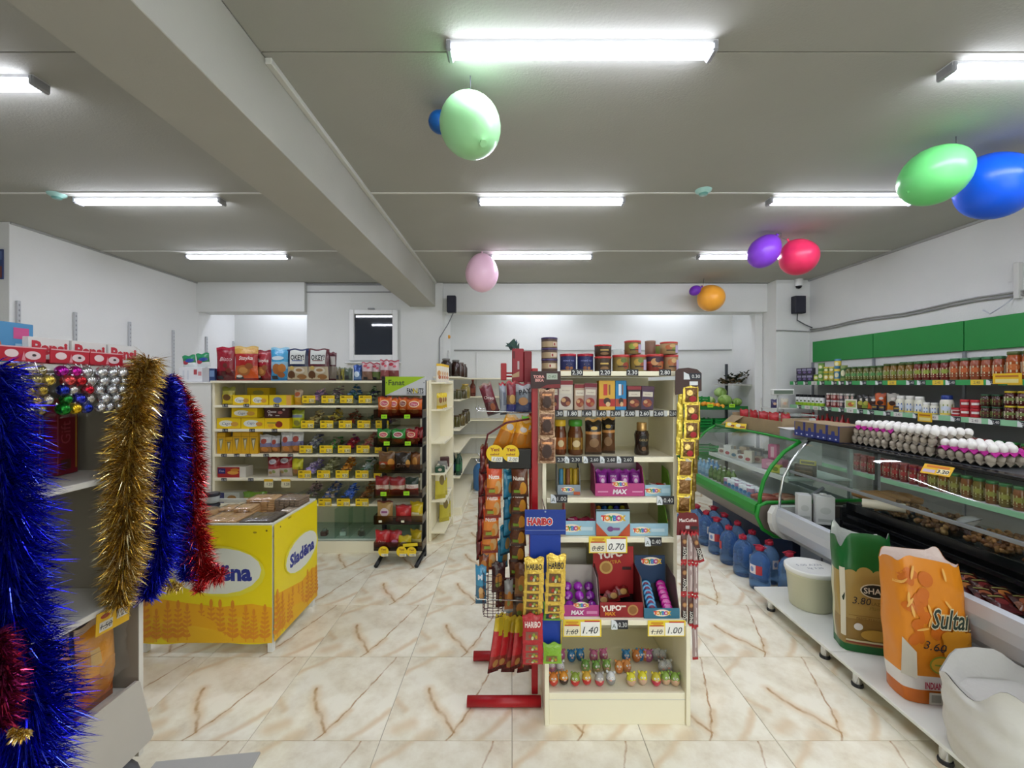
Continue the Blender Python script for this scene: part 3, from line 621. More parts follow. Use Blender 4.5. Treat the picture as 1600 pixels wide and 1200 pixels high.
# --- coffee jars and packs
Tz = SZ[2][0]
def coffee_jar(x0, x1, yt, d, col, lid, lab, band):
    w, h, p = dims(x0, x1, yt, d, Tz); r = w / 2; o = thing('coffee_jar', lab, 'jar', p)
    g = G(); g.lathe([(r * .9, 0), (r, .008), (r, h * .6), (r * .85, h * .72), (r * .78, h * .8), (r * .8, h * .84)], M(col, .12, coat=.4), 18)
    g.dec(cylsurf(r), [('r', -r * 1.2, r * 1.2, h * .16, h * .5, C(band)), ('e', 0, h * .33, r * .5, h * .1, C('#c9b48a'))]); ob('glass', g, o)
    g = G(); g.lathe([(r * .84, h * .82), (r * .9, h * .84), (r * .9, h * .98), (r * .8, h)], M(lid, .3), 18); ob('lid', g, o)
coffee_jar(866, 885, 656, 2.28, '#5c2c10', '#d7b02c', 'square brown coffee jar with a yellow lid', '#a0561c')
coffee_jar(887, 911, 656, 2.28, '#5a3010', '#3f8a2a', 'brown coffee jar with a green lid', '#8d6a1c')
def cpack(lo):
    return lambda w, h: [('r', -w * .5, w * .5, h * .62, h * .9, M('#1a1613', .3)), ('e', 0, h * .72, w * .12, h * .04, C('#c9a24a')), ('e', 0, h * .32, w * .36, h * .14, C(lo)), ('r', -w * .36, w * .36, h * .5, h * .6, FO('#c58a4a'))]
def pbag(x0, x1, yt, d, zb, dp, bands, dec, lab, name='snack_bag', cat='bag', grp=None, rz=0., rx=0., seed=0, foil=False):
    w, h, p = dims(x0, x1, yt, d, zb)
    return ob(name, bag(w, h, dp, bands, dec(w, h) if dec else (), seed, foil), None, p, (rx, 0, rz), lab, cat, grp)
for x0, x1, yt, d, lb, rz in ((914, 940, 654, 2.27, 'front gold and black coffee pouch on the third board', 0), (940, 961, 651, 2.31, 'rear gold and black coffee pouch tilted beside its twin', -.25)):
    pbag(x0, x1, yt, d, Tz, .06, [(.1, '#3a2a1a'), (.56, '#5c3a20'), (.66, '#c58a4a'), (.9, '#1c1712'), (1, '#c09048')], lambda w, h: [('e', 0, h * .74, w * .2, h * .05, C('#c9a24a')), ('e', 0, h * .34, w * .3, h * .13, C('#8a6a4a'))], lb, 'coffee_pouch', seed=int(x0), rz=rz)
w, h, p = dims(991, 1014, 660, 2.28, Tz); o = thing('coffee_jar', 'dark instant coffee jar with a gold cap standing alone', 'jar', p)
g = G(); r = w / 2; g.lathe([(r * .92, 0), (r, .01), (r * .88, h * .35), (r, h * .62), (r * .8, h * .74)], M('#2a1a10', .12, coat=.5), 18)
g.dec(cylsurf(r), [('e', 0, h * .45, r * .7, h * .17, C('#14100c')), ('t', 'GOLD', 0, h * .47, h * .07, C('#b9a06a')), ('e', 0, h * .2, r * .3, h * .07, C('#6b4a2a'))]); ob('glass', g, o)
g = G(); g.lathe([(r * .62, h * .73), (r * .66, h * .76), (r * .66, h * .98), (r * .6, h)], M('#c39c62', .25, .6), 18); ob('lid', g, o)

# --- display trays with toys and sweets
def logo(cx, cz, s, tx='TOYBOX'):
    cs = ['#d8392f', '#e8912e', '#3f9a4a', '#2f7fc4', '#c23a8a', '#e0b02c']; out = [('e', cx, cz, s * 2.25, s * .95, C('#efe3d0'))]; n = len(tx)
    for i, ch in enumerate(tx): out.append(('t', ch, cx + (i - (n - 1) / 2) * s * .72, cz, s * .95, C(cs[i % 6]), {'bold': .06}))
    return out
def tray(x0, x1, yt, d, zb, dp, col, dec, lab, lip=.45, ends=None, bk=True, inner=None, rz=0):
    """open card display tray: low front, cheeks that rise to a back board"""
    w, h, p = dims(x0, x1, yt, d, zb); o = thing('display_tray', lab, 'tray', (p[0], d + dp / 2, p[2]), (0, 0, rz)); f = h * lip; q = .003
    g = G(); g.box(-w / 2, w / 2, -dp / 2, -dp / 2 + q, 0, f, C(col), .0006); g.dec(flat(-dp / 2), dec(w, f)); ob('front', g, o)
    g = G(); ic = C(inner or '#8f8878'); g.box(-w / 2 + q, w / 2 - q, -dp / 2 + q, dp / 2, 0, q, ic, .0004)
    if bk: g.box(-w / 2, w / 2, dp / 2 - q, dp / 2, q, h, ic, .0005)
    ob('inside', g, o)
    ec = ends or col
    for s in (-1, 1):
        g = G(); x = s * (w / 2 - q / 2); P = [(-dp / 2 + q, 0), (dp / 2 - q, 0), (dp / 2 - q, h), (-dp * .2, h * .9), (-dp / 2 + q, f)]
        vs = [(x + e, y, z) for e in (-q / 2, q / 2) for y, z in P]; n = 5
        g.add(vs, [tuple(range(n))[::-1], tuple(range(n, 2 * n))] + [(i, (i + 1) % n, n + (i + 1) % n, n + i) for i in range(n)], C(ec)); ob('cheek', g, o)
    return o, w, f, h
Tz = SZ[3][0]
tray(871, 907, 727, 2.24, Tz, .11, '#8d9aa8', lambda w, f: logo(-w * .05, f * .55, f * .28) + [('r', w * .2, w * .48, f * .05, f * .35, C('#b5532f'))], 'small grey toy tray holding slim yellow tubes', .34, '#7a7f86', bk=False)
for i in range(6):
    g = G(); g.lathe([(.011, 0), (.012, .005), (.012, .12), (.009, .127)], [C(['#3a7a9a', '#a88a1c', '#7a4a24', '#b89a1f', '#a5861c', '#8a6a1a'][i])] * 3, 10)
    ob('sweet_tube', g, None, (X(877 + 5.4 * i, 2.26), 2.27 + .02 * (i % 2), Tz + .006), label='%s slim sweet tube from the unit side in the small grey toy tray' % ORD[i], cat='sweets', group='slim tubes in the grey tray')
tray(930, 1007, 728, 2.22, Tz, .14, '#b8407f', lambda w, f: logo(0, f * .95, f * .26) + [('t', 'MAX', 0, f * .36, f * .34, C('#f0e6ee'), {'bold': .05, 'shear': .15}), ('r', -w * .45, -w * .24, f * .3, f * .42, C('#d78ab4')), ('r', w * .25, w * .46, f * .3, f * .42, C('#d78ab4'))], 'pink toy tray of purple pouches on the fourth board', .42, '#a0346e', inner='#a79ba0')
def pouch(x, y, z, w, h, lab, rz=0., c='#8a2490', seed=0):
    ob('toy_pouch', bag(w, h, .035, [(.12, c), (.88, '#7d1f86'), (1, c)], [('e', 0, h * .5, w * .3, h * .22, C('#b04aa8')), ('e', 0, h * .45, w * .16, h * .12, C('#e0c6d8')), ('t', 'MAX', 0, h * .68, h * .1, C('#e8d8ee'))], seed), None, (x, y, z), (-.2, 0, rz), lab, 'toy', 'purple toy pouches')
for i in range(4): pouch(X(942 + 17.5 * i, 2.26), 2.275, Tz + .02, .062, .105, '%s purple toy pouch in the pink tray on the fourth board' % ORD[i], (.1, -.12, .05, -.1)[i], seed=i)
sky = '#9cc3d6'
tray(1008, 1048, 734, 2.22, Tz, .13, sky, lambda w, f: logo(-w * .2, f * .5, f * .3) + [('r', w * .15, w * .45, f * .3, f * .7, C('#b9d6e4'))], 'sky blue toy tray with green and red cheeks, fourth board', .42, '#6ea52c', bk=False)
for i in range(3):
    g = G(); g.box(-.02, .02, -.015, .015, 0, .045, C(['#d8dbe0', '#c9322c', '#d5d8dc'][i]), .004, top=C('#b02a2a')); ob('toy_packet', g, None, (X(1020 + 12 * i, 2.27), 2.29, Tz + .006), (0, .2, .3 * i), '%s white and red packet inside the fourth-board sky blue tray' % ORD[i], 'toy', 'packets in the sky blue tray')
Tz = SZ[4][0]
tray(883, 931, 786, 2.22, Tz, .14, sky, lambda w, f: logo(-w * .3, f * .5, f * .3) + [('r', 0, w * .4, f * .35, f * .6, C('#c4dbe6'))], 'sky blue toy tray of magenta packets beside the blue hanging card', .44, '#c0555a', bk=False)
for i in range(5):
    g = G(); g.box(-.024, .024, -.018, .018, 0, .065, C(['#9c1f4f', '#b02a5c', '#8d1d3a', '#a8264a', '#b5305f'][i]), .008, top=C(['#c9c0c4', '#9c1f4f', '#b5305f', '#8d1d3a', '#c9c0c4'][i])); ob('toy_packet', g, None, (X(890 + 9.2 * i, 2.27), 2.27 + .03 * (i % 2), Tz + .006), (0, .12 * (-1) ** i, .2 * i), '%s magenta packet from the hanging card in the sky blue tray' % ORD[i], 'toy', 'magenta packets')
tray(931.5, 984, 785, 2.21, Tz, .15, '#9dbfd0', lambda w, f: logo(0, f * .68, f * .2) + [('p', [(-w * .5, 0), (-w * .14, 0), (-w * .5, f * .5)], C('#c0502f')), ('p', [(w * .5, 0), (w * .5, f * .5), (w * .14, 0)], C('#c0502f')), ('e', -w * .08, f * .27, w * .09, f * .1, C('#7a4a8a')), ('r', 0, w * .2, f * .22, f * .32, C('#8a5a8f')), ('r', -w * .5, w * .5, f * .94, f, C('#2a3a3a'))], 'blue and orange toy tray filled with coloured capsules', .78, '#5a4038', inner='#3a3f44')
for i in range(10):
    g = G(); r = .0165; g.lathe([(0, 0), (r * .8, .004), (r, .016), (r, .03), (r * .7, .044), (0, .048)], M(['#b02a4f', '#c9b51f', '#1f4fa0', '#2a8a3a', '#c23a8a', '#c98a1f', '#205a9a', '#8aa52a', '#3a3f9a', '#b0a51f'][i], .25), 12)
    ob('toy_capsule', g, None, (X(937 + 9.6 * (i % 5) , 2.27), 2.262 + .045 * (i // 5), Tz + (.058 if i < 5 else .082)), label='%s coloured capsule, %s rank, in the blue and orange toy tray' % (ORD[i % 5], ('front', 'rear')[i // 5]), cat='toy', group='coloured capsules')
g = G(); g.box(-.085, .085, -.03, .05, 0, .05, C('#57504a'), .004); ob('card_insert', g, None, (X(958, 2.29), 2.29, Tz + .005), label='grey card insert under the coloured capsules', cat='card')
tray(984.5, 1044, 791, 2.21, Tz, .15, sky, lambda w, f: logo(-w * .2, f * .45, f * .3) + [('r', w * .05, w * .4, f * .35, f * .6, C('#bfd8e4'))], 'nearly empty sky blue toy tray with green cheeks, fifth board', .42, '#6ea52c', bk=False, inner='#4a3a2c')
g = G(); g.box(-.006, .006, -.006, .006, 0, .075, C('#a01f2c'), .003); ob('toy_stick', g, None, (X(1034, 2.26), 2.25, Tz + .006), (0, .35, 0), 'short red stick leaning in the nearly empty toy tray', 'toy')
# sixth board
Tz = SZ[5][0]
tray(880, 936, 905, 2.09, Tz, .17, '#b44084', lambda w, f: logo(0, f * 1.0, f * .3) + [('t', 'MAX', -w * .1, f * .36, f * .36, C('#f0e6ee'), {'bold': .05, 'shear': .15}), ('r', w * .15, w * .45, f * .25, f * .5, C('#d58ab6'))], 'pink toy tray of shiny purple balls on the sixth board', .30, '#b9b0a8', inner='#b5ada4')
for i in range(9):
    g = G(); r = .024; g.lathe([(r * math.sin(PI * k / 8), r - r * math.cos(PI * k / 8)) for k in range(9)], M(['#8a1f9a', '#a02ab0', '#7a1a8a'][i % 3], .15, coat=.6), 14); g.dec(lambda x, z, e: (x, -math.sqrt(max(0, r * r - x * x - (z - r) ** 2)) - e, z), [('e', 0, r, r * .35, r * .3, C('#c48ac9'))])
    ob('toy_ball', g, None, (X(890 + 17.5 * (i % 3), 2.13), 2.13 + .047 * (i // 3), Tz + .008 + .026 * (i // 3)), (0, 0, .3 * ((i * 7) % 5 - 2)), '%s purple ball from the hanging card, %s rank of the sixth-board tray' % (ORD[i % 3], ['front', 'middle', 'rear'][i // 3]), 'toy', 'shiny purple toy balls')
red = '#8f1c20'
def yupo(w, f): return [('t', 'YUPO', -w * .24, f * .62, f * .34, C('#efe2dc'), {'bold': .05, 'rot': .05}), ('t', 'MAX', -w * .26, f * .25, f * .22, C('#e0902c'), {'bold': .05}), ('e', w * .26, f * .5, f * .36, f * .36, C('#b0824a')), ('e', w * .26, f * .5, f * .26, f * .26, C('#8d5f30')), ('r', -w * .02, w * .1, f * .7, f * .8, C('#d9c9b9'))]
o, w, f, h = tray(937.5, 1005, 900, 2.08, Tz, .17, red, yupo, 'dark red biscuit tray with a tall header card', .36, '#5a1518', inner='#2c1614')
g = G(); g.box(-w * .52, w * .48, .068, .072, h * .2, h * 1.42, C('#a01c20'), .0006)
g.dec(flat(.068), [('t', 'YUPO', -w * .1, h * 1.22, h * .17, C('#f0e4de'), {'bold': .05, 'rot': .12}), ('t', 'EXTRA', -w * .02, h * 1.02, h * .09, C('#d9a52c'), {'rot': .12}), ('e', -w * .2, h * .88, h * .17, h * .17, C('#c9a05a')), ('e', -w * .2, h * .88, h * .12, h * .12, C('#a5783c')), ('r', w * .2, w * .42, h * .82, h * .9, C('#3a1416')), ('p', [(w * .12, h * 1.22), (w * .34, h * 1.22), (w * .34, h * 1.52), (w * .14, h * 1.56)], C('#6b2a1c'))]); ob('header_card', g, o)
for i in range(3):
    ob('biscuit_pack', bag(.07, .05, .02, [(.2, '#7a1a1c'), (.8, '#5a2a18'), (1, '#7a1a1c')], [('e', 0, .027, .02, .014, C('#a0783c'))], i), None, (X(944 + 17 * i, 2.15), 2.15 + .02 * i, Tz + .02 + .012 * i), (-.5, 0, .3), '%s dark biscuit pack lying in the dark red tray' % ORD[i], 'biscuits', 'biscuit packs in the red tray')
o, w, f, h = tray(1006.5, 1062, 905, 2.07, Tz, .18, '#35708a', lambda w, f: logo(0, f * .55, f * .36), 'teal toy tray with two columns of discs', .26, '#6a5a52', inner='#4a4a52')
g = G(); g.box(-w * .5, w * .42, .072, .076, h * .5, h * 1.26, C('#1f3a5c'), .0006); g.dec(flat(.072), logo(0, h * 1.1, h * .12)); ob('header_card', g, o)
for c in range(2):
    for i in range(6):
        g = G(); r = .0255; g.lathe([(r * .9, 0), (r, .003), (r, .010), (r * .85, .013)], M('#2f7fb0' if c == 0 else '#c21f8f', .2, coat=.4), 18)
        g.lathe([(r * .6, .0131), (r * .55, .015), (0, .0155)], M('#7a2f4f' if c == 0 else '#d97ab8', .3), 14)
        ob('toy_disc', g, None, (X(1019 + 24 * c + .3 * i, 2.1), 2.11 + .022 * i, Tz + .03 + .0125 * i), (PI / 2 - .35, 0, .1 if c else -.05), '%s %s toy disc from the tray lip' % (ORD[i], ('blue', 'magenta')[c]), 'toy', '%s toy discs' % ('blue', 'magenta')[c])
# clear box behind the pink tray
g = G(); g.box(X(870, 2.4), X(915, 2.4), 2.36, 2.5, Tz + E, Tz + .23, M('#b9b4a6', .3), .006); ob('plastic_box', g, None, label='pale plastic box behind the tray of purple balls', cat='box')

# --- surprise eggs on the base board
EG = [(145, 440, '#c9752c', '#c23a2a'), (265, 440, '#cf8a2a', '#3a2a22'), (375, 440, '#8aa03f', '#c2302c'), (495, 450, '#d0a53a', '#c23030'), (620, 440, '#a9a6a2', '#c2404a'), (735, 430, '#d5d6d8', '#8d8a88'), (940, 410, '#d9d03a', '#c9a58a'), (1055, 385, '#dcd23a', '#cfae92'), (1185, 420, '#c9b93a', '#c23a4f'), (1290, 430, '#8aa84a', '#c9a886'), (1390, 430, '#86a84a', '#c9a886'),
      (140, 340, '#d0b9c0', '#c77aa0'), (230, 330, '#d8d8da', '#a9a9ab'), (480, 350, '#6f9a48', '#8aa85a'), (590, 335, '#6f9a48', '#9a8a5a'), (695, 330, '#7aa04a', '#9a8a5a'), (815, 345, '#d08a4a', '#c97a3a'), (900, 340, '#cf8a4a', '#b97a4a'), (1250, 325, '#c3c4c4', '#a9a9a7'), (1340, 325, '#c3c4c4', '#a9a9a7'),
      (135, 262, '#b8608a', '#b05a80'), (235, 255, '#b8608a', '#b05a80'), (340, 260, '#2a6fa5', '#256a9a'), (430, 275, '#2f7fb5', '#256a9a'), (560, 255, '#c06a90', '#b05a80'), (665, 255, '#c46a92', '#b05a80'), (885, 260, '#2f7ab0', '#256a9a'), (1030, 300, '#3480b4', '#256a9a'), (990, 250, '#c87a3c', '#b86a30'), (1080, 250, '#c87a3c', '#b86a30'), (1110, 305, '#b86a9a', '#a85a8a'), (1195, 255, '#b9bab8', '#a0a09e'), (1300, 250, '#b9bab8', '#a0a09e')]
rk = {0: 'front', 1: 'second', 2: 'rear'}; cnt = [0, 0, 0]
for i, (cx, cy, c1, c2) in enumerate(EG):
    row = 0 if i < 11 else 1 if i < 20 else 2; d = (2.10, 2.19, 2.28)[row]; px = 840 + cx / 6.4; r = .0235 * (1 if row == 0 else .96); h = .062
    def eggm():
        g = G(); pr = []
        for k in range(13):
            a = PI * k / 12; z = h / 2 - h / 2 * math.cos(a); pr.append((r * math.sin(a) * (1 + .1 * math.cos(a)), z))
        m1, m2 = M(c1, .22, coat=.5), M(c2, .22, coat=.5)
        g.lathe(pr, [m2 if k < 6 else m1 for k in range(12)], 16)
        def sf(x, z, e):
            t_ = max(-1, min(1, 1 - 2 * z / h)); rr = r * math.sqrt(max(0, 1 - t_ * t_)) * (1 + .1 * t_); x = max(-rr * .98, min(rr * .98, x)); return (x, -math.sqrt(max(0, rr * rr - x * x)) - e, z)
        g.dec(sf, [('e', -r * .32, h * .66, r * .2, h * .07, C('#eeeae0')), ('e', r * .32, h * .66, r * .2, h * .07, C('#eeeae0')), ('e', -r * .3, h * .66, r * .08, h * .03, INK), ('e', r * .3, h * .66, r * .08, h * .03, INK), ('e', 0, h * .5, r * .3, h * .06, C('#d9a08a'))], .0008)
        return g
    o = thing('surprise_egg', '%s toy egg from the hanging packs in the %s rank on the base board' % (ORD[cnt[row]], rk[row]), 'toy', (max(.203, min(.797, X(px, d))), d + (.008 if i % 2 else 0), .147), (-.12, 0, .25 * math.sin(i * 2.3)), 'toy eggs on the base board'); cnt[row] += 1
    ob('shell', eggm(), o)
    for s in (-1, 1):
        g = G(); g.lathe([(.0, 0), (.006, .002), (.0065, .006), (.004, .011), (0, .013)], M(c1, .3), 8); ob('ear', g, o, (s * r * .62, 0, h * .86), (0, s * .5, 0))
# ================================================================ red snack rack standing side-on to the centre unit
t = thing('snack_rack', 'red tubular snack rack with long feet beside the centre shelf unit', 'rack', (0, 0, 0))
g = G(); g.tube([(-.225, 2.16, .027), (.145, 2.16, .027)], .026, REDM, 12); ob('foot', g, t)
g = G(); g.tube([(-.225, 2.52, .027), (.145, 2.52, .027)], .026, REDM, 12); ob('foot', g, t)
for y in (2.20, 2.52):
    g = G(); g.box(.10, .132, y - .013, y + .013, .04, 1.70, REDM, .003); ob('post', g, t)
for z in (.35, .72, 1.07, 1.28, 1.46, 1.62):
    g = G(); g.tube([(.116, 2.2, z), (.116, 2.52, z)], .006, REDM, 6); ob('crossbar', g, t)
for k, (z, y) in enumerate(((1.47, 2.24), (1.47, 2.42), (1.2, 2.25), (1.2, 2.42), (.5, 2.22), (.5, 2.42))):
    g = G(); g.tube([(.11, y, z), (-.18, y, z + .01), (-.19, y, z + .03)], .0035, CHROME, 6); ob('hook', g, t)
# header board, its bracket and rods
g = G(); g.box(.0, .065, 2.36, 2.40, 1.63, 1.815, M('#8f1f2a', .45), .004); g.box(.065, .108, 2.352, 2.40, 1.60, 1.80, M('#7c141e', .45), .004)
g.dec(flat(2.36), [('r', .03, .04, 1.70, 1.745, C('#b9a9a6')), ('p', [(.0, 1.655), (.04, 1.66), (.04, 1.69), (.0, 1.67)], C('#b99a72')), ('r', .006, .016, 1.76, 1.80, C('#5c1018'))]); ob('header_board', g, t)
g = G(); g.box(-.062, -.03, 2.37, 2.395, 1.64, 1.735, REDM, .003); ob('bracket_plate', g, t)
for z in (1.68, 1.69 - .028): 
    g = G(); g.tube([(-.03, 2.385, z), (.0, 2.385, z)], .005, REDM, 6); ob('rod', g, t)
g = G(); g.box(-.12, .1, 2.2, 2.25, 1.185, 1.285, M('#17140f', .5), .004); ob('price_holder', g, t)
for i, (px, tx) in enumerate(((773, '1.00'), (798, '2.00'))):
    g = G(); r = .0435; g.lathe([(r, 0), (r, .002)], C('#eac51c'), 28); g.xf(Matrix.Rotation(PI / 2, 4, 'X'))
    g.dec(flat(-.002), [('t', 'Yeni', 0, r * .45, r * .4, C('#8a2a22'), {'bold': .03, 'rot': .06}), ('t', 'mehsul', 0, -r * .08, r * .26, C('#8a2a22'), {'bold': .02, 'rot': .08}), ('r', -r * .35, r * .95, -r * .95, -r * .38, C('#e6e3d5')), ('t', tx, r * .3, -r * .66, r * .4, INK, {'shear': .25})])
    ob('price_disc', g, t, (X(px, 2.19), 2.193 - .002 * i, Z(708.5, 2.19)), (0, .05, 0))
# tuft on top of the header board
g = G(); rr = random.Random(3)
for i in range(9):
    a = rr.uniform(-1, 1); b = rr.uniform(-.4, .4)
    g.add([(0, 0, 0), (.006, 0, 0), (.006 + .05 * a * .5, b * .03, .035 + rr.random() * .02), (a * .04 - .02, b * .03, .01)], [(0, 1, 2, 3)], C('#23443a' if i % 3 else '#1c3a52'))
    g.add([(0, 0, 0), (a * .03, b * .03, -.012), (a * .045 - .01, b * .03, .03)], [(0, 1, 2)], C('#1f3d34'))
ob('ribbon_tuft', g, None, (.02, 2.375, 1.819), label='dark green ribbon tuft on top of the red rack header', cat='ribbon')

def hang(px0, px1, y0, y1, d, bands, dec, lab, name='snack_bag', grp='bags on the red rack', rz=0., ry=0., dp=.035, seed=0, foil=False, cat='snack'):
    w = (px1 - px0) * d / K; h = (y1 - y0) * d / K
    return ob(name, bag(w, h, dp, bands, dec(w, h) if dec else (), seed, foil), None, (X((px0 + px1) / 2, d), d, Z(y1, d)), (0, ry, rz), lab, cat, grp)
def nut(tx, nutc, bl):
    return lambda w, h: [('t', tx, -w * .05, h * .62, h * .12, C('#e6dccf'), {'bold': .03, 'maxw': w * .7}), ('e', w * .22, h * .3, w * .2, h * .2, C(nutc)), ('e', w * .1, h * .22, w * .14, h * .13, C('#c9802c')), ('r', -w * .38, w * .02, h * .14, h * .24, C(bl))]
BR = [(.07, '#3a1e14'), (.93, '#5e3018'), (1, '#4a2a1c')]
for i, (y0, d) in enumerate(zip((728, 755, 780, 805, 830, 853, 875), (2.215, 2.235, 2.255, 2.275, 2.295, 2.315, 2.335))):
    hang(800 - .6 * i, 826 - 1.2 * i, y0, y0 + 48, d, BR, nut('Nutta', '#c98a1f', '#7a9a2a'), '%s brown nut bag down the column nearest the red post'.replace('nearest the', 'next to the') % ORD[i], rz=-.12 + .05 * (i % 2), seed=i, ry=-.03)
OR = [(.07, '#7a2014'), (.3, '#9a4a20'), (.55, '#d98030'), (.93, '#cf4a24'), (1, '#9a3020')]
for i, (y0, px, d) in enumerate(zip((724, 757, 790, 812, 838), (773, 771, 768, 766, 764), (2.215, 2.24, 2.262, 2.285, 2.31))):
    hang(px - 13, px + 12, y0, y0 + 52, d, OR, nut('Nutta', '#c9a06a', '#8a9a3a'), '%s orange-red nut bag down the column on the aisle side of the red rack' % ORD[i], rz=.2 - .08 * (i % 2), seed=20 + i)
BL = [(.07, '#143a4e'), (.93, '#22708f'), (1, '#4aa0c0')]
for i, (y0, px, d) in enumerate(zip((733, 765, 792, 820, 842), (795, 796, 795, 790, 786), (2.26, 2.28, 2.30, 2.32, 2.34))):
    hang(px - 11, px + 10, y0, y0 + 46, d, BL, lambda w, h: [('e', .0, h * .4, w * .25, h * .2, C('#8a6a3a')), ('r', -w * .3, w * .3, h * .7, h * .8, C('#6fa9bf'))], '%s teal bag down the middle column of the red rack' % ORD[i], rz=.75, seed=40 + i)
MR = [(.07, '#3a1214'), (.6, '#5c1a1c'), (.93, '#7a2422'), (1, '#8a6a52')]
for i, (y0, px, d) in enumerate(zip((695, 730, 765, 800, 828), (757, 755, 754, 753, 751), (2.24, 2.26, 2.28, 2.30, 2.32))):
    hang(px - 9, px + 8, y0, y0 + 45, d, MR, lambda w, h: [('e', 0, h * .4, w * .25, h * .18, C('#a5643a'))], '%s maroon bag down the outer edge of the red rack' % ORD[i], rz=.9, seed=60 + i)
hang(748, 764, 866, 895, 2.29, [(.1, '#2a1a10'), (.5, '#8a4a1c'), (.9, '#7a3a18'), (1, '#3a2214')], lambda w, h: [('e', 0, h * .5, w * .3, h * .25, C('#b5722c'))], 'small copper nut bag at the bottom outer corner of the red rack', seed=77)
hang(743, 760, 883, 943, 2.27, [(.07, '#24506b'), (.5, '#3d6f8a'), (.93, '#3f8fb5'), (1, '#2f7fa5')], lambda w, h: [('e', w * .1, h * .28, w * .28, h * .16, C('#c9975a')), ('e', 0, h * .38, w * .2, h * .09, C('#d9b07a')), ('t', 'M', -w * .05, h * .72, h * .12, C('#dfe6ea'), {'bold': .04})], 'light blue bag hanging lowest on the outer edge of the red rack', seed=78)
for i, (a, b, y0, y1, c1, c2, rz) in enumerate([(804, 829, 880, 932, '#6b3a12', '#8a5a1c', -.1), (788, 802, 905, 955, '#8d8a86', '#a5642c', .2), (768, 790, 878, 925, '#3a1614', '#4a2a1c', .2), (800, 828, 925, 968, '#3a2414', '#4a3018', 0), (790, 812, 942, 975, '#5f7f96', '#a58a6a', 0), (774, 792, 905, 948, '#4a2222', '#5a3322', .3)]):
    hang(a, b, y0, y1, 2.25 + .02 * i, [(.08, c1), (.6, c2), (.92, c1), (1, c1)], lambda w, h: [('e', .0, h * .45, w * .28, h * .22, C('#b5762c')), ('e', -w * .1, h * .3, w * .15, h * .1, C('#7a8a3a'))], ['wide brown bag above the yellow-topped bags, next to the post', 'silver bag with an orange snack print above the yellow-topped bags', 'dark maroon bag hanging into the wire basket', 'dark brown bag just above the yellow-topped bags', 'pale blue bag just above the yellow-topped bags', 'maroon bag behind the wire basket on the red rack'][i], rz=rz, seed=80 + i)
# wire basket
g = G(); W = M('#4a1c20', .4, .4); cx, cy = X(771, 2.28), 2.26
for j in range(7): g.tube([(cx + .055 * math.cos(2 * PI * k / 12) , cy + .055 * math.sin(2 * PI * k / 12), .42 + .035 * j) for k in range(13)], .0016, W, 4)
for k in range(12): g.tube([(cx + .055 * math.cos(2 * PI * k / 12), cy + .055 * math.sin(2 * PI * k / 12), z) for z in (.42, .64)], .0016, W, 4)
for k in range(4): g.tube([(cx - .05, cy - .04 + .027 * k, .42), (cx + .05, cy - .04 + .027 * k, .42)], .0016, W, 4)
g.tube([(cx + .05, cy, .6), (.105, cy, .6)], .003, W, 4)
ob('wire_basket', g, None, label='small dark red wire basket hooked on the red rack', cat='basket')
# yellow-topped red bags at the bottom
for i, px in enumerate((770, 781, 793, 805, 817, 828)):
    hang(px - 11, px + 11, 963 + (i % 2) * 3, 1050 - (i % 2) * 5, 2.2 + .022 * ((i * 2) % 5), [(.06, '#4a1a18'), (.3, '#8a2a24'), (.68, '#b8222a'), (.95, '#cdb02a'), (1, '#d9c040')], lambda w, h: [('e', 0, h * .16, w * .25, h * .07, C('#a5763c')), ('r', -w * .18, w * .18, h * .64, h * .94, C('#b8a022'))], '%s yellow-topped red snack bag from the aisle side, bottom of the red rack' % ORD[i], rz=.75 - .22 * (i % 3), ry=.20 - .05 * (i % 2), seed=90 + i, dp=.03)
# upper shelf goods
for i, (a, b, y0, y1, bands, dc, lab, ry, rz) in enumerate([
    (762, 782, 597, 648, [(.08, '#2a1014'), (.4, '#4a1c20'), (.93, '#6b2a34'), (1, '#8a6a5c')], lambda w, h: [('t', 'Oreo', 0, h * .55, h * .1, C('#d5c9c4'), {'rot': -.3}), ('e', w * .1, h * .25, w * .2, h * .12, C('#8a4a2a'))], 'maroon snack bag leaning outward on the top tier of the red rack', -.3, .1),
    (781, 793, 598, 648, [(.08, '#3a3a40'), (.93, '#8a8f99'), (1, '#a02a34')], lambda w, h: [('r', -w * .2, w * .2, h * .3, h * .7, C('#5a6070'))], 'silver snack bag on the top tier of the red rack', -.05, .5),
    (791, 807, 596, 646, [(.08, '#22204a'), (.3, '#2a2f6b'), (.6, '#7a5a3a'), (.93, '#7a2a34'), (1, '#a5323a')], lambda w, h: [('e', 0, h * .45, w * .3, h * .14, C('#b08a4a'))], 'blue and red snack bag in the middle of the top tier of the red rack', 0, .3),
    (804, 832, 598, 646, [(.08, '#2a2f4a'), (.35, '#3a4466'), (.7, '#6f7680'), (.93, '#a9aab0'), (1, '#8a2a34')], lambda w, h: [('t', 'PAY', w * .1, h * .72, h * .16, INK, {'bold': .03, 'rot': .2}), ('e', 0, h * .4, w * .28, h * .13, C('#a5764a'))], 'grey-blue snack bag next to the post on the top tier of the red rack', 0, -.1)]):
    hang(a, b, y0, y1, 2.25, bands, dc, lab, ry=ry, rz=rz, seed=110 + i)
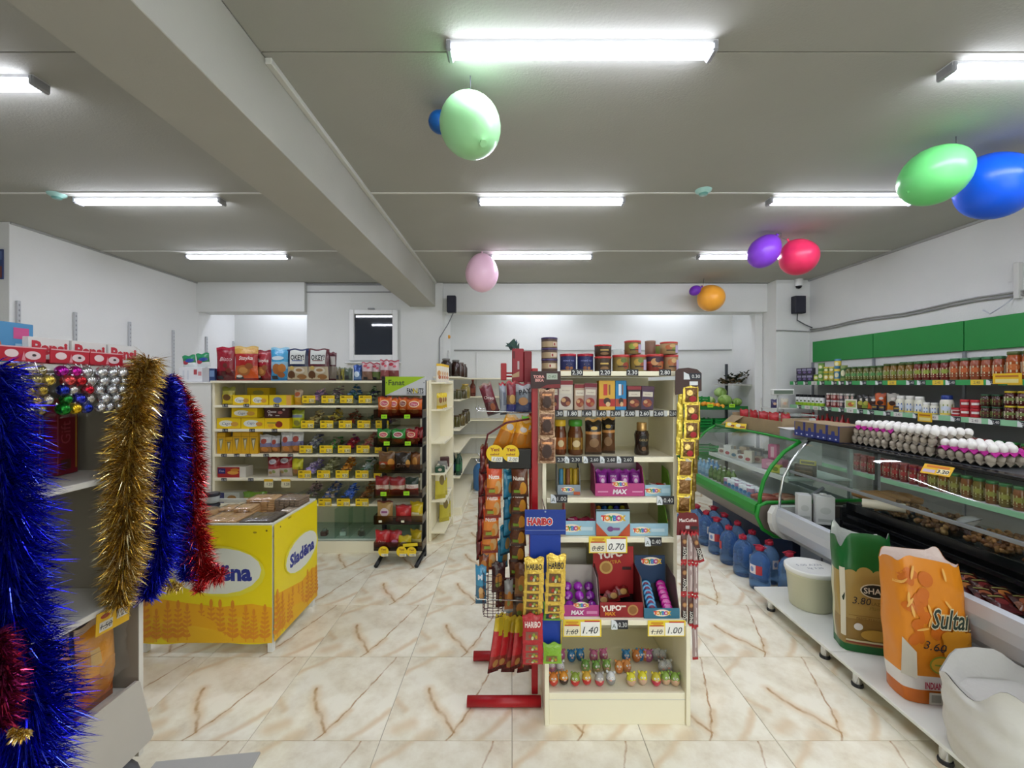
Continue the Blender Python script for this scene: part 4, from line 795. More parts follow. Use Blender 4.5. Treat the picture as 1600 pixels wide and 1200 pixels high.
for i, (a, b, y0, y1, ry) in enumerate([(766, 790, 644, 706, .42), (783, 805, 652, 706, .32), (797, 820, 655, 706, .22), (812, 831, 650, 706, .05)]):
    hang(a, b, y0, y1, 2.27 + .018 * (i % 2), [(.1, '#7a3a14'), (.6, '#c9781f'), (.9, '#eaa62c'), (1, '#f0c07a')], lambda w, h: [('e', 0, h * .4, w * .28, h * .18, C('#b5741c')), ('e', w * .05, h * .7, w * .25, h * .08, C('#cfc6bf'))], '%s orange crisp bag from the aisle side above the round price discs' % ORD[i], ry=ry, seed=120 + i, rz=.15)
g = G(); g.box(-.1, .095, 2.215, 2.33, 1.27, 1.275, M('#4a1216', .5), .001); g.box(-.1, .095, 2.215, 2.22, 1.275, 1.36, M('#5c161c', .3, trans=.0), .001) if False else None
g.tube([(.09, 2.22, 1.44), (-.03, 2.22, 1.42), (-.125, 2.22, 1.36), (-.15, 2.22, 1.25)], .006, M('#5c161c', .4), 6); ob('tray_rim', g, t)
ob('price_sticker', (lambda g: g.box(-.018, .018, -.001, 0, -.008, .008, C('#5fae2a'), .0003))(G()), t, (X(821, 2.23), 2.232, Z(653, 2.23)), (0, .1, 0))

# ================================================================ blue hanging sweet card with strips of small bags
def strip_thing(name, lab, cat, loc=(0, 0, 0)): return thing(name, lab, cat, loc)
D = 2.0
t = strip_thing('sweet_hanger', 'blue hanging sweet card with gold, red and green small bags', 'display')
g = G(); bl = C('#14378f'); g.box(X(820, D), X(884, D), D - .003, D, Z(835, D), Z(796, D), bl, .001)
g.lathe([(.003, 0), (.003, .001)], C('#8aa0b8'), 10, (0, 0, 0)) if False else None
cx = X(843.5, D); h = .031
g.dec(flat(D - .003), [('t', 'HARIBO', cx, Z(814.5, D), h * 1.0, C('#e9e4e6'), {'bold': .1, 'maxw': .122}), ('t', 'HARIBO', cx, Z(814.5, D), h * .95, C('#c23034'), {'bold': .05, 'maxw': .116}), ('r', X(821, D), X(883, D), Z(828.5, D), Z(827.8, D), C('#8d9ccf')), ('e', X(852, D), Z(799, D), .004, .004, C('#93a5bf'))]); ob('header_card', g, t)
g = G(); g.box(X(828, 2.003), X(876, 2.003), 2.002, 2.006, Z(1012, 2.003), Z(834, 2.003), C('#123a9a'), .001); ob('backing_board', g, t)
def gummy(px, y0, y1, w, d, col, tx, i, win='#6b5030'):
    W, Hh = w * d / K, (y1 - y0) * d / K
    dc = [('r', -W * .36, W * .26, Hh * .12, Hh * .42, C(win)), ('e', -W * .15, Hh * .26, W * .07, Hh * .08, C('#b03a2a')), ('e', W * .05, Hh * .3, W * .07, Hh * .08, C('#8aa03a')), ('e', W * .17, Hh * .24, W * .06, Hh * .07, C('#c9952a')), ('e', -W * .02, Hh * .2, W * .06, Hh * .07, C('#c9c9a0'))]
    if tx: dc += [('t', tx, 0, Hh * .68, Hh * .2, INK if tx and col != '#b3202a' else C('#f0e2dc'), {'bold': .02, 'maxw': W * .8})]
    ob('sweet_bag', bag(W, Hh, .014, [(.1, col), (1, col)], dc, i, col == '#e2bf52'), t, (X(px, d), d - .008, Z(y1, d)), (0, .02 * math.sin(i), 0))
gold = '#e2bf52'
for i, (y0, y1) in enumerate(((870, 912), (893, 925), (907, 938), (920, 950), (932, 962))): gummy(834.5 - .5 * i, y0, y1, 31, 1.975 + .007 * i, gold, 'HARIBO' if i == 0 else None, i)
for i, (y0, y1) in enumerate(((958, 1003), (985, 1018), (1000, 1028), (1012, 1036))): gummy(832.5, y0, y1, 32, 1.975 + .007 * i, '#b3202a', 'HARIBO' if i == 0 else None, 10 + i, '#8a5a4a')
for i, (y0, y1) in enumerate(((865, 915), (892, 930), (905, 942), (925, 957), (940, 967))): gummy(868 - .5 * i, y0, y1, 31, 1.968 + .007 * i, gold, 'HARIBO' if i == 0 else None, 20 + i)
gummy(863, 1003, 1035, 29, 1.98, '#7fae2a', None, 31, '#7a6a3a'); gummy(863, 938, 968, 29, 1.996, '#5f8f2a', None, 32, '#2a2a3a')
g = G(); g.tube([(X(876.5, 2.0), 1.995, Z(965, 2)), (X(876.5, 2.0), 1.995, Z(1015, 2))], .004, F('#b8a23a'), 6); ob('side_strip', g, t)
g = G(); g.tube([(X(852, D), 2.0, Z(799, D)), (X(852, D), 2.04, Z(797, D)), (X(852, D), 2.19, Z(797, D))], .003, CHROME, 6); ob('hook', g, t)

# brown coffee sachet strip on the aisle side
d = 2.16
def sachet(par, x0, x1, y0, y1, d, c1, dec, ry=0, seed=0, foil=True):
    w, h = (x1 - x0) * d / K, (y1 - y0) * d / K
    ob('sachet', bag(w, h, .014, [(.07, c1), (.93, c1), (1, c1)], dec(w, h) if dec else (), seed, foil, 6, 10), par, (X((x0 + x1) / 2, d), d, Z(y1, d)), (0, ry, 0))
t = thing('sachet_strip', 'dark header card with a strip of copper brown coffee sachets', 'coffee')
g = G(); g.box(X(829, d), X(876, d), d - .002, d, Z(607, d), Z(580, d), C('#38201f'), .001)
g.dec(flat(d - .002), [('t', 'TORA', X(842, d), Z(588.5, d), .014, C('#d99a92'), {'bold': .05}), ('t', 'BIKA', X(843, d), Z(594, d), .014, C('#d99a92'), {'bold': .05}), ('r', X(854, d), X(871, d), Z(593, d), Z(583.5, d), C('#aab4a4')), ('t', '0.40', X(862.5, d), Z(588.5, d), .016, C('#3a5a42'), {'shear': .2}), ('p', [(X(845, d), Z(606, d)), (X(875, d), Z(606, d)), (X(875, d), Z(600, d)), (X(855, d), Z(601, d))], C('#7a1f22'))]); ob('header_card', g, t)
cb = lambda w, h: [('r', -w * .42, w * .42, h * .1, h * .9, FO('#6b4630')), ('e', 0, h * .45, w * .3, h * .25, C('#3a2218')), ('r', -w * .3, w * .3, h * .72, h * .8, FO('#c98a5a'))]
for i, (a, b, y0, y1, k) in enumerate(((842, 867, 608, 645, 0), (842, 867, 643, 684, 0), (840, 868, 682, 724, .02))): sachet(t, a, b, y0, y1, d + .003 * i, '#a58468', cb, k, i)
# gold sachet strips on the counter side
t = thing('sachet_strip', 'brown header card with a long strip of shiny gold coffee sachets', 'coffee'); d = 2.15
g = G(); pts = [(X(1055, d), Z(617, d)), (X(1096, d), Z(611, d)), (X(1096, d), Z(583, d)), (X(1089, d), Z(577, d)), (X(1075, d), Z(574.5, d)), (X(1060, d), Z(576, d)), (X(1055, d), Z(580, d))]
g.prism(pts, d - .002, d, C('#3f2622'))
g.dec(flat(d - .002), [('r', X(1075, d), X(1095, d), Z(593, d), Z(583, d), C('#1f2430')), ('t', '0.30', X(1087, d), Z(588, d), .017, C('#e2e2e0')), ('p', [(X(1068, d), Z(593, d)), (X(1078, d), Z(593, d)), (X(1076, d), Z(585, d)), (X(1068, d), Z(581, d))], C('#d5dadd')), ('r', X(1077, d), X(1090, d), Z(602, d), Z(596, d), C('#dde0e2'))]); ob('header_card', g, t)
gs = lambda c: (lambda w, h: [('r', -w * .36, w * .4, h * .1, h * .9, FO('#6b4a1c')), ('e', w * .1, h * .28, w * .22, h * .16, C('#a5202a')), ('e', -w * .1, h * .62, w * .2, h * .16, FO('#e0c06a'))] if c else [('r', -w * .38, w * .38, h * .1, h * .86, FO('#7a5424')), ('r', w * .0, w * .4, h * .84, h * .92, C('#c9c4b4'))])
SG = [(1066, 1092, 603, 631, 1), (1069, 1094, 630, 659, 1), (1068, 1092, 658, 687, 1), (1063, 1086, 687, 716, 1), (1058, 1082, 716, 745, 0), (1057, 1081, 745, 774, 0), (1057, 1079, 773, 801, 0)]
for i, (a, b, y0, y1, c) in enumerate(SG): sachet(t, a, b, y0, y1, d - .004 * (i % 2), '#e6c84a', gs(c), .03 * (i > 2), 50 + i)
for i in range(4): sachet(t, 1059 - i, 1069 - i, 602 + 27 * i, 630 + 27 * i, d + .012, '#d9c04a', None, 0, 70 + i)
for i in range(5): sachet(t, 1086 - 2 * i, 1094 - 2 * i, 655 + 28 * i, 684 + 28 * i, d + .03, '#6b5416', None, 0, 75 + i)
t = thing('coffee_strip', 'dark red header card with strips of slim coffee sticks', 'coffee'); d = 2.1
g = G(); pts = [(X(1057, d), Z(836, d)), (X(1092, d), Z(836, d)), (X(1091, d), Z(808, d)), (X(1086, d), Z(802, d)), (X(1074, d), Z(800, d)), (X(1062, d), Z(802, d)), (X(1058, d), Z(808, d))]
g.prism(pts, d - .002, d, C('#6b161c')); g.dec(flat(d - .002), [('t', 'MacCoffee', X(1074.5, d), Z(812.5, d), .016, C('#e6d5d2'), {'bold': .03, 'maxw': .085}), ('r', X(1071, d), X(1077, d), Z(826, d), Z(821, d), C('#b9b4b4')), ('r', X(1079, d), X(1090, d), Z(827, d), Z(822, d), C('#2a2224'))]); ob('header_card', g, t)
def stick(px, y0, y1, face, ry=0, w=9., k=0):
    W, h = w * d / K, (y1 - y0) * d / K; g = bag(W, h, .012, [(.06, '#a01c24'), (.12, '#a01c24'), (.9, '#5a3a34' if face else '#a08a88'), (1, '#b01f2a')], [], k, False, 6, 12); fn = bag_surf(W, h, .012, k)
    if face: g.dec(fn, [('r', -W * .38, W * .38, h * .12, h * .5, C('#17130f')), ('t', 'ENJOY', 0, h * .31, W * .5, C('#ddd6cf'), {'rot': PI / 2, 'bold': .03}), ('e', 0, h * .68, W * .38, W * .42, C('#8d5a34')), ('e', 0, h * .68, W * .26, W * .28, C('#b58a5a'))], .001)
    else: g.dec(fn, [('r', -W * .1, W * .1, h * .12, h * .88, C('#cfc4c0'))], .001)
    ob('coffee_stick', g, t, (X(px, d), d - .012 - .002 * (k % 3), Z(y1, d)), (0, ry, .1))
for r_, (y0, y1) in enumerate(((829, 876), (876, 926), (926, 976))):
    stick(1067, y0, y1, 1, 0, 9.5, 3 * r_); stick(1077, y0 + 1, y1, r_ == 2, 0, 9, 3 * r_ + 1); stick(1085, y0 + 2, y1 + 1, 0, 0, 8, 3 * r_ + 2)
stick(1094, 828, 876, 1, -.3, 9.5, 11); stick(1085, 975, 1028, 0, -.03, 9, 12)
g = G(); g.tube([(X(1076, d), d - .005, Z(828, d)), (X(1076, d), d - .005, Z(1020, d))], .002, C('#7a1a20'), 5); g.tube([(X(1076, d), d, Z(806, d)), (.835, 2.19, Z(806, d))], .002, CHROME, 5); ob('hanger', g, t)
# ================================================================ biscuit and sweet shelving beyond the yellow table
t = thing('biscuit_shelving', 'long white shelving of biscuits and loose sweets beyond the yellow table', 'shelf', (0, 0, 0))
BX0, BX1, BD, BB = -2.886, -.86, 4.12, 4.62
BZ = [1.652, 1.415, 1.185, .945, .715, .47]
for x in (BX0, BX1 - .025):
    g = G(); g.box(x, x + .025, BD + .02, BB, 0, 1.63, SHELFW, .002); ob('side_panel', g, t)
g = G(); g.box(BX0 + .026, BX1 - .026, BB - .02, BB - .005, 0, 1.63, M('#e6e0c6', .5), .001); ob('back_panel', g, t)
XM = X(458, BD)
for k, z in enumerate(BZ):
    g = G()
    if k == 0: g.box(BX0, BX1, BD - .01, BB, z - .022, z, SHELFW, .002)
    elif k < 5: g.box(BX0 + .026, BX1 - .026, BD, BB - .021, z - .022, z, SHELFW, .002)
    else: g.box(BX0 + .026, BX1 - .026, BD, BB - .021, z - .022, z, SHELFW, .002)
    ob('shelf', g, t)
g = G(); g.box(BX0 + .026, BX1 - .026, BD + .0, BB - .021, .12, .14, M('#b9c6bd', .3), .002); ob('shelf', g, t)
g = G(); g.box(BX0 + .026, BX1 - .026, BD - .005, BD + .012, 0, .115, SHELFW, .002); ob('kick_plate', g, t)
g = G(); g.box(X(496, BD), BX1 - .026, BD - .006, BD, .14, .30, thin_glass((.86, .94, .9), 1, .02), .0005); ob('glass_front', g, t)
for px in (523, 545, 568): 
    g = G(); g.box(X(px, BD) - .002, X(px, BD) + .002, BD + .001, BB - .03, .141, .42, thin_glass((.86, .94, .9), 1, .02), .0005); ob('glass_divider', g, t)
for px, py in ((352, 634), (385, 634), (432, 634), (352, 673), (394, 673), (429, 673), (350, 712), (370, 712), (388, 712), (416, 712), (454, 712), (350, 750), (392, 750)): tag(t, px, py - .5, BD - .001, 8.5, 5, '2.10')
for px in (420, 447): 
    g = G(); w_, h_ = 14 * BD / K, 13 * BD / K; g.box(-w_ / 2, w_ / 2, -.002, 0, -h_ / 2, h_ / 2, C('#ded8b4'), .0003); g.dec(flat(-.002), [('r', -w_ * .5, w_ * .5, h_ * .2, h_ * .5, C('#e0b51c')), ('t', '1.20', w_ * .12, -h_ * .1, h_ * .3, INK)]); ob('offer_label', g, t, (X(px, BD), BD - .003, Z(755, BD)))
def bx(x0, x1, yt, k, col, dec, lab, d=4.16, dp=.12, grp=None, rz=0, z=None, name='biscuit_box', cat='box', side=None):
    w, h, p = dims(x0, x1, yt, d, BZ[k] if z is None else z)
    return ob(name, carton(w, h, dp, col, dec(w, h) if dec else (), side), None, (p[0], d + dp / 2, p[2]), (0, 0, rz), lab, cat, grp)
def bg(x0, x1, yt, k, bands, dec, lab, d=4.18, dp=.08, grp=None, rz=0., seed=0, z=None, name='biscuit_bag', cat='bag', foil=False):
    w, h, p = dims(x0, x1, yt, d, BZ[k] if z is None else z)
    return ob(name, bag(w, h, dp, bands, dec(w, h) if dec else (), seed + int(x0), foil), None, (p[0], d + dp / 2, p[2]), (0, 0, rz), lab, cat, grp)
# top board
def cook(tx, c1='#a5602c', tc='#e6d2cc', m=1):
    return lambda w, h: [('t', tx, w * .05, h * .66, h * .11, C(tc), {'bold': .02, 'shear': .2, 'maxw': w * .7}), ('e', -w * .05, h * .3, w * .3, h * .15, C(c1)), ('e', -w * .05, h * .3, w * .2, h * .09, C('#c48a4a')), ('e', w * .2, h * .42, w * .16, h * .09, C('#8a4a22')), ('r', -w * .42, -w * .1, h * .04, h * .14, INK), ('e', -w * .26, h * .13, w * .14, h * .04, C('#dcd8d0'))]
bg(334, 364, 542, 0, [(.04, '#5a0f18'), (.3, '#5a121c'), (.96, '#8d1528'), (1, '#a5203a')], lambda w, h: [('t', 'Bisto', w * .1, h * .64, h * .12, C('#d9b8bc'), {'shear': .25}), ('e', w * .1, h * .45, w * .12, h * .07, C('#5a2018')), ('e', w * .25, h * .3, w * .13, h * .07, C('#6b2a1c')), ('e', 0, h * .22, w * .12, h * .06, C('#4a1812')), ('r', -w * .42, -w * .1, h * .04, h * .14, INK)], 'dark crimson biscuit bag, first along the top board by the white end panel')
bg(363, 400, 541, 0, [(.04, '#7a1a14'), (.45, '#c9531c'), (.82, '#a51f20'), (.96, '#c99a4a'), (1, '#d9b46a')], cook('Stoyka'), 'tall gold-topped orange and red biscuit bag on the top board', d=4.15)
bg(396, 421, 547, 0, [(.04, '#6b1418'), (.5, '#8a1a20'), (.96, '#a52030'), (1, '#8a2a3a')], cook('Stoyka', '#a0622c'), 'smaller red biscuit bag beside the gold-topped one', d=4.21)
bg(420, 449, 543, 0, [(.04, '#1d6fa5'), (.35, '#2a86b8'), (.6, '#8fc0dc'), (.96, '#3f9fd0'), (1, '#8fc9e6')], lambda w, h: [('e', -w * .1, h * .35, w * .26, h * .16, C('#a5622c')), ('e', w * .2, h * .38, w * .2, h * .13, C('#b5702c')), ('e', w * .12, h * .18, w * .2, h * .09, C('#9a5a2c')), ('e', -w * .05, h * .68, w * .36, h * .06, C('#c9d9e2')), ('r', -w * .42, -w * .1, h * .04, h * .14, INK)], 'bright blue biscuit bag next to the navy bag', d=4.17)
def okey(c): return lambda w, h: [('r', -w * .36, w * .36, h * .52, h * .95, C('#d5d8d4')), ('t', 'OKEY!', 0, h * .73, h * .15, C('#26262a'), {'bold': .03, 'maxw': w * .64}), ('r', -w * .25, w * .25, h * .61, h * .64, C(c)), ('r', -w * .48, w * .48, h * .03, h * .44, C('#b0a286')), ('e', w * .1, h * .32, w * .26, h * .1, C('#c9c0ae')), ('e', w * .1, h * .33, w * .16, h * .05, C('#9c7a52')), ('e', -w * .28, h * .18, w * .18, h * .13, C('#5c3a20')), ('e', w * .2, h * .12, w * .22, h * .08, C('#8d6236')), ('e', -w * .25, h * .4, w * .12, h * .06, C('#c2a45a'))]
bg(447, 481, 545, 0, [(.04, '#1c2444'), (.96, '#1c2444'), (1, '#2a3560')], okey('#3a4a8a'), 'navy bag with a white lettered panel, on the top board', dp=.05)
bg(479, 513, 545, 0, [(.04, '#4a2026'), (.96, '#5a2830'), (1, '#6b3840')], okey('#6b3a40'), 'maroon-brown bag with a white lettered panel, on the top board', dp=.05)
bg(511, 523, 550, 0, [(.04, '#4a2026'), (.5, '#8a8074'), (.9, '#5a3038'), (1, '#7a4a50')], lambda w, h: [('r', -w * .3, w * .3, h * .55, h * .85, C('#b9b4b0'))], 'second maroon bag turned edge-on beside its white-panelled twin', d=4.25, rz=.5)
for i, (a, b, yt, c) in enumerate(((524, 532, 574, '#6b6248'), (532, 537, 575, '#8a8434'), (537, 550, 575, '#4f5c4e'))): bg(a, b, yt, 0, [(.1, c), (.9, c), (1, '#7f8a74')], lambda w, h: [('r', -w * .4, w * .1, h * .1, h * .4, INK)], ['drab small sachet beside the edge-on maroon bag', 'mustard small sachet between two drab ones', 'dark green small sachet next to the blue foil bag'][i], d=4.17, dp=.04)
bg(550, 564, 570, 0, [(.1, '#2a4a8a'), (.6, '#6f93c9'), (1, '#3a5aa0')], lambda w, h: [('e', 0, h * .4, w * .3, h * .18, C('#c9d9ea'))], 'crumpled blue foil bag on the top board', d=4.16, foil=True)
for i, (a, b, yt, bn) in enumerate(((563, 580, 566, '#7a5a4a'), (578, 594, 567, '#5a6b3a'), (592, 606, 562, '#8a4a4a'), (603, 622, 563, '#7a3a3a'))):
    bg(a, b, yt, 0, [(.1, '#4a3a34'), (.5, bn), (.95, '#c9b4b8'), (1, '#b0525f')], lambda w, h: [('e', -w * .1, h * .8, w * .2, h * .08, C('#b03a4a')), ('e', w * .2, h * .7, w * .15, h * .06, C('#c95a6a')), ('r', -w * .3, w * .1, h * .06, h * .2, INK)], '%s clear sweet bag with red and white wrappers from the blue foil bag' % ORD[i], d=4.15 + .03 * (i % 2), grp='clear sweet bags on the top board')
# left half, biscuit cartons
YB = '#e6c40e'
def ylogo(tx='Cago', c='#2f3f7a'): return lambda w, h: [('e', -w * .1, h * .5, w * .3, h * .3, C('#e4e2d4')), ('t', tx, -w * .1, h * .5, h * .26, C(c), {'shear': .2, 'maxw': w * .42}), ('e', w * .26, h * .45, w * .16, h * .22, C('#c9953a')), ('r', -w * .5, w * .5, 0, h * .06, C('#c99a1c'))]
bg(343, 364, 605, 1, [(.1, '#b5a01a'), (.6, '#dcc51c'), (.8, '#b9b04a'), (1, '#8a8a3a')], lambda w, h: [('e', 0, h * .42, w * .3, h * .18, C('#6b4a1f'))], 'yellow biscuit bag on the second board by the end panel')
bx(363.5, 391, 617.5, 1, YB, ylogo(), 'small yellow carton, first beside the yellow bag on the second board')
bx(392, 418.5, 617.5, 1, YB, ylogo(), 'small yellow carton, middle of three on the second board')
bx(420.5, 455, 617.5, 1, '#dcc21a', lambda w, h: [('e', -w * .12, h * .5, w * .2, h * .3, C('#6f7fa5')), ('r', w * .28, w * .5, 0, h, C('#d9a04a'))], 'small yellow carton with an orange end on the second board')
bx(386, 421, 606, 1, '#c9ab14', lambda w, h: [('e', 0, h * .7, w * .25, h * .15, C('#9a9040'))], 'long yellow carton set back on the second board', d=4.34)
bg(457, 471, 609, 1, [(.5, '#d9a52c'), (1, '#c9b49a')], lambda w, h: [('e', 0, h * .7, w * .3, h * .15, C('#b5623a'))], 'small amber packet between the cartons and the sweet bins, second board')
Z3 = BZ[2] + .145 - .03
b1 = bx(338.5, 375.5, 653.5, 2, YB, ylogo(), 'yellow carton at the end panel on the third board, bottom tier')
bx(376.5, 413, 653.5, 2, YB, lambda w, h: [('e', -w * .05, h * .5, w * .34, h * .33, C('#d9dcd4')), ('t', 'Cago', -w * .08, h * .55, h * .24, C('#2f3f7a'), {'shear': .2}), ('e', w * .28, h * .45, w * .14, h * .2, C('#c98a3a'))], 'middle yellow carton of the third board, bottom tier')
bx(413.5, 452, 653.5, 2, '#e6bf12', lambda w, h: [('e', w * .08, h * .42, w * .15, h * .3, C('#8d2f1c')), ('r', -w * .4, -w * .02, h * .5, h * .62, C('#8a8a3a')), ('e', -w * .25, h * .3, w * .12, h * .18, C('#d9a52c'))], 'yellow carton with a red print on the third board, bottom tier')
zt = Z(653.5, 4.16) + .002
bx(361.5, 401.5, 638, 2, YB, ylogo(), 'large yellow carton resting on two others, third board', z=zt)
bx(413.5, 451, 638, 2, '#43211c', lambda w, h: [('t', 'Choco', -w * .2, h * .66, h * .24, C('#d9cfca'), {'bold': .03, 'maxw': w * .4}), ('t', 'Pie', -w * .26, h * .32, h * .24, C('#d9cfca'), {'bold': .03}), ('e', w * .15, h * .55, w * .1, h * .16, C('#a5605a')), ('e', w * .3, h * .85, w * .06, h * .1, C('#c9c4ba')), ('r', -w * .05, w * .12, h * .2, h * .28, C('#c9c0b4'))], 'dark brown carton with white lettering on the third board', z=zt)
bg(453, 473, 641, 2, [(.1, '#8a941a'), (.6, '#c9c81c'), (.8, '#b9c84a'), (1, '#8f9a2a')], lambda w, h: [('r', -w * .4, w * .4, h * .6, h * .75, C('#7f8a9a')), ('e', 0, h * .3, w * .25, h * .16, C('#8a8a3a'))], 'lime and yellow packet by the sweet bins on the third board')
for i, (a, b, yt) in enumerate(((339, 351.5, 676.5), (352, 363, 683), (363.5, 376.5, 675.5), (377, 389, 675.5), (389.5, 402.5, 675.5))):
    bx(a, b, yt, 3, '#d9a81a', lambda w, h: [('p', [(-w * .3, h * .72), (w * .3, h * .72), (0, h * .12)], C('#9c9a6a' if i < 1 else '#8a7a4a')), ('p', [(-w * .14, h * .62), (w * .16, h * .66), (0, h * .2)], C('#d9d2b4')), ('r', -w * .5, w * .5, h * .78, h * .82, C('#b98a14'))], '%s upright yellow-orange carton from the end panel, fourth board' % ORD[i], grp='upright cartons on the fourth board', dp=.09)
SV = [(.1, '#5a4a7a'), (.45, '#7a6a9a'), (.55, '#b9b4c4'), (1, '#cfd2d6')]
for i, (a, b, yt) in enumerate(((402, 421, 680), (420, 435, 682), (436, 454, 676), (451, 472, 675))):
    bg(a, b, yt, 3, [(.1, '#7a5a3a'), (.35, '#a5743f'), (.55, '#7f7aa0'), (1, '#c4c6ca')], lambda w, h: [('e', 0, h * .66, w * .24, h * .14, C('#a5483a')), ('e', w * .05, h * .22, w * .28, h * .14, C('#c9823a')), ('r', -w * .3, w * .3, h * .8, h * .86, C('#e0e0e0'))], '%s silver-topped biscuit bag along the fourth board' % ORD[i], grp='silver-topped bags', d=4.16 + .02 * (i % 2), foil=False)
bx(340, 384, 729.5, 4, '#d9d5ca', lambda w, h: [('r', -w * .5, w * .28, 0, h * .96, C('#a52424')), ('r', -w * .48, -w * .22, h * .35, h * .85, C('#2a2468')), ('t', 'Finn', -w * .35, h * .6, h * .2, C('#c9c4dc')), ('e', w * .05, h * .45, w * .2, h * .18, C('#d99a3f')), ('e', w * .12, h * .7, w * .16, h * .14, C('#c9822c'))], 'low red and white carton alone on the fifth board')
for i, (a, b, yt) in enumerate(((415, 434, 715), (432, 454, 713))):
    bg(a, b, yt, 4, [(.1, '#b9b0a8'), (.42, '#c4b8b0'), (.6, '#a5404a'), (1, '#8a1a24')], lambda w, h: [('e', 0, h * .78, w * .3, h * .12, C('#c9c4cc')), ('t', 'Finn', 0, h * .78, h * .1, C('#2a2a5a'), {'maxw': w * .5}), ('e', -w * .15, h * .25, w * .14, h * .08, C('#a58a5a')), ('e', w * .15, h * .3, w * .14, h * .08, C('#8a9a5a'))], '%s red and white biscuit bag on the fifth board' % ('smaller', 'larger')[i], d=4.14 + .03 * i)
bg(453, 471, 718, 4, [(.4, '#8d7a4a'), (.6, '#c9c02a'), (1, '#d9d83a')], lambda w, h: [('e', 0, h * .3, w * .3, h * .15, C('#a5703a'))], 'yellow-green packet by the sweet bins on the fifth board')
bx(340, 374, 770, 5, '#c9c4ba', lambda w, h: [('r', -w * .5, -w * .2, 0, h, C('#2a2468')), ('e', w * .15, h * .5, w * .2, h * .25, C('#a5743a'))], 'violet and white carton on the sixth board, just over the table')
bg(376, 414, 770, 5, [(.5, '#c9a54a'), (1, '#7aa52c')], None, 'green-topped packet on the sixth board, just over the table')
# right half: acrylic bins of loose sweets
PAL = [('#8a6a8a', '#b98a9a', '#5a4a6a'), ('#6a5a5a', '#9aa58a', '#4a3a4a'), ('#1f3a4a', '#2a4a6a', '#3a5a4a'), ('#2a3a2a', '#7a8a6a', '#2a2a4a'),
       ('#8a7a4a', '#5a4a2a', '#a59a6a'), ('#b9a54a', '#3a2a1a', '#7a6a2a'), ('#4a3a2a', '#6b2a1a', '#3a2a1a'), ('#4a4a3a', '#6a5a3a', '#2a3a2a'), ('#3a2a4a', '#5a3a3a', '#2a3a2a'),
       ('#6a6a7a', '#4a4a5a', '#8a8a8a'), ('#2a5a2a', '#5a8a4a', '#7a6a5a'), ('#8a1f2a', '#6b1420', '#4a1a3a'), ('#8a6a4a', '#9a7a6a', '#7a3a3a'), ('#4a3a3a', '#7a5a2a', '#3a3a2a'),
       ('#8a7ab0', '#a59ac4', '#6a5a8a'), ('#7a7a5a', '#5a5a3a', '#9a9a7a'), ('#8a5a1a', '#6b3a12', '#a5742c'), ('#7a8a8a', '#c9cfd0', '#3a5a3a'), ('#5a4a3a', '#8a7a4a', '#3a2a2a'),
       ('#5a4a4a', '#8a7a7a', '#3a3a3a'), ('#2a3a5a', '#3a4a7a', '#8a7a6a'), ('#2a4a9a', '#1f3a7a', '#4a6ab0'), ('#5a3a20', '#7a522c', '#3a2414'), ('#3a2a20', '#5a3a2a', '#2a1a14')]
def lift(c): return '#' + ''.join('%02x' % min(255, int(int(c[i:i + 2], 16) * 1.35 + 14)) for i in (1, 3, 5))
def heap(w, d, h, cols, seed):
    r = random.Random(seed); g = G(); ms = [M(c, .25, bump=.3) for c in cols]
    for i in range(70):
        u, v = r.uniform(-.46, .46), r.uniform(-.46, .46); z = h * (1 - .9 * abs(u) ** 1.5 * 1.4) * (.55 + .9 * (v + .46)) * r.uniform(.55, 1) * .72
        s = r.uniform(.011, .016); m = ms[r.randrange(3)]; i0 = len(g.v)
        g.add([(-s, -s * .55, -s * .4), (s, -s * .55, -s * .4), (s, s * .55, -s * .4), (-s, s * .55, -s * .4), (-s, -s * .4, s * .45), (s, -s * .4, s * .45), (s, s * .4, s * .45), (-s, s * .4, s * .45)], [(0, 3, 2, 1), (4, 5, 6, 7), (0, 1, 5, 4), (1, 2, 6, 5), (2, 3, 7, 6), (3, 0, 4, 7)], m)
        for sg in (-1, 1): g.add([(sg * s, 0, 0), (sg * s * 1.8, -s * .6, s * .4), (sg * s * 1.8, s * .6, -s * .2)], [(0, 1, 2)], m)
        g.xf(Matrix.Translation((u * w, v * d, max(.012, z))) @ Matrix.Rotation(r.uniform(0, 6), 4, 'Z') @ Matrix.Rotation(r.uniform(-.9, .9), 4, 'X'), i0)
    return g
binrows = [(1, (483, 513, 542, 571), 624, 628), (2, (481, 511, 540, 569, 597.5), 663, 666), (3, (478.5, 510, 538.5, 567.5, 596), 702, 706), (4, (476.5, 506, 535, 566, 594.5), 741, 744), (5, (474, 504, 509 + 29 - 29 + 0, 537, 566), 785, 0)]
binrows[4] = (5, (478, 508, 537, 566), 785, 0)
n = 0; rown = {1: 'second', 2: 'third', 3: 'fourth', 4: 'fifth', 5: 'sixth'}
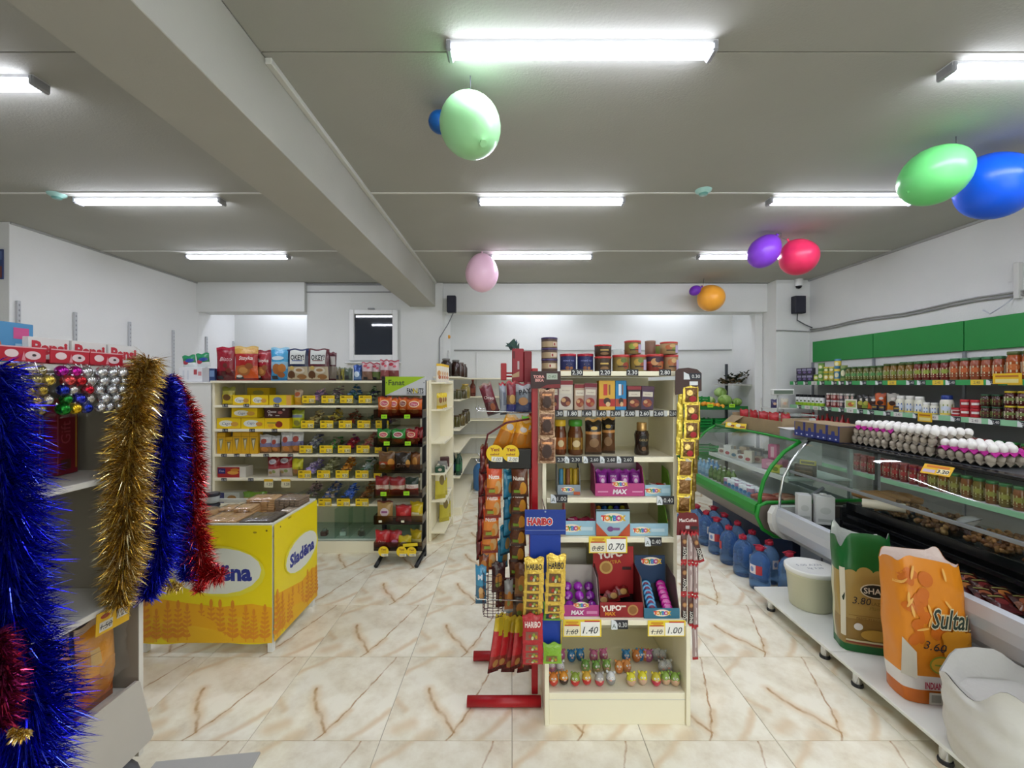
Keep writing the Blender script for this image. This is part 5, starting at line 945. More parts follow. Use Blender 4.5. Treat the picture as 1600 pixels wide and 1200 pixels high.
for k, pxs, ty, _ in binrows:
    for i, px in enumerate(pxs):
        x = X(px, BD); W_, D_, H_ = .168, .34, .10; lab = '%s sweet bin from the biscuit cartons on the %s board' % (ORD[i], rown[k])
        o = thing('sweet_bin', 'clear ' + lab, 'bin', (x, BD + .01 + D_ / 2, BZ[k] + E), group='clear sweet bins')
        def tr():
            g = G(); w2, d2 = W_ / 2, D_ / 2
            for b in ((-w2, w2, -d2, -d2 + .003, 0, H_ * .62), (-w2, w2, d2 - .003, d2, 0, H_ * 1.3), (-w2, -w2 + .003, -d2 + .004, d2 - .004, .0, H_), (w2 - .003, w2, -d2 + .004, d2 - .004, .0, H_), (-w2 + .004, w2 - .004, -d2 + .004, d2 - .004, 0, .003)): g.box(*b, ACRYL, .0005)
            return g
        ob('tray', cached('bin', tr), o)
        def pt():
            g = G(); g.box(-.062, .062, -.003, 0, -.036, .036, C('#eac916'), .0005)
            g.dec(flat(-.003), [('r', -.05, -.02, .016, .027, C('#4a3412')), ('r', -.012, .05, .018, .025, C('#b98a1a')), ('t', '3.20' if n % 3 else '4.80', .028, -.014, .024, C('#5a4a3a')), ('r', -.05, -.02, -.02, -.012, C('#8a6a2a')), ('r', .004, .055, -.032, .006, C('#dcd29a')), ('t', '%d.%d0' % (2 + n % 5, n % 9), .029, -.013, .024, C('#4a3a2a'))], .0005); return g
        ob('price_tag', cached(('bt', n % 7), pt), o, (0, -D_ / 2 - .0145, Z(ty, BD) - BZ[k]), (0, 0, 0))
        hg_ = heap(W_ - .07, D_ - .08, (.17, .15, .20, .13, .18)[(n * 3 + k) % 5] * 1.15, [lift(c) for c in PAL[n % len(PAL)]], n)
        ob('loose_sweets', hg_, None, (x, BD + .02 + D_ / 2, BZ[k] + .006), label='heap of wrapped sweets in the ' + lab, cat='sweets', kind='stuff')
        n += 1
# clear empty bins and small things on the glass base shelf
for i, (px, c) in enumerate(((507, '#5a2a28'), (536, '#c9cfc9'), (565, '#2a2f2c'))):
    g = G(); g.box(-.03, .03, -.03, .03, 0, .045, C(c), .006); g.box(-.012, .02, -.02, .02, .045, .07, C('#8a908a'), .004); ob('small_packet', g, None, (X(px, 4.2), 4.2, .142), (0, 0, .3 * i), ['small maroon packet behind the glass on the base board', 'small pale packet behind the glass on the base board', 'small black packet behind the glass on the base board'][i], 'packet')
# end bay facing the middle aisle
t = thing('end_shelf', 'narrow white end bay of the biscuit shelving facing the middle aisle', 'shelf', (0, 0, 0))
g = G(); g.box(-.858, -.83, 4.42, 5.0, 0, 1.66, SHELFW, .002); ob('back_panel', g, t)
g = G(); g.box(-.86 + .03, -.68, 4.98, 5.0, 0, 1.66, SHELFW, .002); ob('side_panel', g, t)
for z in (1.64, 1.36, 1.02, .7, .42, .1):
    g = G(); g.box(-.829, -.69, 4.42, 4.979, z - .018, z, SHELFW, .002); ob('shelf', g, t)
for i in range(5):
    g = carton(.055, .19, .05, '#e3dccb', [('r', -.028, .028, .165, .19, C('#e0b52c')), ('e', 0, .09, .018, .03, C('#c9955a')), ('e', .006, .05, .015, .02, C('#b0623a')), ('r', -.02, .02, .0, .015, C('#d9d4c8'))]); ob('wafer_carton', g, None, (-.76 + .004 * i, 4.46 + .1 * i, 1.641), (0, 0, .35), '%s white and yellow upright carton on the top board of the end bay' % ORD[i], 'box', 'cartons on the end bay')
for i in range(3):
    ob('yellow_packet', bag(.07, .16, .05, [(.2, '#c9a81a'), (.7, '#c9b87a'), (1, '#dcc21a')], [('e', 0, .09, .02, .03, C('#8a5a2a'))], i), None, (-.755, 4.5 + .14 * i, 1.361), (0, 0, .5), '%s yellow packet on the second board of the end bay' % ORD[i], 'packet', 'yellow packets on the end bay')
for i in range(3):
    g = G(); g.box(-.05, .05, -.045, .045, 0, .06 + .02 * i, C(['#1f4a34', '#8a8a86', '#4a2a2a'][i]), .006); g.dec(flat(-.045), [('e', 0, .03, .02, .015, C('#c9b9a9'))]); ob('low_carton', g, None, (-.755, 4.5 + .16 * i, .701), (0, 0, .2), '%s low carton on the fourth board of the end bay' % ['dark green', 'grey', 'dark maroon'][i], 'box')
for i in range(4):
    ob('floor_sack', bag(.12, .34, .08, [(.15, '#b5a82a'), (.6, '#c9bd3a'), (.8, '#d5d0b0'), (1, '#dcd6c4')], [('e', 0, .2, .03, .05, C('#7a6a3a'))], i), None, (-.75, 4.5 + .13 * i, .421 if i < 2 else .101), (0, 0, .6), ['first yellow and cream bag on the fifth board of the end bay', 'second yellow and cream bag on the fifth board of the end bay', 'yellow and cream bag on the lowest board of the end bay, aisle end', 'yellow and cream bag on the lowest board of the end bay, far end'][i], 'bag', 'yellow and cream bags')
# tall white end panel and goods on it, at the wall side
t = thing('side_cabinet', 'tall plain white cabinet between the tinsel and the biscuit shelving', 'cabinet', (0, 0, 0))
g = G(); g.box(-3.14, -2.90, 4.14, 4.6, 0, 1.625, M('#e3e3de', .45), .003); ob('carcass', g, t)
g = G(); g.box(-3.15, -2.89, 4.13, 4.61, 1.625, 1.64, M('#e9e9e6', .4), .002); ob('top_board', g, t)
g = G(); g.box(-.105, .105, -.07, .07, 0, .14, M('#dcdde0', .35), .003); g.dec(flat(-.07), [('r', -.07, -.055, .02, .11, C('#c9cdd4')), ('r', -.03, -.015, .02, .11, C('#c9cdd4')), ('r', .03, .06, .07, .12, C('#b04a50')), ('r', .07, .1, .06, .1, C('#c9868a'))]); ob('carton', g, None, (X(300, 4.2), 4.24, 1.641), (0, 0, .1), 'white carton with faint red print on the plain white cabinet', 'box')
for i, (px, h_) in enumerate(((290, .12), (312, .14))):
    g = bag(.13, h_, .06, [(.35, '#dfe4e2'), (.7, '#1d7a4a'), (1, '#2a8a5a')], [('e', -.02, h_ * .4, .03, .02, C('#b03a4a')), ('e', .02, h_ * .55, .04, .018, C('#2a4a9a'))], i); ob('detergent_bag', g, None, (X(px, 4.2), 4.26, 1.784 if i == 0 else 1.784), (0, -.12, 0), ['green and white detergent bag tilted on the white carton, tinsel side', 'green and white detergent bag on the white carton, biscuit side'][i], 'bag')
g = carton(.05, .13, .05, '#2a3f6b', [('r', -.02, .02, .05, .11, C('#6f8ab0'))]); ob('carton', g, None, (X(327.5, 4.15), 4.2, 1.641), (0, 0, .2), 'small dark blue carton against the crimson biscuit bag', 'box')

# ================================================================ black rack of crisps with the slanted lime and grey sign
t = thing('crisp_rack', 'black metal crisp rack with a lime and grey sign', 'rack', (0, 0, 0))
BK = M('#17181b', .4); RX0, RX1 = X(594, 4.06), X(663, 4.06)
for x in (RX0 + .04, RX1):
    g = G(); g.box(x - .018, x + .018, 4.04, 4.08, .0, Z(594, 4.06), BK, .003); ob('post', g, t)
for x0, x1 in ((X(588, 3.79), RX0 + .04), (X(651, 3.79), RX1)):
    g = G(); g.tube([(x0, 3.78, .02), (x1, 4.06, .04)], .02, BK, 6); ob('foot', g, t)
g = G(); g.box(RX0 + .04, RX1, 4.05, 4.075, .10, .135, BK, .003); ob('crossbar', g, t)
g = G(); d = 4.02; x0, x1, z0, z1 = X(602, d), X(664.5, d), Z(618, d), Z(588.5, d); g.box(x0, x1, d, d + .012, z0, z1, C('#c9ccce'), .002)
g.dec(flat(d), [('p', [(x0, z0), (x1, z1), (x0, z1)], C('#a0c41f')), ('t', 'Fanat', x0 + .105, z1 - .055, .05, C('#3f4f2a'), {'bold': .02}), ('t', 'FAN', x0 + .235, z0 + .045, .045, C('#1d1d20'), {'bold': .03, 'maxw': .065}), ('t', 'UTS', x0 + .325, z0 + .045, .045, C('#1d1d20'), {'bold': .03, 'maxw': .065}), ('r', x0 + .2, x0 + .36, z0 + .012, z0 + .017, C('#1d1d20')), ('t', 'N', x0 + .28, z0 + .045, .045, C('#c9b51f'), {'bold': .03}), ('e', x0 + .012, z0 + .12, .005, .005, INK), ('e', x1 - .012, z0 + .12, .005, .005, INK)]); ob('sign', g, t)
TR = thin_glass((.62, .52, .46), .8, .08)
RY = [653, 697.5, 738, 777, 818, 859]; rzz = []
for k, y in enumerate(RY):
    z = Z(y, 3.86); rzz.append(z)
    g = G(); x0, x1 = X(584, 3.84), X(660, 3.84)
    g.box(x0, x1, 3.84, 4.03, z - .004, z, BK, .001); ob('tray', g, t)
    g = G(); g.box(x0, x1, 3.836, 3.84, z, z + .075, TR, .0005); g.box(x0, x0 + .003, 3.841, 4.03, z, z + .075, TR, .0005); g.box(x1 - .003, x1, 3.841, 4.03, z, z + .075, TR, .0005); ob('tray_front', g, t)
for px, py in ((600, 651), (636, 651), (604, 693), (637, 693), (599, 772), (635, 771)):
    g = G(); g.box(-.026, .026, -.002, 0, -.018, .018, C('#9fe01a'), .0003); g.dec(flat(-.002), [('t', '0.80', 0, 0, .014, C('#3a4a1f'))]); ob('price_tag', g, t, (X(px, 3.83), 3.834, Z(py, 3.83)))
for px, py in ((594, 815), (629, 815)):
    g = G(); g.box(-.014, .014, -.002, 0, -.01, .01, C('#d9d9c0'), .0003); ob('price_tag', g, t, (X(px, 3.83), 3.834, Z(py, 3.83)))
for i, (px, py, r) in enumerate(((599, 862, 8.2), (627.5, 862, 8.2), (643, 862, 7.6))):
    r = r * 3.81 / K; g = G(); g.lathe([(r, 0), (r, .002)], C('#e6c61a'), 22); g.xf(Matrix.Rotation(PI / 2, 4, 'X')); g.dec(flat(-.002), [('t', 'Yeni', 0, r * .4, r * .38, C('#8a4a1c'), {'bold': .03}), ('t', 'mehsul', 0, -r * .05, r * .22, C('#8a4a1c')), ('r', -r * .4, r * .9, -r * .9, -r * .4, C('#dcdac4')), ('t', '1.00', r * .25, -r * .65, r * .35, INK)]); ob('price_disc', g, t, (X(px, 3.81), 3.815 - .003 * i, Z(py, 3.81)))
g = G(); g.box(-.065, .065, -.002, 0, -.014, .014, C('#e0c61c'), .0003); ob('price_card', g, t, (X(641, 3.81), 3.812, Z(851.5, 3.81)), (0, -.08, 0))
def ring(c1='#b9485a', c2='#e6c9a0'): return lambda w, h: [('e', 0, h * .68, w * .34, h * .17, C(c2)), ('e', 0, h * .68, w * .28, h * .12, C(c1)), ('t', 'Chips', 0, h * .68, h * .1, C('#f0dcd8'), {'shear': .2, 'maxw': w * .42}), ('e', w * .05, h * .3, w * .28, h * .12, C('#d9a05a')), ('e', -w * .18, h * .34, w * .14, h * .08, C('#c9863a'))]
def cr(k, x0, x1, yt, bands, dec, lab, d=3.9, rz=0, seed=0):
    bg(x0, x1, yt, 0, bands, dec, lab, d=d, dp=.055, rz=rz, seed=seed + 200, z=rzz[k] + .004, name='crisp_bag', cat='crisps')
OG = [(.08, '#7a2410'), (.5, '#b5501a'), (.92, '#c9601c'), (1, '#8a2f14')]
cr(0, 589, 611, 620, OG, ring(), 'orange crisp bag in front on the top tier of the black rack, bin side', 3.86)
cr(0, 606, 622, 622, OG, ring(), 'orange crisp bag set back on the top tier of the black rack, bin side', 3.94, .2)
cr(0, 621, 638, 621, OG, ring('#8a4a3a'), 'orange crisp bag set back on the top tier of the black rack, aisle side', 3.94, -.1)
cr(0, 634, 659, 622, OG, ring(), 'orange crisp bag in front on the top tier of the black rack, aisle side', 3.86)
GN = [(.08, '#0f4a1c'), (.5, '#5a6b2a'), (.92, '#1f7a2a'), (1, '#2a8a34')]
cr(1, 588, 609, 671, GN, ring(), 'green crisp bag at the bin side of the second tier', 3.86)
cr(1, 610, 633, 671, [(.08, '#0f4a1c'), (.45, '#8a8a5a'), (.92, '#2a8a34'), (1, '#1f7a2a')], ring('#a53a4a', '#d9e0cf'), 'green crisp bag with a pale ring in the middle of the second tier', 3.86)
cr(1, 632, 652, 671, [(.08, '#4a1014'), (.45, '#a5562a'), (.92, '#9c1f24'), (1, '#8a1a20')], ring('#b9302f'), 'red crisp bag in front on the second tier', 3.86)
cr(1, 645, 662, 668, [(.08, '#4a1014'), (.92, '#7a1a20'), (1, '#8a1a20')], ring('#8a2024', '#b05a4a'), 'dark red crisp bag turned outward at the end of the second tier', 3.95, -.5)
cr(2, 590, 616, 706, [(.08, '#3a2414'), (.5, '#a5401f'), (.92, '#6b4a2a'), (1, '#8a6a3a')], lambda w, h: [('e', -w * .2, h * .3, w * .2, h * .14, C('#c9c0b4')), ('e', w * .3, h * .45, w * .2, h * .2, C('#c9862c')), ('t', 'Chips', -w * .1, h * .3, h * .14, C('#7a1a1c'), {'shear': .2})], 'brown and red crisp bag at the bin side of the third tier', 3.86)
cr(2, 615, 641, 706, [(.08, '#14110f'), (.92, '#2a2018'), (1, '#6b4a2a')], lambda w, h: [('t', 'Chips', -w * .02, h * .34, h * .2, C('#d9d4ca'), {'shear': .25, 'rot': .2}), ('e', w * .36, h * .4, w * .13, h * .2, C('#c99a4a'))], 'black crisp bag with white lettering on the third tier', 3.86)
cr(2, 639, 656, 707, [(.08, '#3a2014'), (.92, '#7a4a20'), (1, '#4a2a18')], lambda w, h: [('e', w * .1, h * .5, w * .24, h * .25, C('#b5803a'))], 'brown crisp bag at the aisle end of the third tier', 3.88, -.2)
RW = [(.1, '#a5742c'), (.35, '#b0402a'), (.55, '#cfc0ae'), (.9, '#8a1f22'), (1, '#6b1a1c')]
for i, (a, b) in enumerate(((585, 607), (607, 632), (632, 653))): cr(3, a, b, 745 + i, RW if i < 2 else [(.1, '#b9a08a'), (.4, '#a5302a'), (.65, '#d9cfc4'), (1, '#24342a')], lambda w, h: [('e', 0, h * .32, w * .3, h * .1, C('#b0523f')), ('t', 'Chips', 0, h * .55, h * .1, C('#a5302a'), {'maxw': w * .6})], '%s red and white crisp bag on the fourth tier of the black rack' % ORD[i], 3.86)
cr(4, 588, 613, 784, [(.1, '#6b4a24'), (.9, '#a5824a'), (1, '#5a1a18')], lambda w, h: [('e', 0, h * .5, w * .28, h * .2, C('#d0c0c4')), ('r', -w * .2, w * .2, h * .46, h * .56, C('#8a4a7a'))], 'tan crisp bag on the fifth tier of the black rack', 3.86)
cr(4, 617, 642, 790, [(.1, '#7a1418'), (.9, '#b51f24'), (1, '#7a1418')], lambda w, h: [('t', 'Chips', -w * .1, h * .22, h * .14, C('#e6c9c4')), ('e', 0, h * .5, w * .2, h * .14, C('#c93a3a'))], 'bright red bag in the middle of the fifth tier', 3.86)
cr(4, 639, 661, 785, [(.1, '#a58a1a'), (.4, '#c9c07a'), (.9, '#c9b01a'), (1, '#b59a1a')], lambda w, h: [('r', -w * .3, w * .3, h * .4, h * .5, C('#dcd8b0'))], 'yellow bag at the aisle end of the fifth tier', 3.87, -.25)
cr(5, 585, 608, 830, [(.1, '#5a1a14'), (.9, '#b5242a'), (1, '#8a1a1c')], lambda w, h: [('t', 'Chips', 0, h * .4, h * .14, C('#e6d0cc'), {'maxw': w * .6})], 'red bag at the bin side of the lowest tier', 3.86)
cr(5, 606, 627, 830, [(.1, '#6b1a30'), (.9, '#a5202c'), (1, '#8a1a1c')], lambda w, h: [('e', 0, h * .4, w * .25, h * .12, C('#c98ab0'))], 'darker red bag, second on the lowest tier', 3.87)
cr(5, 620, 642, 838, [(.1, '#6b5a14'), (.9, '#c9b51f'), (1, '#a58a1a')], lambda w, h: [('e', 0, h * .45, w * .28, h * .14, C('#dcd8b4'))], 'yellow bag in front on the lowest tier', 3.855)
cr(5, 639, 659, 829, [(.1, '#6b5a14'), (.5, '#c9c07a'), (.9, '#b59f1a'), (1, '#a58a1a')], None, 'yellow bag at the aisle end of the lowest tier', 3.9, -.3)

# ================================================================ yellow promotional table with packed biscuits
t = thing('promo_table', 'display table wrapped in a yellow banner with wheat ears, beside the tinsel', 'table', (0, 0, 0))
TX0, TX1, TY0, TY1, TZ = -2.24, -1.44, 2.59, 3.16, .775
WL_ = M('#e0e0dc', .4)
for x in (TX0 + .02, TX1 - .02):
    for y in (TY0 + .02, TY1 - .02):
        g = G(); g.box(x - .016, x + .016, y - .016, y + .016, 0, TZ, WL_, .002); ob('leg', g, t)
g = G(); g.box(TX0, TX1, TY0, TY1, TZ - .09, TZ - .08, M('#d9d5c4', .5), .002); ob('tabletop', g, t)
for b in ((TX0, TX1, TY0 - .002, TY0 + .012, TZ - .02, TZ + .005), (TX0, TX1, TY1 - .012, TY1 + .002, TZ - .02, TZ + .005), (TX0 - .002, TX0 + .012, TY0 + .013, TY1 - .013, TZ - .02, TZ + .005), (TX1 - .012, TX1 + .002, TY0 + .013, TY1 - .013, TZ - .02, TZ + .005)):
    g = G(); g.box(*b, M('#dcdccf', .35), .002); ob('rim', g, t)
g = G(); g.box(TX0, TX1, TY1 - .006, TY1, TZ - .02, TZ + .055, thin_glass((.9, .95, .95), 1, .05), .001); ob('back_glass', g, t)
YM = M('#e9d40a', .38, bump=.15, bs=6); OM = C('#e8a911'); WM = C('#d98a1c')
def banner(L, hgt, tx_at, tx_w, corner):
    """banner in local x (0..L) and z; returns decals"""
    d = []
    d.append(('p', [(0, .0), (L, .0), (L, hgt * .30), (L * .85, hgt * .34), (L * .6, hgt * .3), (L * .35, hgt * .34), (0, hgt * .40)], OM))
    d.append(('p', [(0, .0), (L, .0), (L, hgt * .14), (L * .7, hgt * .24), (L * .4, hgt * .18), (0, hgt * .22)], C('#e6b21a')))
    r = random.Random(5 if corner else 9); n = int(L / .062)
    for i in range(n):
        x = (i + .5) * L / n + r.uniform(-.012, .012); hh = hgt * r.choice([.24, .30, .36, .27]) ; z0 = hgt * .035
        for k in range(6):
            z = z0 + hh * (.12 + .14 * k); s = hh * .17 * (1 - .09 * k)
            for sg in (-1, 1): d.append(('e', x + sg * s * .55, z, s * .62, s * .3, WM, sg * .65))
        d.append(('e', x, z0 + hh * .98, hh * .05, hh * .13, WM)); d.append(('r', x - .003, x + .003, z0 - .01, z0 + hh * .9, WM))
    cx, cz = tx_at
    d += [('e', cx, cz, tx_w * .61, tx_w * .33, C('#e3d83a'), -.04), ('e', cx, cz, tx_w * .56, tx_w * .295, C('#d9dcd0'), .05)]
    d.append(('t', 'Sladëna', cx - tx_w * .0, cz - .005, tx_w * .2, C('#27348a'), {'bold': .045, 'rot': .02, 'maxw': tx_w * .98}))
    return d
g = G(); L = TX1 - TX0; hb = .705
g.grid(lambda u, v: (u * L, -.004 - .0015 * math.sin(9 * u + 2 * v) * (1 - v), v * hb - .008 * math.sin(PI * u * 3) * (1 - v)), 24, 14, YM)
def fs(x, z, e): u, v = x / L, z / hb; return (x, -.004 - .0015 * math.sin(9 * u + 2 * v) * (1 - v) - e * .5, z - .008 * math.sin(PI * u * 3) * (1 - v))
def dec2(g, surf, items):
    for i, it in enumerate(items): g.dec(surf, [it], .0016 + .0008 * min(i, 2) if i < 2 else (.0045 if it[0] != 't' and len(it) > 5 and it[5] in (WM,) else .007 + .0012 * (it[0] == 't') + .0006 * (i % 2 if it[0] == 'e' else 0)))
dec2(g, fs, banner(L, hb, (.475, .43), .47, 1)); g.dec(fs, [('e', L - .03, hb - .03, .006, .006, C('#6b5a14')), ('e', L - .1, hb - .04, .012, .006, C('#a58f14'))], .012); ob('banner_front', g, t, (TX0, TY0 - .004, .066))
g = G(); L2 = TY1 - TY0
g.grid(lambda u, v: (u * L2, -.004 - .0015 * math.sin(9 * u + 2 * v) * (1 - v), v * hb), 20, 14, YM)
def fs2(x, z, e): u, v = x / L2, z / hb; return (x, -.004 - .0015 * math.sin(9 * u + 2 * v) * (1 - v) - e * .5, z)
bb = banner(L2, hb, (.345, .415), .385, 0); dec2(g, fs2, bb); g.dec(fs2, [('e', .06, hb - .03, .006, .006, C('#6b5a14')), ('r', .15, .19, hb - .012, hb - .004, C('#a58f14'))], .012); ob('banner_side', g, t, (TX1 + .004, TY0, .066), (0, 0, PI / 2))
# packs of biscuits on it
TN, DK, GB = ('#b98d5c', '#d0a875'), ('#4a4036', '#5f5446'), ('#7a6450', '#94806a')
def slab(x0, x1, yc, cols, nx, dp, th, lab, base=0., rz=0., rx=0., d=2.9, film=True):
    x = (X(x0, d) + X(x1, d)) / 2; w = (x1 - x0) * d / K; z = TZ - .079 + base
    o = thing('biscuit_pack', lab, 'biscuits', (x, d, z), (rx, 0, rz)); m = [noisy(cols[0], cols[1], 60, .6, .3, 120), M(cols[0], .6)]
    q = max(2, int(th / .014))
    bm = None
    for j in range(q):
        for i in range(nx):
            if bm is None:
                g = G(); g.box(-w / nx / 2 + .002, w / nx / 2 - .002, -dp / 2, dp / 2, 0, th / q - .0015, m[0], .003); g.dec(lambda a, b, e: (a, b, th / q - .0015 + e), [('e', 0, dp * .22 * s, w / nx * .1, w / nx * .1, m[1]) for s in (-1, 0, 1)], .0004); bm = g.mesh('biscuit')
            ob('biscuit', bm, o, (-w / 2 + (i + .5) * w / nx, .004 * math.sin(3 * i + 5 * j), j * th / q + .0005), (0, 0, .03 * math.sin(7 * j + i)))
    g = G(); r = random.Random(int(x0)); nx_, ny_ = 10, 8
    g.grid(lambda u, v: ((u - .5) * (w + .012), (v - .5) * (dp + .012), th + .004 + r.uniform(0, .006) - .02 * (max(abs(u - .5), abs(v - .5)) > .49)), nx_, ny_, FILM); ob('film', g, o)
slab(330, 384, 0, TN, 4, .2, .075, 'tan biscuit pack at the front of the yellow table by the red tinsel', d=2.76)
slab(388, 436, 0, DK, 3, .2, .085, 'dark chocolate biscuit pack at the front corner of the yellow table', rz=.05, d=2.73, base=0)
slab(348, 371, 0, TN, 2, .12, .085, 'short tan biscuit pack behind the red tinsel', d=2.94)
slab(374, 400, 0, TN, 3, .14, .10, 'tan biscuit pack in the middle of the yellow table', d=2.91, rz=.1)
slab(394, 436, 0, TN, 4, .14, .125, 'stacked tan biscuit pack at the back of the yellow table', d=3.05, rz=.05)
slab(438, 477, 0, GB, 5, .15, .125, 'grey-brown biscuit pack on the back corner of the yellow table', d=3.05, rz=-.06)
slab(444, 462, 0, ('#b09a80', '#c9b79e'), 2, .12, .075, 'pale biscuit pack against the side rim of the yellow table', d=2.93)
g = G(); g.lathe([(.055, 0), (.058, .004), (.058, .085), (.05, .09)], noisy('#c9a878', '#b08a58', 50, .6), 16); g.lathe([(.0, .091), (.06, .0905)], FILM, 16); ob('biscuit_roll', g, None, (X(331, 2.9), 2.88, TZ - .079), label='round tan biscuit roll standing on the table beside the red tinsel', cat='biscuits')
for i in range(2):
    g = G(); g.lathe([(.03, 0), (.042, .006), (.042, .05), (.04, .055)], M('#c9d2d4', .15, trans=.3), 16); g.lathe([(.044, .05), (.046, .054), (.046, .07), (.04, .073)], M('#1c1f2a', .4), 16); ob('plastic_tub', g, None, (X(331, 3.06) , 3.07, TZ - .078 + .0755 * i), label=['clear black-lidded tub, lower of the pair on the yellow table', 'clear black-lidded tub, upper of the pair on the yellow table'][i], cat='tub')
# grey board on the floor in front
g = G(); g.box(-.22, .2, -.14, .16, 0, .012, noisy('#a3a3a0', '#b4b3ae', 6, .7), .003); g.dec(lambda a, b, e: (a, b, .012 + e), [('r', -.01, .02, -.01, .01, C('#55524c')), ('r', -.22, .2, .06, .063, C('#8d8c88'))], .0005); ob('card_sheet', g, None, (-1.28, 1.70, .0015), (0, 0, .12), 'grey sheet of board lying on the tiles at the picture bottom', 'board')
# ================================================================ white shelf with tinsel at the picture edge
t = thing('tinsel_shelf', 'white shelf unit hung with tinsel and bauble packs, seen side-on', 'shelf', (0, 0, 0))
SX, Y0, Y1 = -1.5, .75, 1.75
SB = M('#8d8577', .6)  # taupe puts the shade inside the bays into the panel colour
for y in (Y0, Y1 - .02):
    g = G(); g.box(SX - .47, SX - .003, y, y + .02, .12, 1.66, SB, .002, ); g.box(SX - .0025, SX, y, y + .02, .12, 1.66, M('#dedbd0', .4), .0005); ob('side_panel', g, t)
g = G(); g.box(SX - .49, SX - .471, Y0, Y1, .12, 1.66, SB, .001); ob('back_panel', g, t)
for z in (1.685, 1.275, .80):
    g = G(); g.box(SX - .47, SX + (.0 if z < 1.6 else .01), Y0 + (.021 if z < 1.6 else 0), Y1 - (.021 if z < 1.6 else 0), z - .022, z, M('#dedbd0', .4), .002); ob('shelf', g, t)
g = G(); g.box(SX - .47, SX - .02, Y0 + .021, Y1 - .021, .38, .40, M('#d5d2c6', .45), .002); ob('shelf', g, t)
g = G(); pl = [(Y0, .155), (Y1 + .02, .155), (Y1 + .035, .17), (Y1 - .03, .43), (Y1 - .04, .44), (Y0, .44)]
g.prism(pl, SX + .001, SX + .013, noisy('#b9b4aa', '#c4bfb4', 5, .5)); g.xf(Matrix(((0, 1, 0, 0), (1, 0, 0, 0), (0, 0, 1, 0), (0, 0, 0, 1)))); g.f = [f[::-1] for f in g.f]; ob('front_plate', g, t)
for y in (Y0 + .1, Y1 - .06):
    g = G(); g.tube([(SX - .06, y, .14), (SX - .03, y + .03, .08), (SX - .02, y + .05, .0)], .028, M('#5a5b60', .5), 8); ob('foot', g, t)
def facing(g, m=Matrix.Rotation(PI / 2, 4, 'Z')): return g.xf(m)       # local -y front turned to +x
tagm = G(); tagm.box(-.068, .068, -.002, 0, -.04, .04, C('#e0b01c'), .0004); tagm.dec(flat(-.002), [('e', -.035, .022, .018, .008, C('#a5382a')), ('r', -.056, -.004, -.03, .004, C('#d5cfc0')), ('r', .012, .058, -.012, .022, C('#d5cfc0')), ('t', '1.50', -.03, -.013, .02, INK, {'shear': .2}), ('t', '1.20', .035, .005, .022, INK, {'shear': .2}), ('r', -.055, -.005, -.014, -.011, INK)])
ob('price_card', tagm, t, (SX + .004, 1.613, .745), (0, .06, PI / 2))
# bauble packs with header cards
def bauble_pack(y, cols, lab, seed, w=.126):
    o = thing('bauble_pack', lab, 'baubles', (SX + .012, y, 1.70), (0, 0, PI / 2)); r = random.Random(seed)
    g = G(); g.box(-w / 2, w / 2, -.006, -.001, -.012, .034, C('#b3182c'), .0006)
    g.dec(flat(-.006), [('e', -w * .25, .012, .018, .012, C('#e0c9c9')), ('e', w * .2, .008, .022, .013, C('#dcc4c6')), ('p', [(-w * .05, -.008), (w * .04, -.008), (0, .02)], C('#d98a92')), ('r', -w * .5, w * .5, .030, .034, C('#d9a0a6')), ('e', w * .22, .009, .006, .004, C('#3a2a2c'))]); ob('header_card', g, o)
    for k in range(15):
        rr = r.uniform(.0165, .0205); u, v = (k % 3 + .4 * ((k // 3) % 2) - 1.2) * .040, (k // 3) * .031
        m = M(cols[k % len(cols)], .12, .85); g = G()
        g.lathe([(rr * math.sin(PI * q / 8), -rr * math.cos(PI * q / 8)) for q in range(9)], m, 12); g.lathe([(.004, rr * .97), (.004, rr * 1.2)], CHROME, 6)
        ob('bauble', g, o, (u, -.018 - r.uniform(0, .012), -.162 + v), (r.uniform(-.6, .6), r.uniform(-.6, .6), 0))
    g = G(); rs = random.Random(seed + 5)
    g.grid(lambda a, b: ((a - .5) * w * (1.0 - .12 * (b > .9)), -.034 - .008 * math.sin(PI * b) + rs.uniform(-.004, .004) + (.028 if b > .97 else 0), -.19 + .18 * b), 9, 12, FILM); ob('film', g, o)
    for k in range(5):
        g2 = None
    g = G(); 
    for k in range(7): a = r.uniform(-.045, .045); g.tube([(a, -.02, -.012), (a * .5 + .01, -.03, -.04), (a + r.uniform(-.03, .03), -.025, -.075)], .0012, M('#c9c9cc', .2, .9), 4)
    ob('ribbon', g, o)
bauble_pack(1.305, ['#b59a3a', '#c9c2b0', '#9a8f5a', '#c9b04a'], 'pack of gold and silver baubles half behind the big blue tinsel', 1)
bauble_pack(1.445, ['#1f7a2a', '#c9a51f', '#1f2f9a', '#1f7a2a', '#2a2fa5', '#b9b4a8', '#1f2f9a', '#c9c4ba', '#a5182a', '#c94a4a', '#b01f2a', '#c0bfb9', '#a51f9a', '#b01f8a', '#b9b9bc', '#c9c9cc', '#a02a8a'], 'pack of many-coloured baubles under a red header card', 2)
bauble_pack(1.575, ['#c9cacc', '#b9babd', '#d5d6d8'], 'pack of all-silver baubles under a red header card', 3)
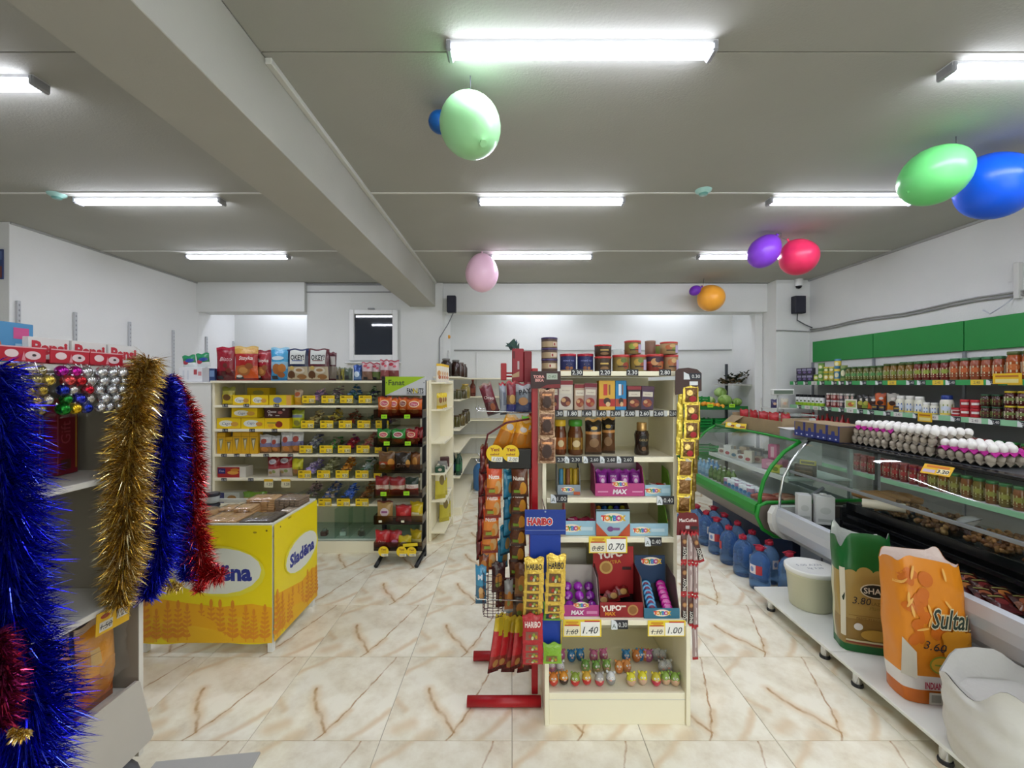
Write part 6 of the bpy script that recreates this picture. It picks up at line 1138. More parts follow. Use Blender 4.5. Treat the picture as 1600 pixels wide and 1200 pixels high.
# goods on the top board
def turned(g, name, lab, cat, x, y, z, rz=0., group=None): return ob(name, g, None, (x, y, z), (0, 0, PI / 2 + rz), lab, cat, group)
for i, y in enumerate((1.42, 1.555, 1.69)):
    g = carton(.125, .085, .09, '#dcd9d6', [('t', 'Pensi', 0, .052, .04, C('#c02a3a'), {'bold': .05, 'maxw': .11}), ('r', -.06, .06, .0, .015, C('#b03040'))]); turned(g, 'sweet_carton', '%s white carton with red lettering from the blue box, above the bauble packs' % ORD[i], 'box', SX - .07, y, 1.686, 0, 'white cartons with red lettering')
g = carton(.12, .125, .09, '#4f8fbf', [('r', .0, .045, .075, .11, C('#c9508a')), ('r', .005, .035, .02, .06, C('#9cc4dc')), ('e', -.045, .05, .012, .02, C('#b5705a'))]); turned(g, 'blue_box', 'light blue box with a pink mark on the tinsel shelf', 'box', SX - .09, 1.33, 1.686, .05)
g = bag(.1, .09, .05, [(.3, '#c9c4b4'), (.6, '#8aa52a'), (.85, '#3a5aa0'), (1, '#c9b52a')], [('e', 0, .05, .025, .012, C('#5a3f9a'))], 4); turned(g, 'small_bag', 'small green, yellow and blue bag beside the light blue box', 'bag', SX - .1, 1.452, 1.686) if False else turned(g, 'small_bag', 'small green, yellow and blue bag beside the light blue box', 'bag', SX - .16, 1.47, 1.686)
for i in range(3):
    g = G(); g.lathe([(.0, 0), (.022, .008), (.026, .022), (.018, .038), (0, .044)], M(['#3f8a3a', '#6a2f8a', '#c9c4ba'][i], .35), 12); g.lathe([(.004, .042), (.003, .06)], M('#4a6a2a', .5), 6); ob('ornament', g, None, (SX - .03, 1.762 - .03 * i if i else 1.745, 1.686) if False else (SX - .03 - .045 * i, 1.725 if i else 1.73, 1.686) if False else (SX - .2 - .05 * i, 1.72, 1.686), label='%s ornament at the far end of the tinsel shelf top' % ['green', 'violet', 'white'][i], cat='ornament')
# boxes standing on the middle board
for i, (x, y, h, c, rx) in enumerate(((-1.72, 1.64, .29, '#7a1620', .12), (-1.74, 1.53, .30, '#6b141c', .14), (-1.70, 1.42, .28, '#b0323a', .06), (-1.74, 1.34, .27, '#8a1a24', .08))):
    g = carton(.085, h, .05, c, [('r', .03, .036, .02, h * .95, C('#b5862a')), ('t', 'Gift', -.012, h * .55, .04, C('#a5424a'), {'rot': PI / 2}), ('r', -.03, .01, .02, h * .2, C('#5a2a1a'))] if i < 2 else [('r', -.042, -.01, .0, h, C('#c9bcb4')), ('e', .01, h * .5, .02, .04, C('#d9c4bc'))]); ob('gift_box', g, None, (x, y, 1.277), (0, -rx * 0, PI / 2 + rx), ['tall dark red box at the far end of the middle tinsel shelf board', 'tall dark red box, second on the middle tinsel shelf board', 'red box with a white stripe on the middle tinsel shelf board', 'red box nearly hidden by the big blue tinsel'][i], 'box')
# croissant packs in the lowest bay
for i, (y, c) in enumerate(((1.62, '#e0962a'), (1.46, '#d98a34'), (1.31, '#a55a2c'))):
    o = thing('pastry_pack', '%s orange pastry pack from the far end of the lowest tinsel shelf bay' % ORD[i], 'pastry', (SX - .075, y, .402), (0, 0, PI / 2 + .1 * i), 'orange pastry packs')
    ob('wrapper', bag(.15, .33, .09, [(.1, '#8a4a22'), (.45, '#c96a30'), (.9, c), (1, '#c9b49a')], [('e', 0, .09, .05, .05, C('#b5702c')), ('e', .02, .15, .045, .035, C('#c98a3a')), ('r', -.05, -.02, .18, .24, C('#d9b06a'))], 30 + i), o)
    g = G(); rs = random.Random(i); g.grid(lambda a, b: ((a - .5) * .17, -.055 + rs.uniform(-.008, .008), .1 + .2 * b), 7, 8, FILM); ob('film', g, o)
# ---------------------------------------------------------------- tinsel garlands
def tinsel(pts, rad, cols, per_m, name_label, seed=1, wid=.0028, core=None):
    r = random.Random(seed); P = [Vector(p) for p in pts]; L = [(P[i + 1] - P[i]).length for i in range(len(P) - 1)]; tot = sum(L)
    o = thing('tinsel_garland', name_label, 'tinsel', P[0]); g = G(); ms = [M(c, .16, .85) for c in cols]; base = P[0]
    for k in range(int(per_m * tot)):
        s = r.uniform(0, tot); i = 0
        while i < len(L) - 1 and s > L[i]: s -= L[i]; i += 1
        f = s / L[i]; p = P[i].lerp(P[i + 1], f) - base; tg = (P[i + 1] - P[i]).normalized(); R = rad[i] + (rad[i + 1] - rad[i]) * f
        a = r.uniform(0, 2 * PI); u = tg.orthogonal().normalized(); v = tg.cross(u); dr = (u * math.cos(a) + v * math.sin(a) + tg * r.gauss(0, .35)).normalized(); ln_ = R * r.uniform(.6, 1.1)
        sd = dr.cross(Vector((r.gauss(0, 1), r.gauss(0, 1), r.gauss(0, 1)))).normalized() * wid * .5; mid = p + dr * ln_ * .55; end = p + dr * ln_ + Vector((0, 0, -R * r.uniform(0, .35))); s2 = (sd + Vector((r.gauss(0, 1), r.gauss(0, 1), r.gauss(0, 1))) * wid * .3)
        g.add([p - sd, p + sd, mid + s2, mid - s2, end], [(0, 1, 2, 3), (3, 2, 4)], ms[r.randrange(len(ms))])
    ob('strands', g, o)
    g = G(); g.tube([p - base for p in P], [q * .12 for q in rad], M(core or cols[2], .5, .4), 6); ob('core', g, o)
    return o
def PP(*q): return [(X(a, d), d, Z(b, d)) for a, b, d in q]
BLU = ['#0d0da8', '#1414d0', '#0b0b80', '#2030e0', '#1418b8', '#5a70ff']; GLD = ['#c9a23c', '#dcbd62', '#a8832c', '#e3cc85', '#c0963a', '#fff0c0']; RDD = ['#b5141c', '#cc2028', '#8a0f16', '#dc3a40', '#b5141c', '#ff8080']  # last colour of each list paints sparkle as lighter strands
tinsel(PP((-15, 575, 1.2), (-5, 680, 1.2), (5, 800, 1.2), (10, 900, 1.2), (20, 990, 1.19), (45, 1080, 1.17), (35, 1180, 1.15), (15, 1260, 1.14)), [.10, .12, .14, .135, .13, .15, .155, .12], BLU, 11000, 'thick dark blue tinsel garland at the picture edge', 1, .0022)
tinsel(PP((232, 562, 1.70), (214, 620, 1.64), (202, 700, 1.62), (198, 790, 1.61), (194, 870, 1.61), (184, 945, 1.61)), [.08, .085, .095, .10, .095, .06], GLD, 9500, 'gold tinsel garland at the end of the tinsel shelf', 2, .0024)
tinsel(PP((256, 590, 1.80), (260, 650, 1.76), (254, 730, 1.75), (250, 800, 1.75), (246, 880, 1.75), (228, 935, 1.74)), [.06, .09, .10, .105, .095, .05], BLU, 9500, 'blue tinsel garland between the gold and the red ones', 3, .0024)
tinsel(PP((272, 600, 1.93), (284, 680, 1.93), (282, 770, 1.93), (285, 850, 1.93), (292, 905, 1.93)), [.04, .06, .065, .065, .05], BLU, 8000, 'slimmer blue tinsel garland touching the red one', 4, .0024)
tinsel(PP((270, 588, 1.97), (297, 650, 1.97), (303, 730, 1.97), (300, 790, 1.97), (308, 850, 1.97), (318, 895, 1.97), (348, 900, 1.97)), [.04, .065, .07, .075, .085, .08, .05], RDD, 7500, 'red tinsel garland hanging in front of the yellow table', 5, .0024)
tinsel(PP((312, 890, 1.975), (310, 925, 1.975)), [.05, .035], RDD, 5000, 'short red tinsel tail below the red garland', 6, .0024)
tinsel(PP((238, 900, 1.83), (262, 918, 1.83), (285, 915, 1.83)), [.03, .04, .025], GLD, 4000, 'wisp of gold tinsel below the blue garlands', 7, .002)
tinsel(PP((-8, 990, 1.06), (5, 1060, 1.05), (-5, 1140, 1.04)), [.05, .06, .05], ['#8a1f5a', '#a52a4a', '#6b1440'], 6000, 'crimson-pink tinsel in the bottom corner over the blue one', 8)
tinsel(PP((15, 1140, 1.03), (32, 1150, 1.03), (45, 1145, 1.03)), [.012, .022, .012], GLD, 5000, 'scrap of gold tinsel caught in the big blue garland', 9)
# slotted uprights on the wall behind
for i, (px, y) in enumerate(((28, 470), (117, 488), (202, 503), (270, 516), (322, 526), (364, 533))):
    d = 4.71 * K / (800 - px) - .01
    g = G(); g.box(-4.71, -4.685, d - .014, d + .014, .2, Z(y, d), M('#c3c5c9', .4, .3), .002)
    for k in range(14): g.box(-4.686, -4.684, d - .005, d + .005, Z(y, d) - .05 - .05 * k, Z(y, d) - .03 - .05 * k, M('#8f9196', .5), .0003)
    ob('wall_upright', g, None, label='%s slotted steel upright along the wall behind the tinsel shelf' % ORD[i], cat='rail', group='slotted wall uprights')
# ================================================================ right-hand wall: green panels and stocked shelving
for i, (a, b) in enumerate(((5.16, 6.19), (4.125, 5.15), (3.1, 4.115))):
    g = G(); g.box(4.325, 4.349, a, b, 1.935, 2.225, M('#1f8a3c', .42), .003); ob('green_panel', g, None, label=['plain green wall panel next to the pillar', 'plain green wall panel in the middle of the row', 'plain green wall panel cut by the picture edge'][i], cat='panel', group=None)
t = thing('wall_shelving', 'long wall shelving with green price rails behind the deli counters', 'shelf', (0, 0, 0))
SZR = [1.655, 1.33, 1.0, .62]; SXF = 3.95
for d in (3.1, 4.12, 5.155, 6.2):
    g = G(); g.box(4.322, 4.348, d - .012, d + .0125, .2, 1.93, M('#8e9298', .4, .4), .002); ob('upright', g, t)
g = G(); g.box(4.335, 4.349, 3.0, 6.1, .3, 1.62, M('#8a8c8c', .6), .001); ob('back_panel', g, t)
for k, z in enumerate(SZR):
    g = G(); g.box(SXF, 4.33, 2.9, 6.1, z - .022, z, M('#b9bcb9', .45), .002); ob('shelf', g, t)
    g = G(); g.box(SXF - .008, SXF - .001, 2.9, 6.1, z - .045, z + .002, M('#3a9a55' if k % 2 == 0 else '#8fc49a', .35), .001); ob('price_rail', g, t)
def rtag(w, h, bgc, leaf):
    g = G(); g.box(-w / 2, w / 2, -.002, 0, -h / 2, h / 2, C(bgc), .0003)
    it = [('t', '2.40', .012 if leaf else 0, 0, h * .5, C('#d9d8d4' if bgc[1] in '234' else '#4a4a4c'))]
    if leaf: it.append(('p', [(-w / 2, -h * .5), (-w / 2 + h * .8, -h * .5), (-w / 2 + h * .6, h * .3), (-w / 2 + h * .2, h * .5), (-w / 2, h * .5)], C('#dfe3e2')))
    return g.dec(flat(-.002), it, .0004)
rr = random.Random(11)
for k in (0, 1):
    d = 3.15
    while d < 6.0:
        typ = rr.choice([('#2b2d36', True, .085), ('#2b2d36', True, .085), ('#d9d5cf', False, .1), ('#e0bf3a', False, .1) if d < 5 else ('#d9d5cf', False, .1)])
        ob('price_tag', cached(('rt',) + typ, lambda: rtag(typ[2], .044, typ[0], typ[1])), t, (SXF - .009, d, SZR[k] - .022), (0, 0, -PI / 2)); d += typ[2] + rr.choice([.03, .06, .12])
for d, z, w_ in ((3.42, 1.66, .2), (4.1, 1.30, .14)):
    g = G(); g.box(-w_ / 2, w_ / 2, -.003, 0, -.04, .045, C('#e0b51f'), .0005); g.dec(flat(-.003), [('r', -w_ * .4, w_ * .4, -.03, .0, C('#dcd08a')), ('r', -w_ * .4, w_ * .4, .015, .03, C('#b5701f'))]); ob('offer_card', g, t, (SXF - .013, d, z), (0, .0, -PI / 2))
JT = {}
def jar(kind, x, y, z, lab, grp=None, rz=0.):
    r, h, glass, lid, labc, spot = kind
    def bm():
        g = G(); g.lathe([(r * .9, 0), (r, .006), (r, h * .74), (r * .86, h * .84), (r * .84, h * .88)], M(glass, .12, coat=.5), 14)
        if labc: g.dec(cylsurf(r), [('r', -r * 1.5, r * 1.5, h * .16, h * .62, C(labc)), ('e', 0, h * .44, r * .8, h * .11, C(spot)), ('r', -r * 1.0, r * 1.0, h * .2, h * .26, C(glass))])
        return g
    def lm():
        g = G(); g.lathe([(r * .88, h * .87), (r * .92, h * .88), (r * .92, h * .985), (r * .86, h)], M(lid, .35), 14); return g
    o = ob('jar', cached(('jb', kind), bm), None, (x, y, z + E), (0, 0, rz - 1.0), lab, 'jar', grp)
    ob('lid', cached(('jl', kind), lm), o); return o
J_RED = (.038, .185, '#6b1f16', '#3f6a3a', '#cfc09a', '#8a9a3a'); J_GRN = (.036, .165, '#5a5a1f', '#3a5a2a', '#b5bd8a', '#4f8a4a'); J_BRN = (.04, .195, '#8a3f1c', '#3a6a44', '#c9bd9a', '#b55a2a'); J_AMB = (.038, .18, '#7a5a20', '#4a5a2a', '#c4c09a', '#7a8a3a'); J_ORG = (.048, .225, '#9c4a1c', '#4f5a2a', '#cfc4a0', '#b5622a')
zt = SZR[0]
for i, d in enumerate([5.13 - .088 * k for k in range(22)]):
    kd = J_GRN if i < 6 else (J_AMB if i < 10 else (J_RED if i < 14 else (J_BRN if i < 19 else J_ORG))); nm = {J_GRN: 'green pickle', J_AMB: 'amber pickle', J_RED: 'dark red sauce', J_BRN: 'brown-red sauce', J_ORG: 'orange preserve'}[kd]
    dd = d if i < 19 else d - .02 * (i - 18)
    jar(kd, 4.02, dd, zt, '%s jar of the top wall shelf front rank from the pillar, %s' % (ORD[i], nm), 'front rank of jars on the top wall shelf')
for i, d in enumerate([5.1 - .095 * k for k in range(18)]): jar(J_GRN if i < 6 else J_BRN, 4.13, d, zt, '%s jar of the top wall shelf rear rank from the pillar' % ORD[i], 'second rank of jars on the top wall shelf')
def wbox(w, h, dp, col, dec, x, y, z, lab, name='carton', cat='box', grp=None, rz=0., bagm=None):
    g = bagm if bagm else carton(w, h, dp, col, dec)
    return ob(name, g, None, (x, y, z + E), (0, 0, -1.05 + rz), lab, cat, grp)
def wcan(r, h, segs, dec, x, y, z, lab, top='#b9bbb8', name='can', cat='can', grp=None):
    return ob(name, can(r, h, segs, dec, 14, top), None, (x, y, z + E), (0, 0, -1.0), lab, cat, grp)
pur = '#2f2a3c'
for i in range(3):
    for j in range(2):
        wbox(.085, .09, .07, pur, [('r', -.03, .03, .05, .08, C('#8a86a0')), ('e', 0, .03, .02, .015, C('#6b5a8a'))], 4.03, 6.0 - .1 * i, zt + .092 * j, '%s dark violet carton from the pillar, %s tier on the top wall shelf' % (ORD[i], ('lower', 'upper')[j]), grp='dark violet cartons')
for i, (d, c, c2, h) in enumerate(((5.68, '#b9c42a', '#5a7a2a', .09), (5.60, '#5a8a3a', '#8aa54a', .13), (5.50, '#c9b53a', '#6a8a3a', .1), (5.41, '#c9b84a', '#8a9a4a', .1), (5.32, '#4f86a5', '#d9c04a', .15), (5.22, '#3f6a34', '#7a8a4a', .19))):
    wcan(.037, h, [(.2, c2), (.8, c), (1, c2)], [('e', 0, h * .5, .022, h * .2, C('#dcd8b4'))], 4.03, d, zt, '%s can from the dark violet cartons on the top wall shelf' % ORD[i])
    if i in (1, 2, 3, 4): wcan(.036, h * .8, [(.3, c), (.8, c2), (1, c)], [('e', 0, h * .4, .02, h * .15, C('#dcd8b4'))], 4.03, d, zt + h + .002, '%s stacked upper can from the violet cartons, top wall shelf' % ORD[[1, 2, 3, 4].index(i)])
z2 = SZR[1]
for i in range(7):
    g = G(); r = .032; g.lathe([(r * .9, 0), (r, .006), (r, .04), (r, .10), (r * .8, .115)], [C('#9cc42a'), C('#9cc42a'), C('#dcdedc'), C('#dcdedc')], 14); g.dec(cylsurf(r), [('e', 0, .06, .012, .012, C('#4a5a2a'))])
    o = ob('sauce_bottle', g, None, (4.02, 6.04 - .078 * i, z2 + E), (0, 0, -1), '%s white and lime bottle with a black cap from the pillar, second wall shelf' % ORD[i], 'bottle', 'white and lime bottles'); g = G(); g.lathe([(r * .85, .112), (r * .9, .115), (r * .88, .145)], M('#17181c', .4), 14); ob('cap', g, o)
for i, (d, c) in enumerate(((5.44, '#8a3a3a'), (5.33, '#a5323a'), (5.22, '#6a5a6a'), (5.12, '#5a6a5a'))):
    o = thing('jar_pack', '%s film-wrapped pack of small jars on the second wall shelf' % ORD[i], 'jar pack', (4.03, d, z2 + E), (0, 0, -1.05), 'film-wrapped jar packs')
    for a in (-1, 1):
        for k in range(2): ob('small_jar', can(.022, .085, [(.75, c), (1, '#d5d2c9')], [('e', 0, .04, .014, .02, C('#d9b0a5'))], 10, '#d5d2c9'), o, (a * .024, 0, .088 * k))
    g = G(); g.box(-.05, .05, -.027, .027, 0, .178, FILM, .006); ob('film', g, o)
wbox(.12, .11, .03, '#dcdad0', [('r', -.05, .05, .015, .095, C('#a5b06a')), ('e', 0, .05, .03, .025, C('#b5603a')), ('e', .02, .06, .015, .012, C('#d9c04a'))], 3.985, 5.05, z2, 'white-framed tray pack on the second wall shelf', 'tray_pack', 'pack')
for i, (d, c1, c2, lab) in enumerate(((4.96, '#2a2622', '#6a5a2a', 'dark olive sachet before the orange bags on the second wall shelf'), (4.88, '#1d1a1a', '#8a9a3a', 'black and green sachet on the second wall shelf'), (4.80, '#1f1a18', '#c95a1c', 'black and orange bag on the second wall shelf'), (4.70, '#c9561c', '#d0661f', 'bright orange bag on the second wall shelf'), (4.55, '#b9b4a8', '#d98a2a', 'white and amber bag on the second wall shelf'))):
    h = .16 if i < 3 else .19
    wbox(0, 0, 0, '', (), 4.03, d, z2, lab, 'spice_bag', 'bag', None, 0, bag(.1, h, .04, [(.1, c1), (.5, c2), (.9, c1), (1, c1)], [('e', 0, h * .45, .03, .025, C('#b5b04a' if i < 2 else '#3a2018')), ('e', .01, h * .7, .02, .015, C('#d9d0c4'))], i))
for i in range(3): wcan(.03, .06, [(.3, '#26262e'), (.8, '#3a3a4a'), (1, '#26262e')], [('r', -.02, .02, .03, .045, C('#a5822c'))], 3.985, 4.72 - .09 * i if i < 2 else 4.45, z2, '%s small black tin in front of the orange bags' % ORD[i], '#2a2a32', 'small_tin', 'tin')
MAY = ['#1f4f9a', '#d9d6c4']
for i, (d, r, h, c) in enumerate(((4.44, .045, .17, '#1f4f9a'), (4.34, .045, .17, '#24579f'), (4.24, .045, .165, '#1f4f9a'), (4.17, .034, .11, '#2a4a9a'), (4.09, .034, .11, '#2a4a9a'), (3.975, .05, .185, '#8a9a4a'))):
    g = G(); g.lathe([(r * .92, 0), (r, .008), (r, h * .62), (r * .9, h * .74), (r * .72, h * .8)], M('#dcdac8', .25), 16); g.dec(cylsurf(r), [('r', -r * 1.6, r * 1.6, h * .1, h * .55, C(c)), ('e', 0, h * .35, r * .7, h * .12, C('#c9d2e0')), ('r', -r * .9, r * .9, h * .04, h * .12, C('#d9c04a'))])
    o = ob('mayonnaise_jar', g, None, (4.02, d, z2 + E), (0, 0, -1), '%s white jar with a coloured label from the orange bags, second wall shelf' % ORD[i], 'jar', 'white mayonnaise jars'); g = G(); g.lathe([(r * .74, h * .78), (r * .8, h * .8), (r * .8, h * .97), (r * .7, h)], M('#e3e2da' if i < 5 else '#2a3f8a', .35), 16); ob('lid', g, o)
for i, (d, c1, c2) in enumerate(((3.875, '#d5cfc8', '#a51f2a'), (3.80, '#9c1a24', '#b5242c'), (3.715, '#9c1a24', '#b5242c'))):
    for j in range(2 if i else 1): wcan(.038, .075, [(.25, c2), (.75, c1), (1, c2)], [('r', -.025, .025, .03, .05, C('#d9cfc8' if i else '#8a2a2a'))], 4.01, d, z2 + .077 * j, '%s red tomato tin from the white jars, %s tier' % (ORD[i], ('lower', 'upper')[j]), '#8a1a20', 'tomato_tin', 'tin')
J_D1 = (.036, .10, '#3a1a12', '#1f4a2a', '#7a8a4a', '#5a2a1a'); J_D2 = (.04, .115, '#4a1414', '#c9b02a', '#cfc9a5', '#6a7a3a')
for i, (d, kd, hh) in enumerate(((3.635, J_D1, .11), (3.55, J_D1, .1), (3.455, J_D2, .115), (3.365, J_D2, .115))):
    for j in range(2): jar(kd, 4.01, d, z2 + (kd[1] + .002) * j, '%s dark preserve jar from the tomato tins, %s tier, second wall shelf' % (ORD[i], ('lower', 'upper')[j]))
for i in range(2): wbox(.12, .24, .06, '#3f7ab0', [('e', 0, .16, .04, .03, C('#c9d2dc')), ('e', .01, .07, .03, .04, C('#6f9ac9')), ('r', -.05, .05, .1, .12, C('#2a3f7a'))], 4.02, 3.255 - .13 * i, z2, ['tall blue carton beside the yellow-lidded jars, second wall shelf', 'tall blue carton past the first one at the picture edge'][i])
z3 = SZR[2]
for i in range(8):
    d = 5.78 - .085 * i; bottle(4.05, d, z3 + E, .034, .21 if i % 3 else .24, '#a5141c', '#8a1018', '%s red ketchup bottle from the pillar on the third wall shelf' % ORD[i], 'red ketchup bottles', '#b52a2a', 'sauce_bottle')
g = G(); g.box(-.05, .05, -.04, .04, 0, .22, C('#9c1a1c'), .004); g.dec(flat(-.04), [('r', -.04, .04, .06, .16, C('#b5302c'))]); ob('carton', g, None, (4.05, 5.92, z3 + E), (0, 0, -1), 'plain red carton beside the ketchup bottles', 'box')
for i in range(9): jar((.04, .15, '#6b1a16', '#8a1a1c' if i < 5 else '#2a7a34', '#b59a6a', '#8a2a1c'), 4.02, 4.05 - .1 * i, z3, '%s jar of the third wall shelf behind the egg trays' % ORD[i], 'jars on the third wall shelf')
for i in range(6):
    g = bag(.11, .1, .06, [(1, '#1f2a5a')], [('e', 0, .05, .02, .015, C('#c9c9d5'))], i); wbox(0, 0, 0, '', (), 4.05, 4.95 - .13 * i, z3, '%s dark blue bag on the third wall shelf above the eggs' % ORD[i], 'coffee_bag', 'bag', 'dark blue bags', 0, g)
z4 = SZR[3]
for i in range(20):
    kd = (.042, .19, '#7a1c16', '#8a2a24', '#b9a58a', '#a52a2a') if i < 9 else (.042, .19, '#6a5a1f' if i % 2 else '#7a4a1f', '#2a6a34', '#b5ad7a', '#8a8a3a')
    jar(kd, 4.02, 5.0 - .1 * i, z4, '%s jar on the lowest wall shelf seen through the deli glass' % ORD[i], 'jars on the lowest wall shelf')

# ================================================================ green curved-glass fridge counter
t = thing('fridge_counter', 'green-framed curved glass fridge counter further down the aisle', 'counter', (0, 0, 0))
GA, GB_ = 3.66, 5.15; GN_ = M('#1f8a2c', .35); BRW = M('#6b6259', .5)
arc = [(2.10, .60), (2.105, .68), (2.135, .80), (2.20, .92), (2.31, 1.045), (2.446, 1.13)]
g = G(); g.sweep([(2.10, .605), (2.078, .585), (2.075, .53), (2.085, .50)], GA, GB_, GN_, -.012); ob('green_band', g, t)
g = G(); g.sweep([(2.085, .50), (2.13, .40), (2.22, .345), (2.4, .33)], GA, GB_, M('#8a8378', .45), -.01); ob('lower_panel', g, t)
g = G(); g.box(2.4, 2.95, GA + .02, GB_, .0, .33, M('#2a3a5a', .5), .004); ob('base', g, t)
ep = [(2.09, .585), (2.15, .61), (2.95, .63), (2.95, .33), (2.4, .325), (2.22, .335), (2.12, .40), (2.075, .50)]
g = G(); g.prism(ep, GA - .03, GA, BRW); ob('end_panel', g, t)
g = G(); g.tube([(x, GA - .02, z) for x, z in [(2.95, .635), (2.15, .615), (2.09, .59), (2.07, .50), (2.118, .395), (2.22, .33), (2.4, .318)]], .016, GN_, 8); ob('end_rim', g, t)
for y in (GA - .01, GB_):
    g = G(); g.tube([(x, y, z) for x, z in arc], .016, GN_, 8); ob('glass_arch', g, t)
g = G(); g.sheet(arc, GA, GB_, GLASS); ob('curved_glass', g, t)
g = G(); g.prism([(2.11, .61)] + arc[1:] + [(2.93, 1.13), (2.93, .64)], GA - .006, GA - .002, GLASS); ob('end_glass', g, t)
g = G(); g.tube([(2.44, GA, 1.135), (2.44, GB_, 1.135)], .012, GN_, 8); ob('top_rail', g, t)
g = G(); g.box(2.43, 2.93, GA, GB_, 1.125, 1.14, GLASS, .002); ob('top_glass', g, t)
g = G(); g.box(2.12, 2.93, GA + .01, GB_ - .01, .56, .585, M('#b9bdbd', .35), .003); ob('deck', g, t)
g = G(); g.box(2.36, 2.9, GA + .01, GB_ - .01, .79, .805, M('#c9cfcc', .3), .002); g.box(2.352, 2.362, GA + .01, GB_ - .01, .775, .815, M('#d5d8d4', .3), .002); ob('mid_shelf', g, t)
for y in (GA + .05, GB_ - .05):
    g = G(); g.box(2.9, 2.93, y - .015, y + .015, .33, 1.125, M('#9a9fa0', .4, .5), .002); ob('post', g, t)
g = G(); g.box(2.935, 2.945, GA, GB_, .33, .62, M('#a9adab', .5), .002); ob('rear_panel', g, t)
rr = random.Random(21)
def inb(mk, name, lab, cat, x, y, z, grp, rz=0.): return ob(name, mk, None, (x, y, z + .002), (0, 0, -.9 + rz), lab, cat, grp)
for i in range(14):
    d = 5.02 - .092 * (i // 2); x = 2.2 + .1 * (i % 2)
    if i < 6: bottle(x, d, .587, .034, .17, ['#7aa5c4', '#5f93bd'][i % 2], '#c9d9e4', '%s pale blue drink bottle from the far end, %s file, in the fridge counter' % (ORD[i // 2], ('front', 'back')[i % 2]), 'pale blue bottles in the fridge', '#a5c4d9', 'drink_bottle')
    else: bottle(x, d, .587, .03, .14, ['#4a6a2a', '#5f7a3a'][i % 2], '#c9cfc4', '%s green drink bottle from the far end, %s file, in the fridge counter' % (ORD[i // 2 - 3], ('front', 'back')[i % 2]), 'green bottles in the fridge', '#6f8a4a', 'drink_bottle')
for i in range(14):
    r = .032; c1 = '#dfe4e8' if i % 3 else '#b58aa5'; inb(can(r, .075, [(.5, '#6fb0d9' if i > 3 else '#9a8fb0'), (1, c1)], [('e', 0, .03, .016, .016, C('#3f7fb5'))], 12, '#e6e9ea'), 'yogurt_cup', '%s yogurt cup from the bottles, %s file, in the fridge counter' % (ORD[i // 2], ('front', 'back')[i % 2]), 'cup', 2.19 + .075 * (i % 2), 4.38 - .072 * (i // 2), .587, 'yogurt cups in the fridge')
for i in range(8):
    g = G(); g.tube([(-.09, 0, .025), (-.04, .006, .026), (.04, -.004, .026), (.09, .004, .025)], [.018, .025, .025, .017], M(['#a5523f', '#b5705a', '#8a3a2c', '#c4917a'][i % 4], .35), 10); inb(g, 'sausage', '%s sausage from the yogurt cups in the fridge counter' % ORD[i], 'sausage', 2.24 + .19 * (i % 2), 3.86 - .053 * (i // 2), .588, 'sausages in the fridge', .9)
g = G(); g.box(-.09, .09, -.08, .08, 0, .09, C('#c27a94'), .006); g.dec(flat(-.08), [('e', 0, .05, .05, .02, C('#d9a5b5'))]); inb(g, 'cake_box', 'flat pink cake box on the fridge counter shelf', 'box', 2.52, 4.12, .806, None)
g = G(); g.box(-.04, .04, -.035, .035, 0, .14, C('#c25f86'), .006); g.dec(flat(-.035), [('r', -.015, .015, .02, .12, C('#dcb5c2'))]); inb(g, 'pink_carton', 'upright pink carton on top of the flat pink cake box', 'box', 2.52, 4.14, .898, None)
inb(carton(.08, .07, .06, '#c9c45a', [('e', 0, .035, .025, .02, C('#7a8a3a'))]), 'small_carton', 'yellow-green carton beside the pink box in the fridge counter', 'box', 2.43, 3.95, .806, None)
inb(carton(.07, .06, .06, '#d9d9d4', [('r', -.03, .03, .0, .01, C('#a9aaa5'))]), 'small_carton', 'plain white carton next to the yellow-green one in the fridge', 'box', 2.44, 3.84, .806, None)
for i in range(3): inb(carton(.14, .035, .1, '#5a3f34', [('r', -.06, .06, .01, .02, C('#8a6a5a'))]), 'chocolate_box', '%s flat brown box of the pile on the fridge shelf near the end glass' % ['lowest', 'middle', 'topmost'][i], 'box', 2.58, 3.78, .806 + .037 * i, 'flat brown boxes')
inb(carton(.12, .04, .02, '#d9bf2a', [('r', -.05, .05, .01, .03, C('#7a6a2a'))]), 'price_card', 'yellow price card standing on the flat brown boxes', 'card', 2.56, 3.72, .918, None)
for i in range(10):
    c = ['#c9c4b4', '#b9a58a', '#d5d5d0', '#a9b5b9'][i % 4]; inb(carton(.08, .06 + .03 * (i % 3), .07, c, [('e', 0, .035, .025, .018, C(['#8a5a4a', '#5a7a8a', '#a53a3a'][i % 3]))]), 'dairy_carton', '%s dairy carton from the far end on the fridge counter shelf' % ORD[i], 'box', 2.46 + .1 * (i % 2), 5.02 - .14 * (i // 2), .806, 'dairy cartons on the fridge shelf')
for i in range(5): inb(carton(.1, .1, .08, '#8f8f8a', [('r', -.04, .04, .03, .07, C('#c4c4bd'))]), 'dairy_carton', '%s grey dairy carton set back on the fridge counter shelf' % ORD[i], 'box', 2.72, 4.95 - .2 * i, .806, 'grey dairy cartons')
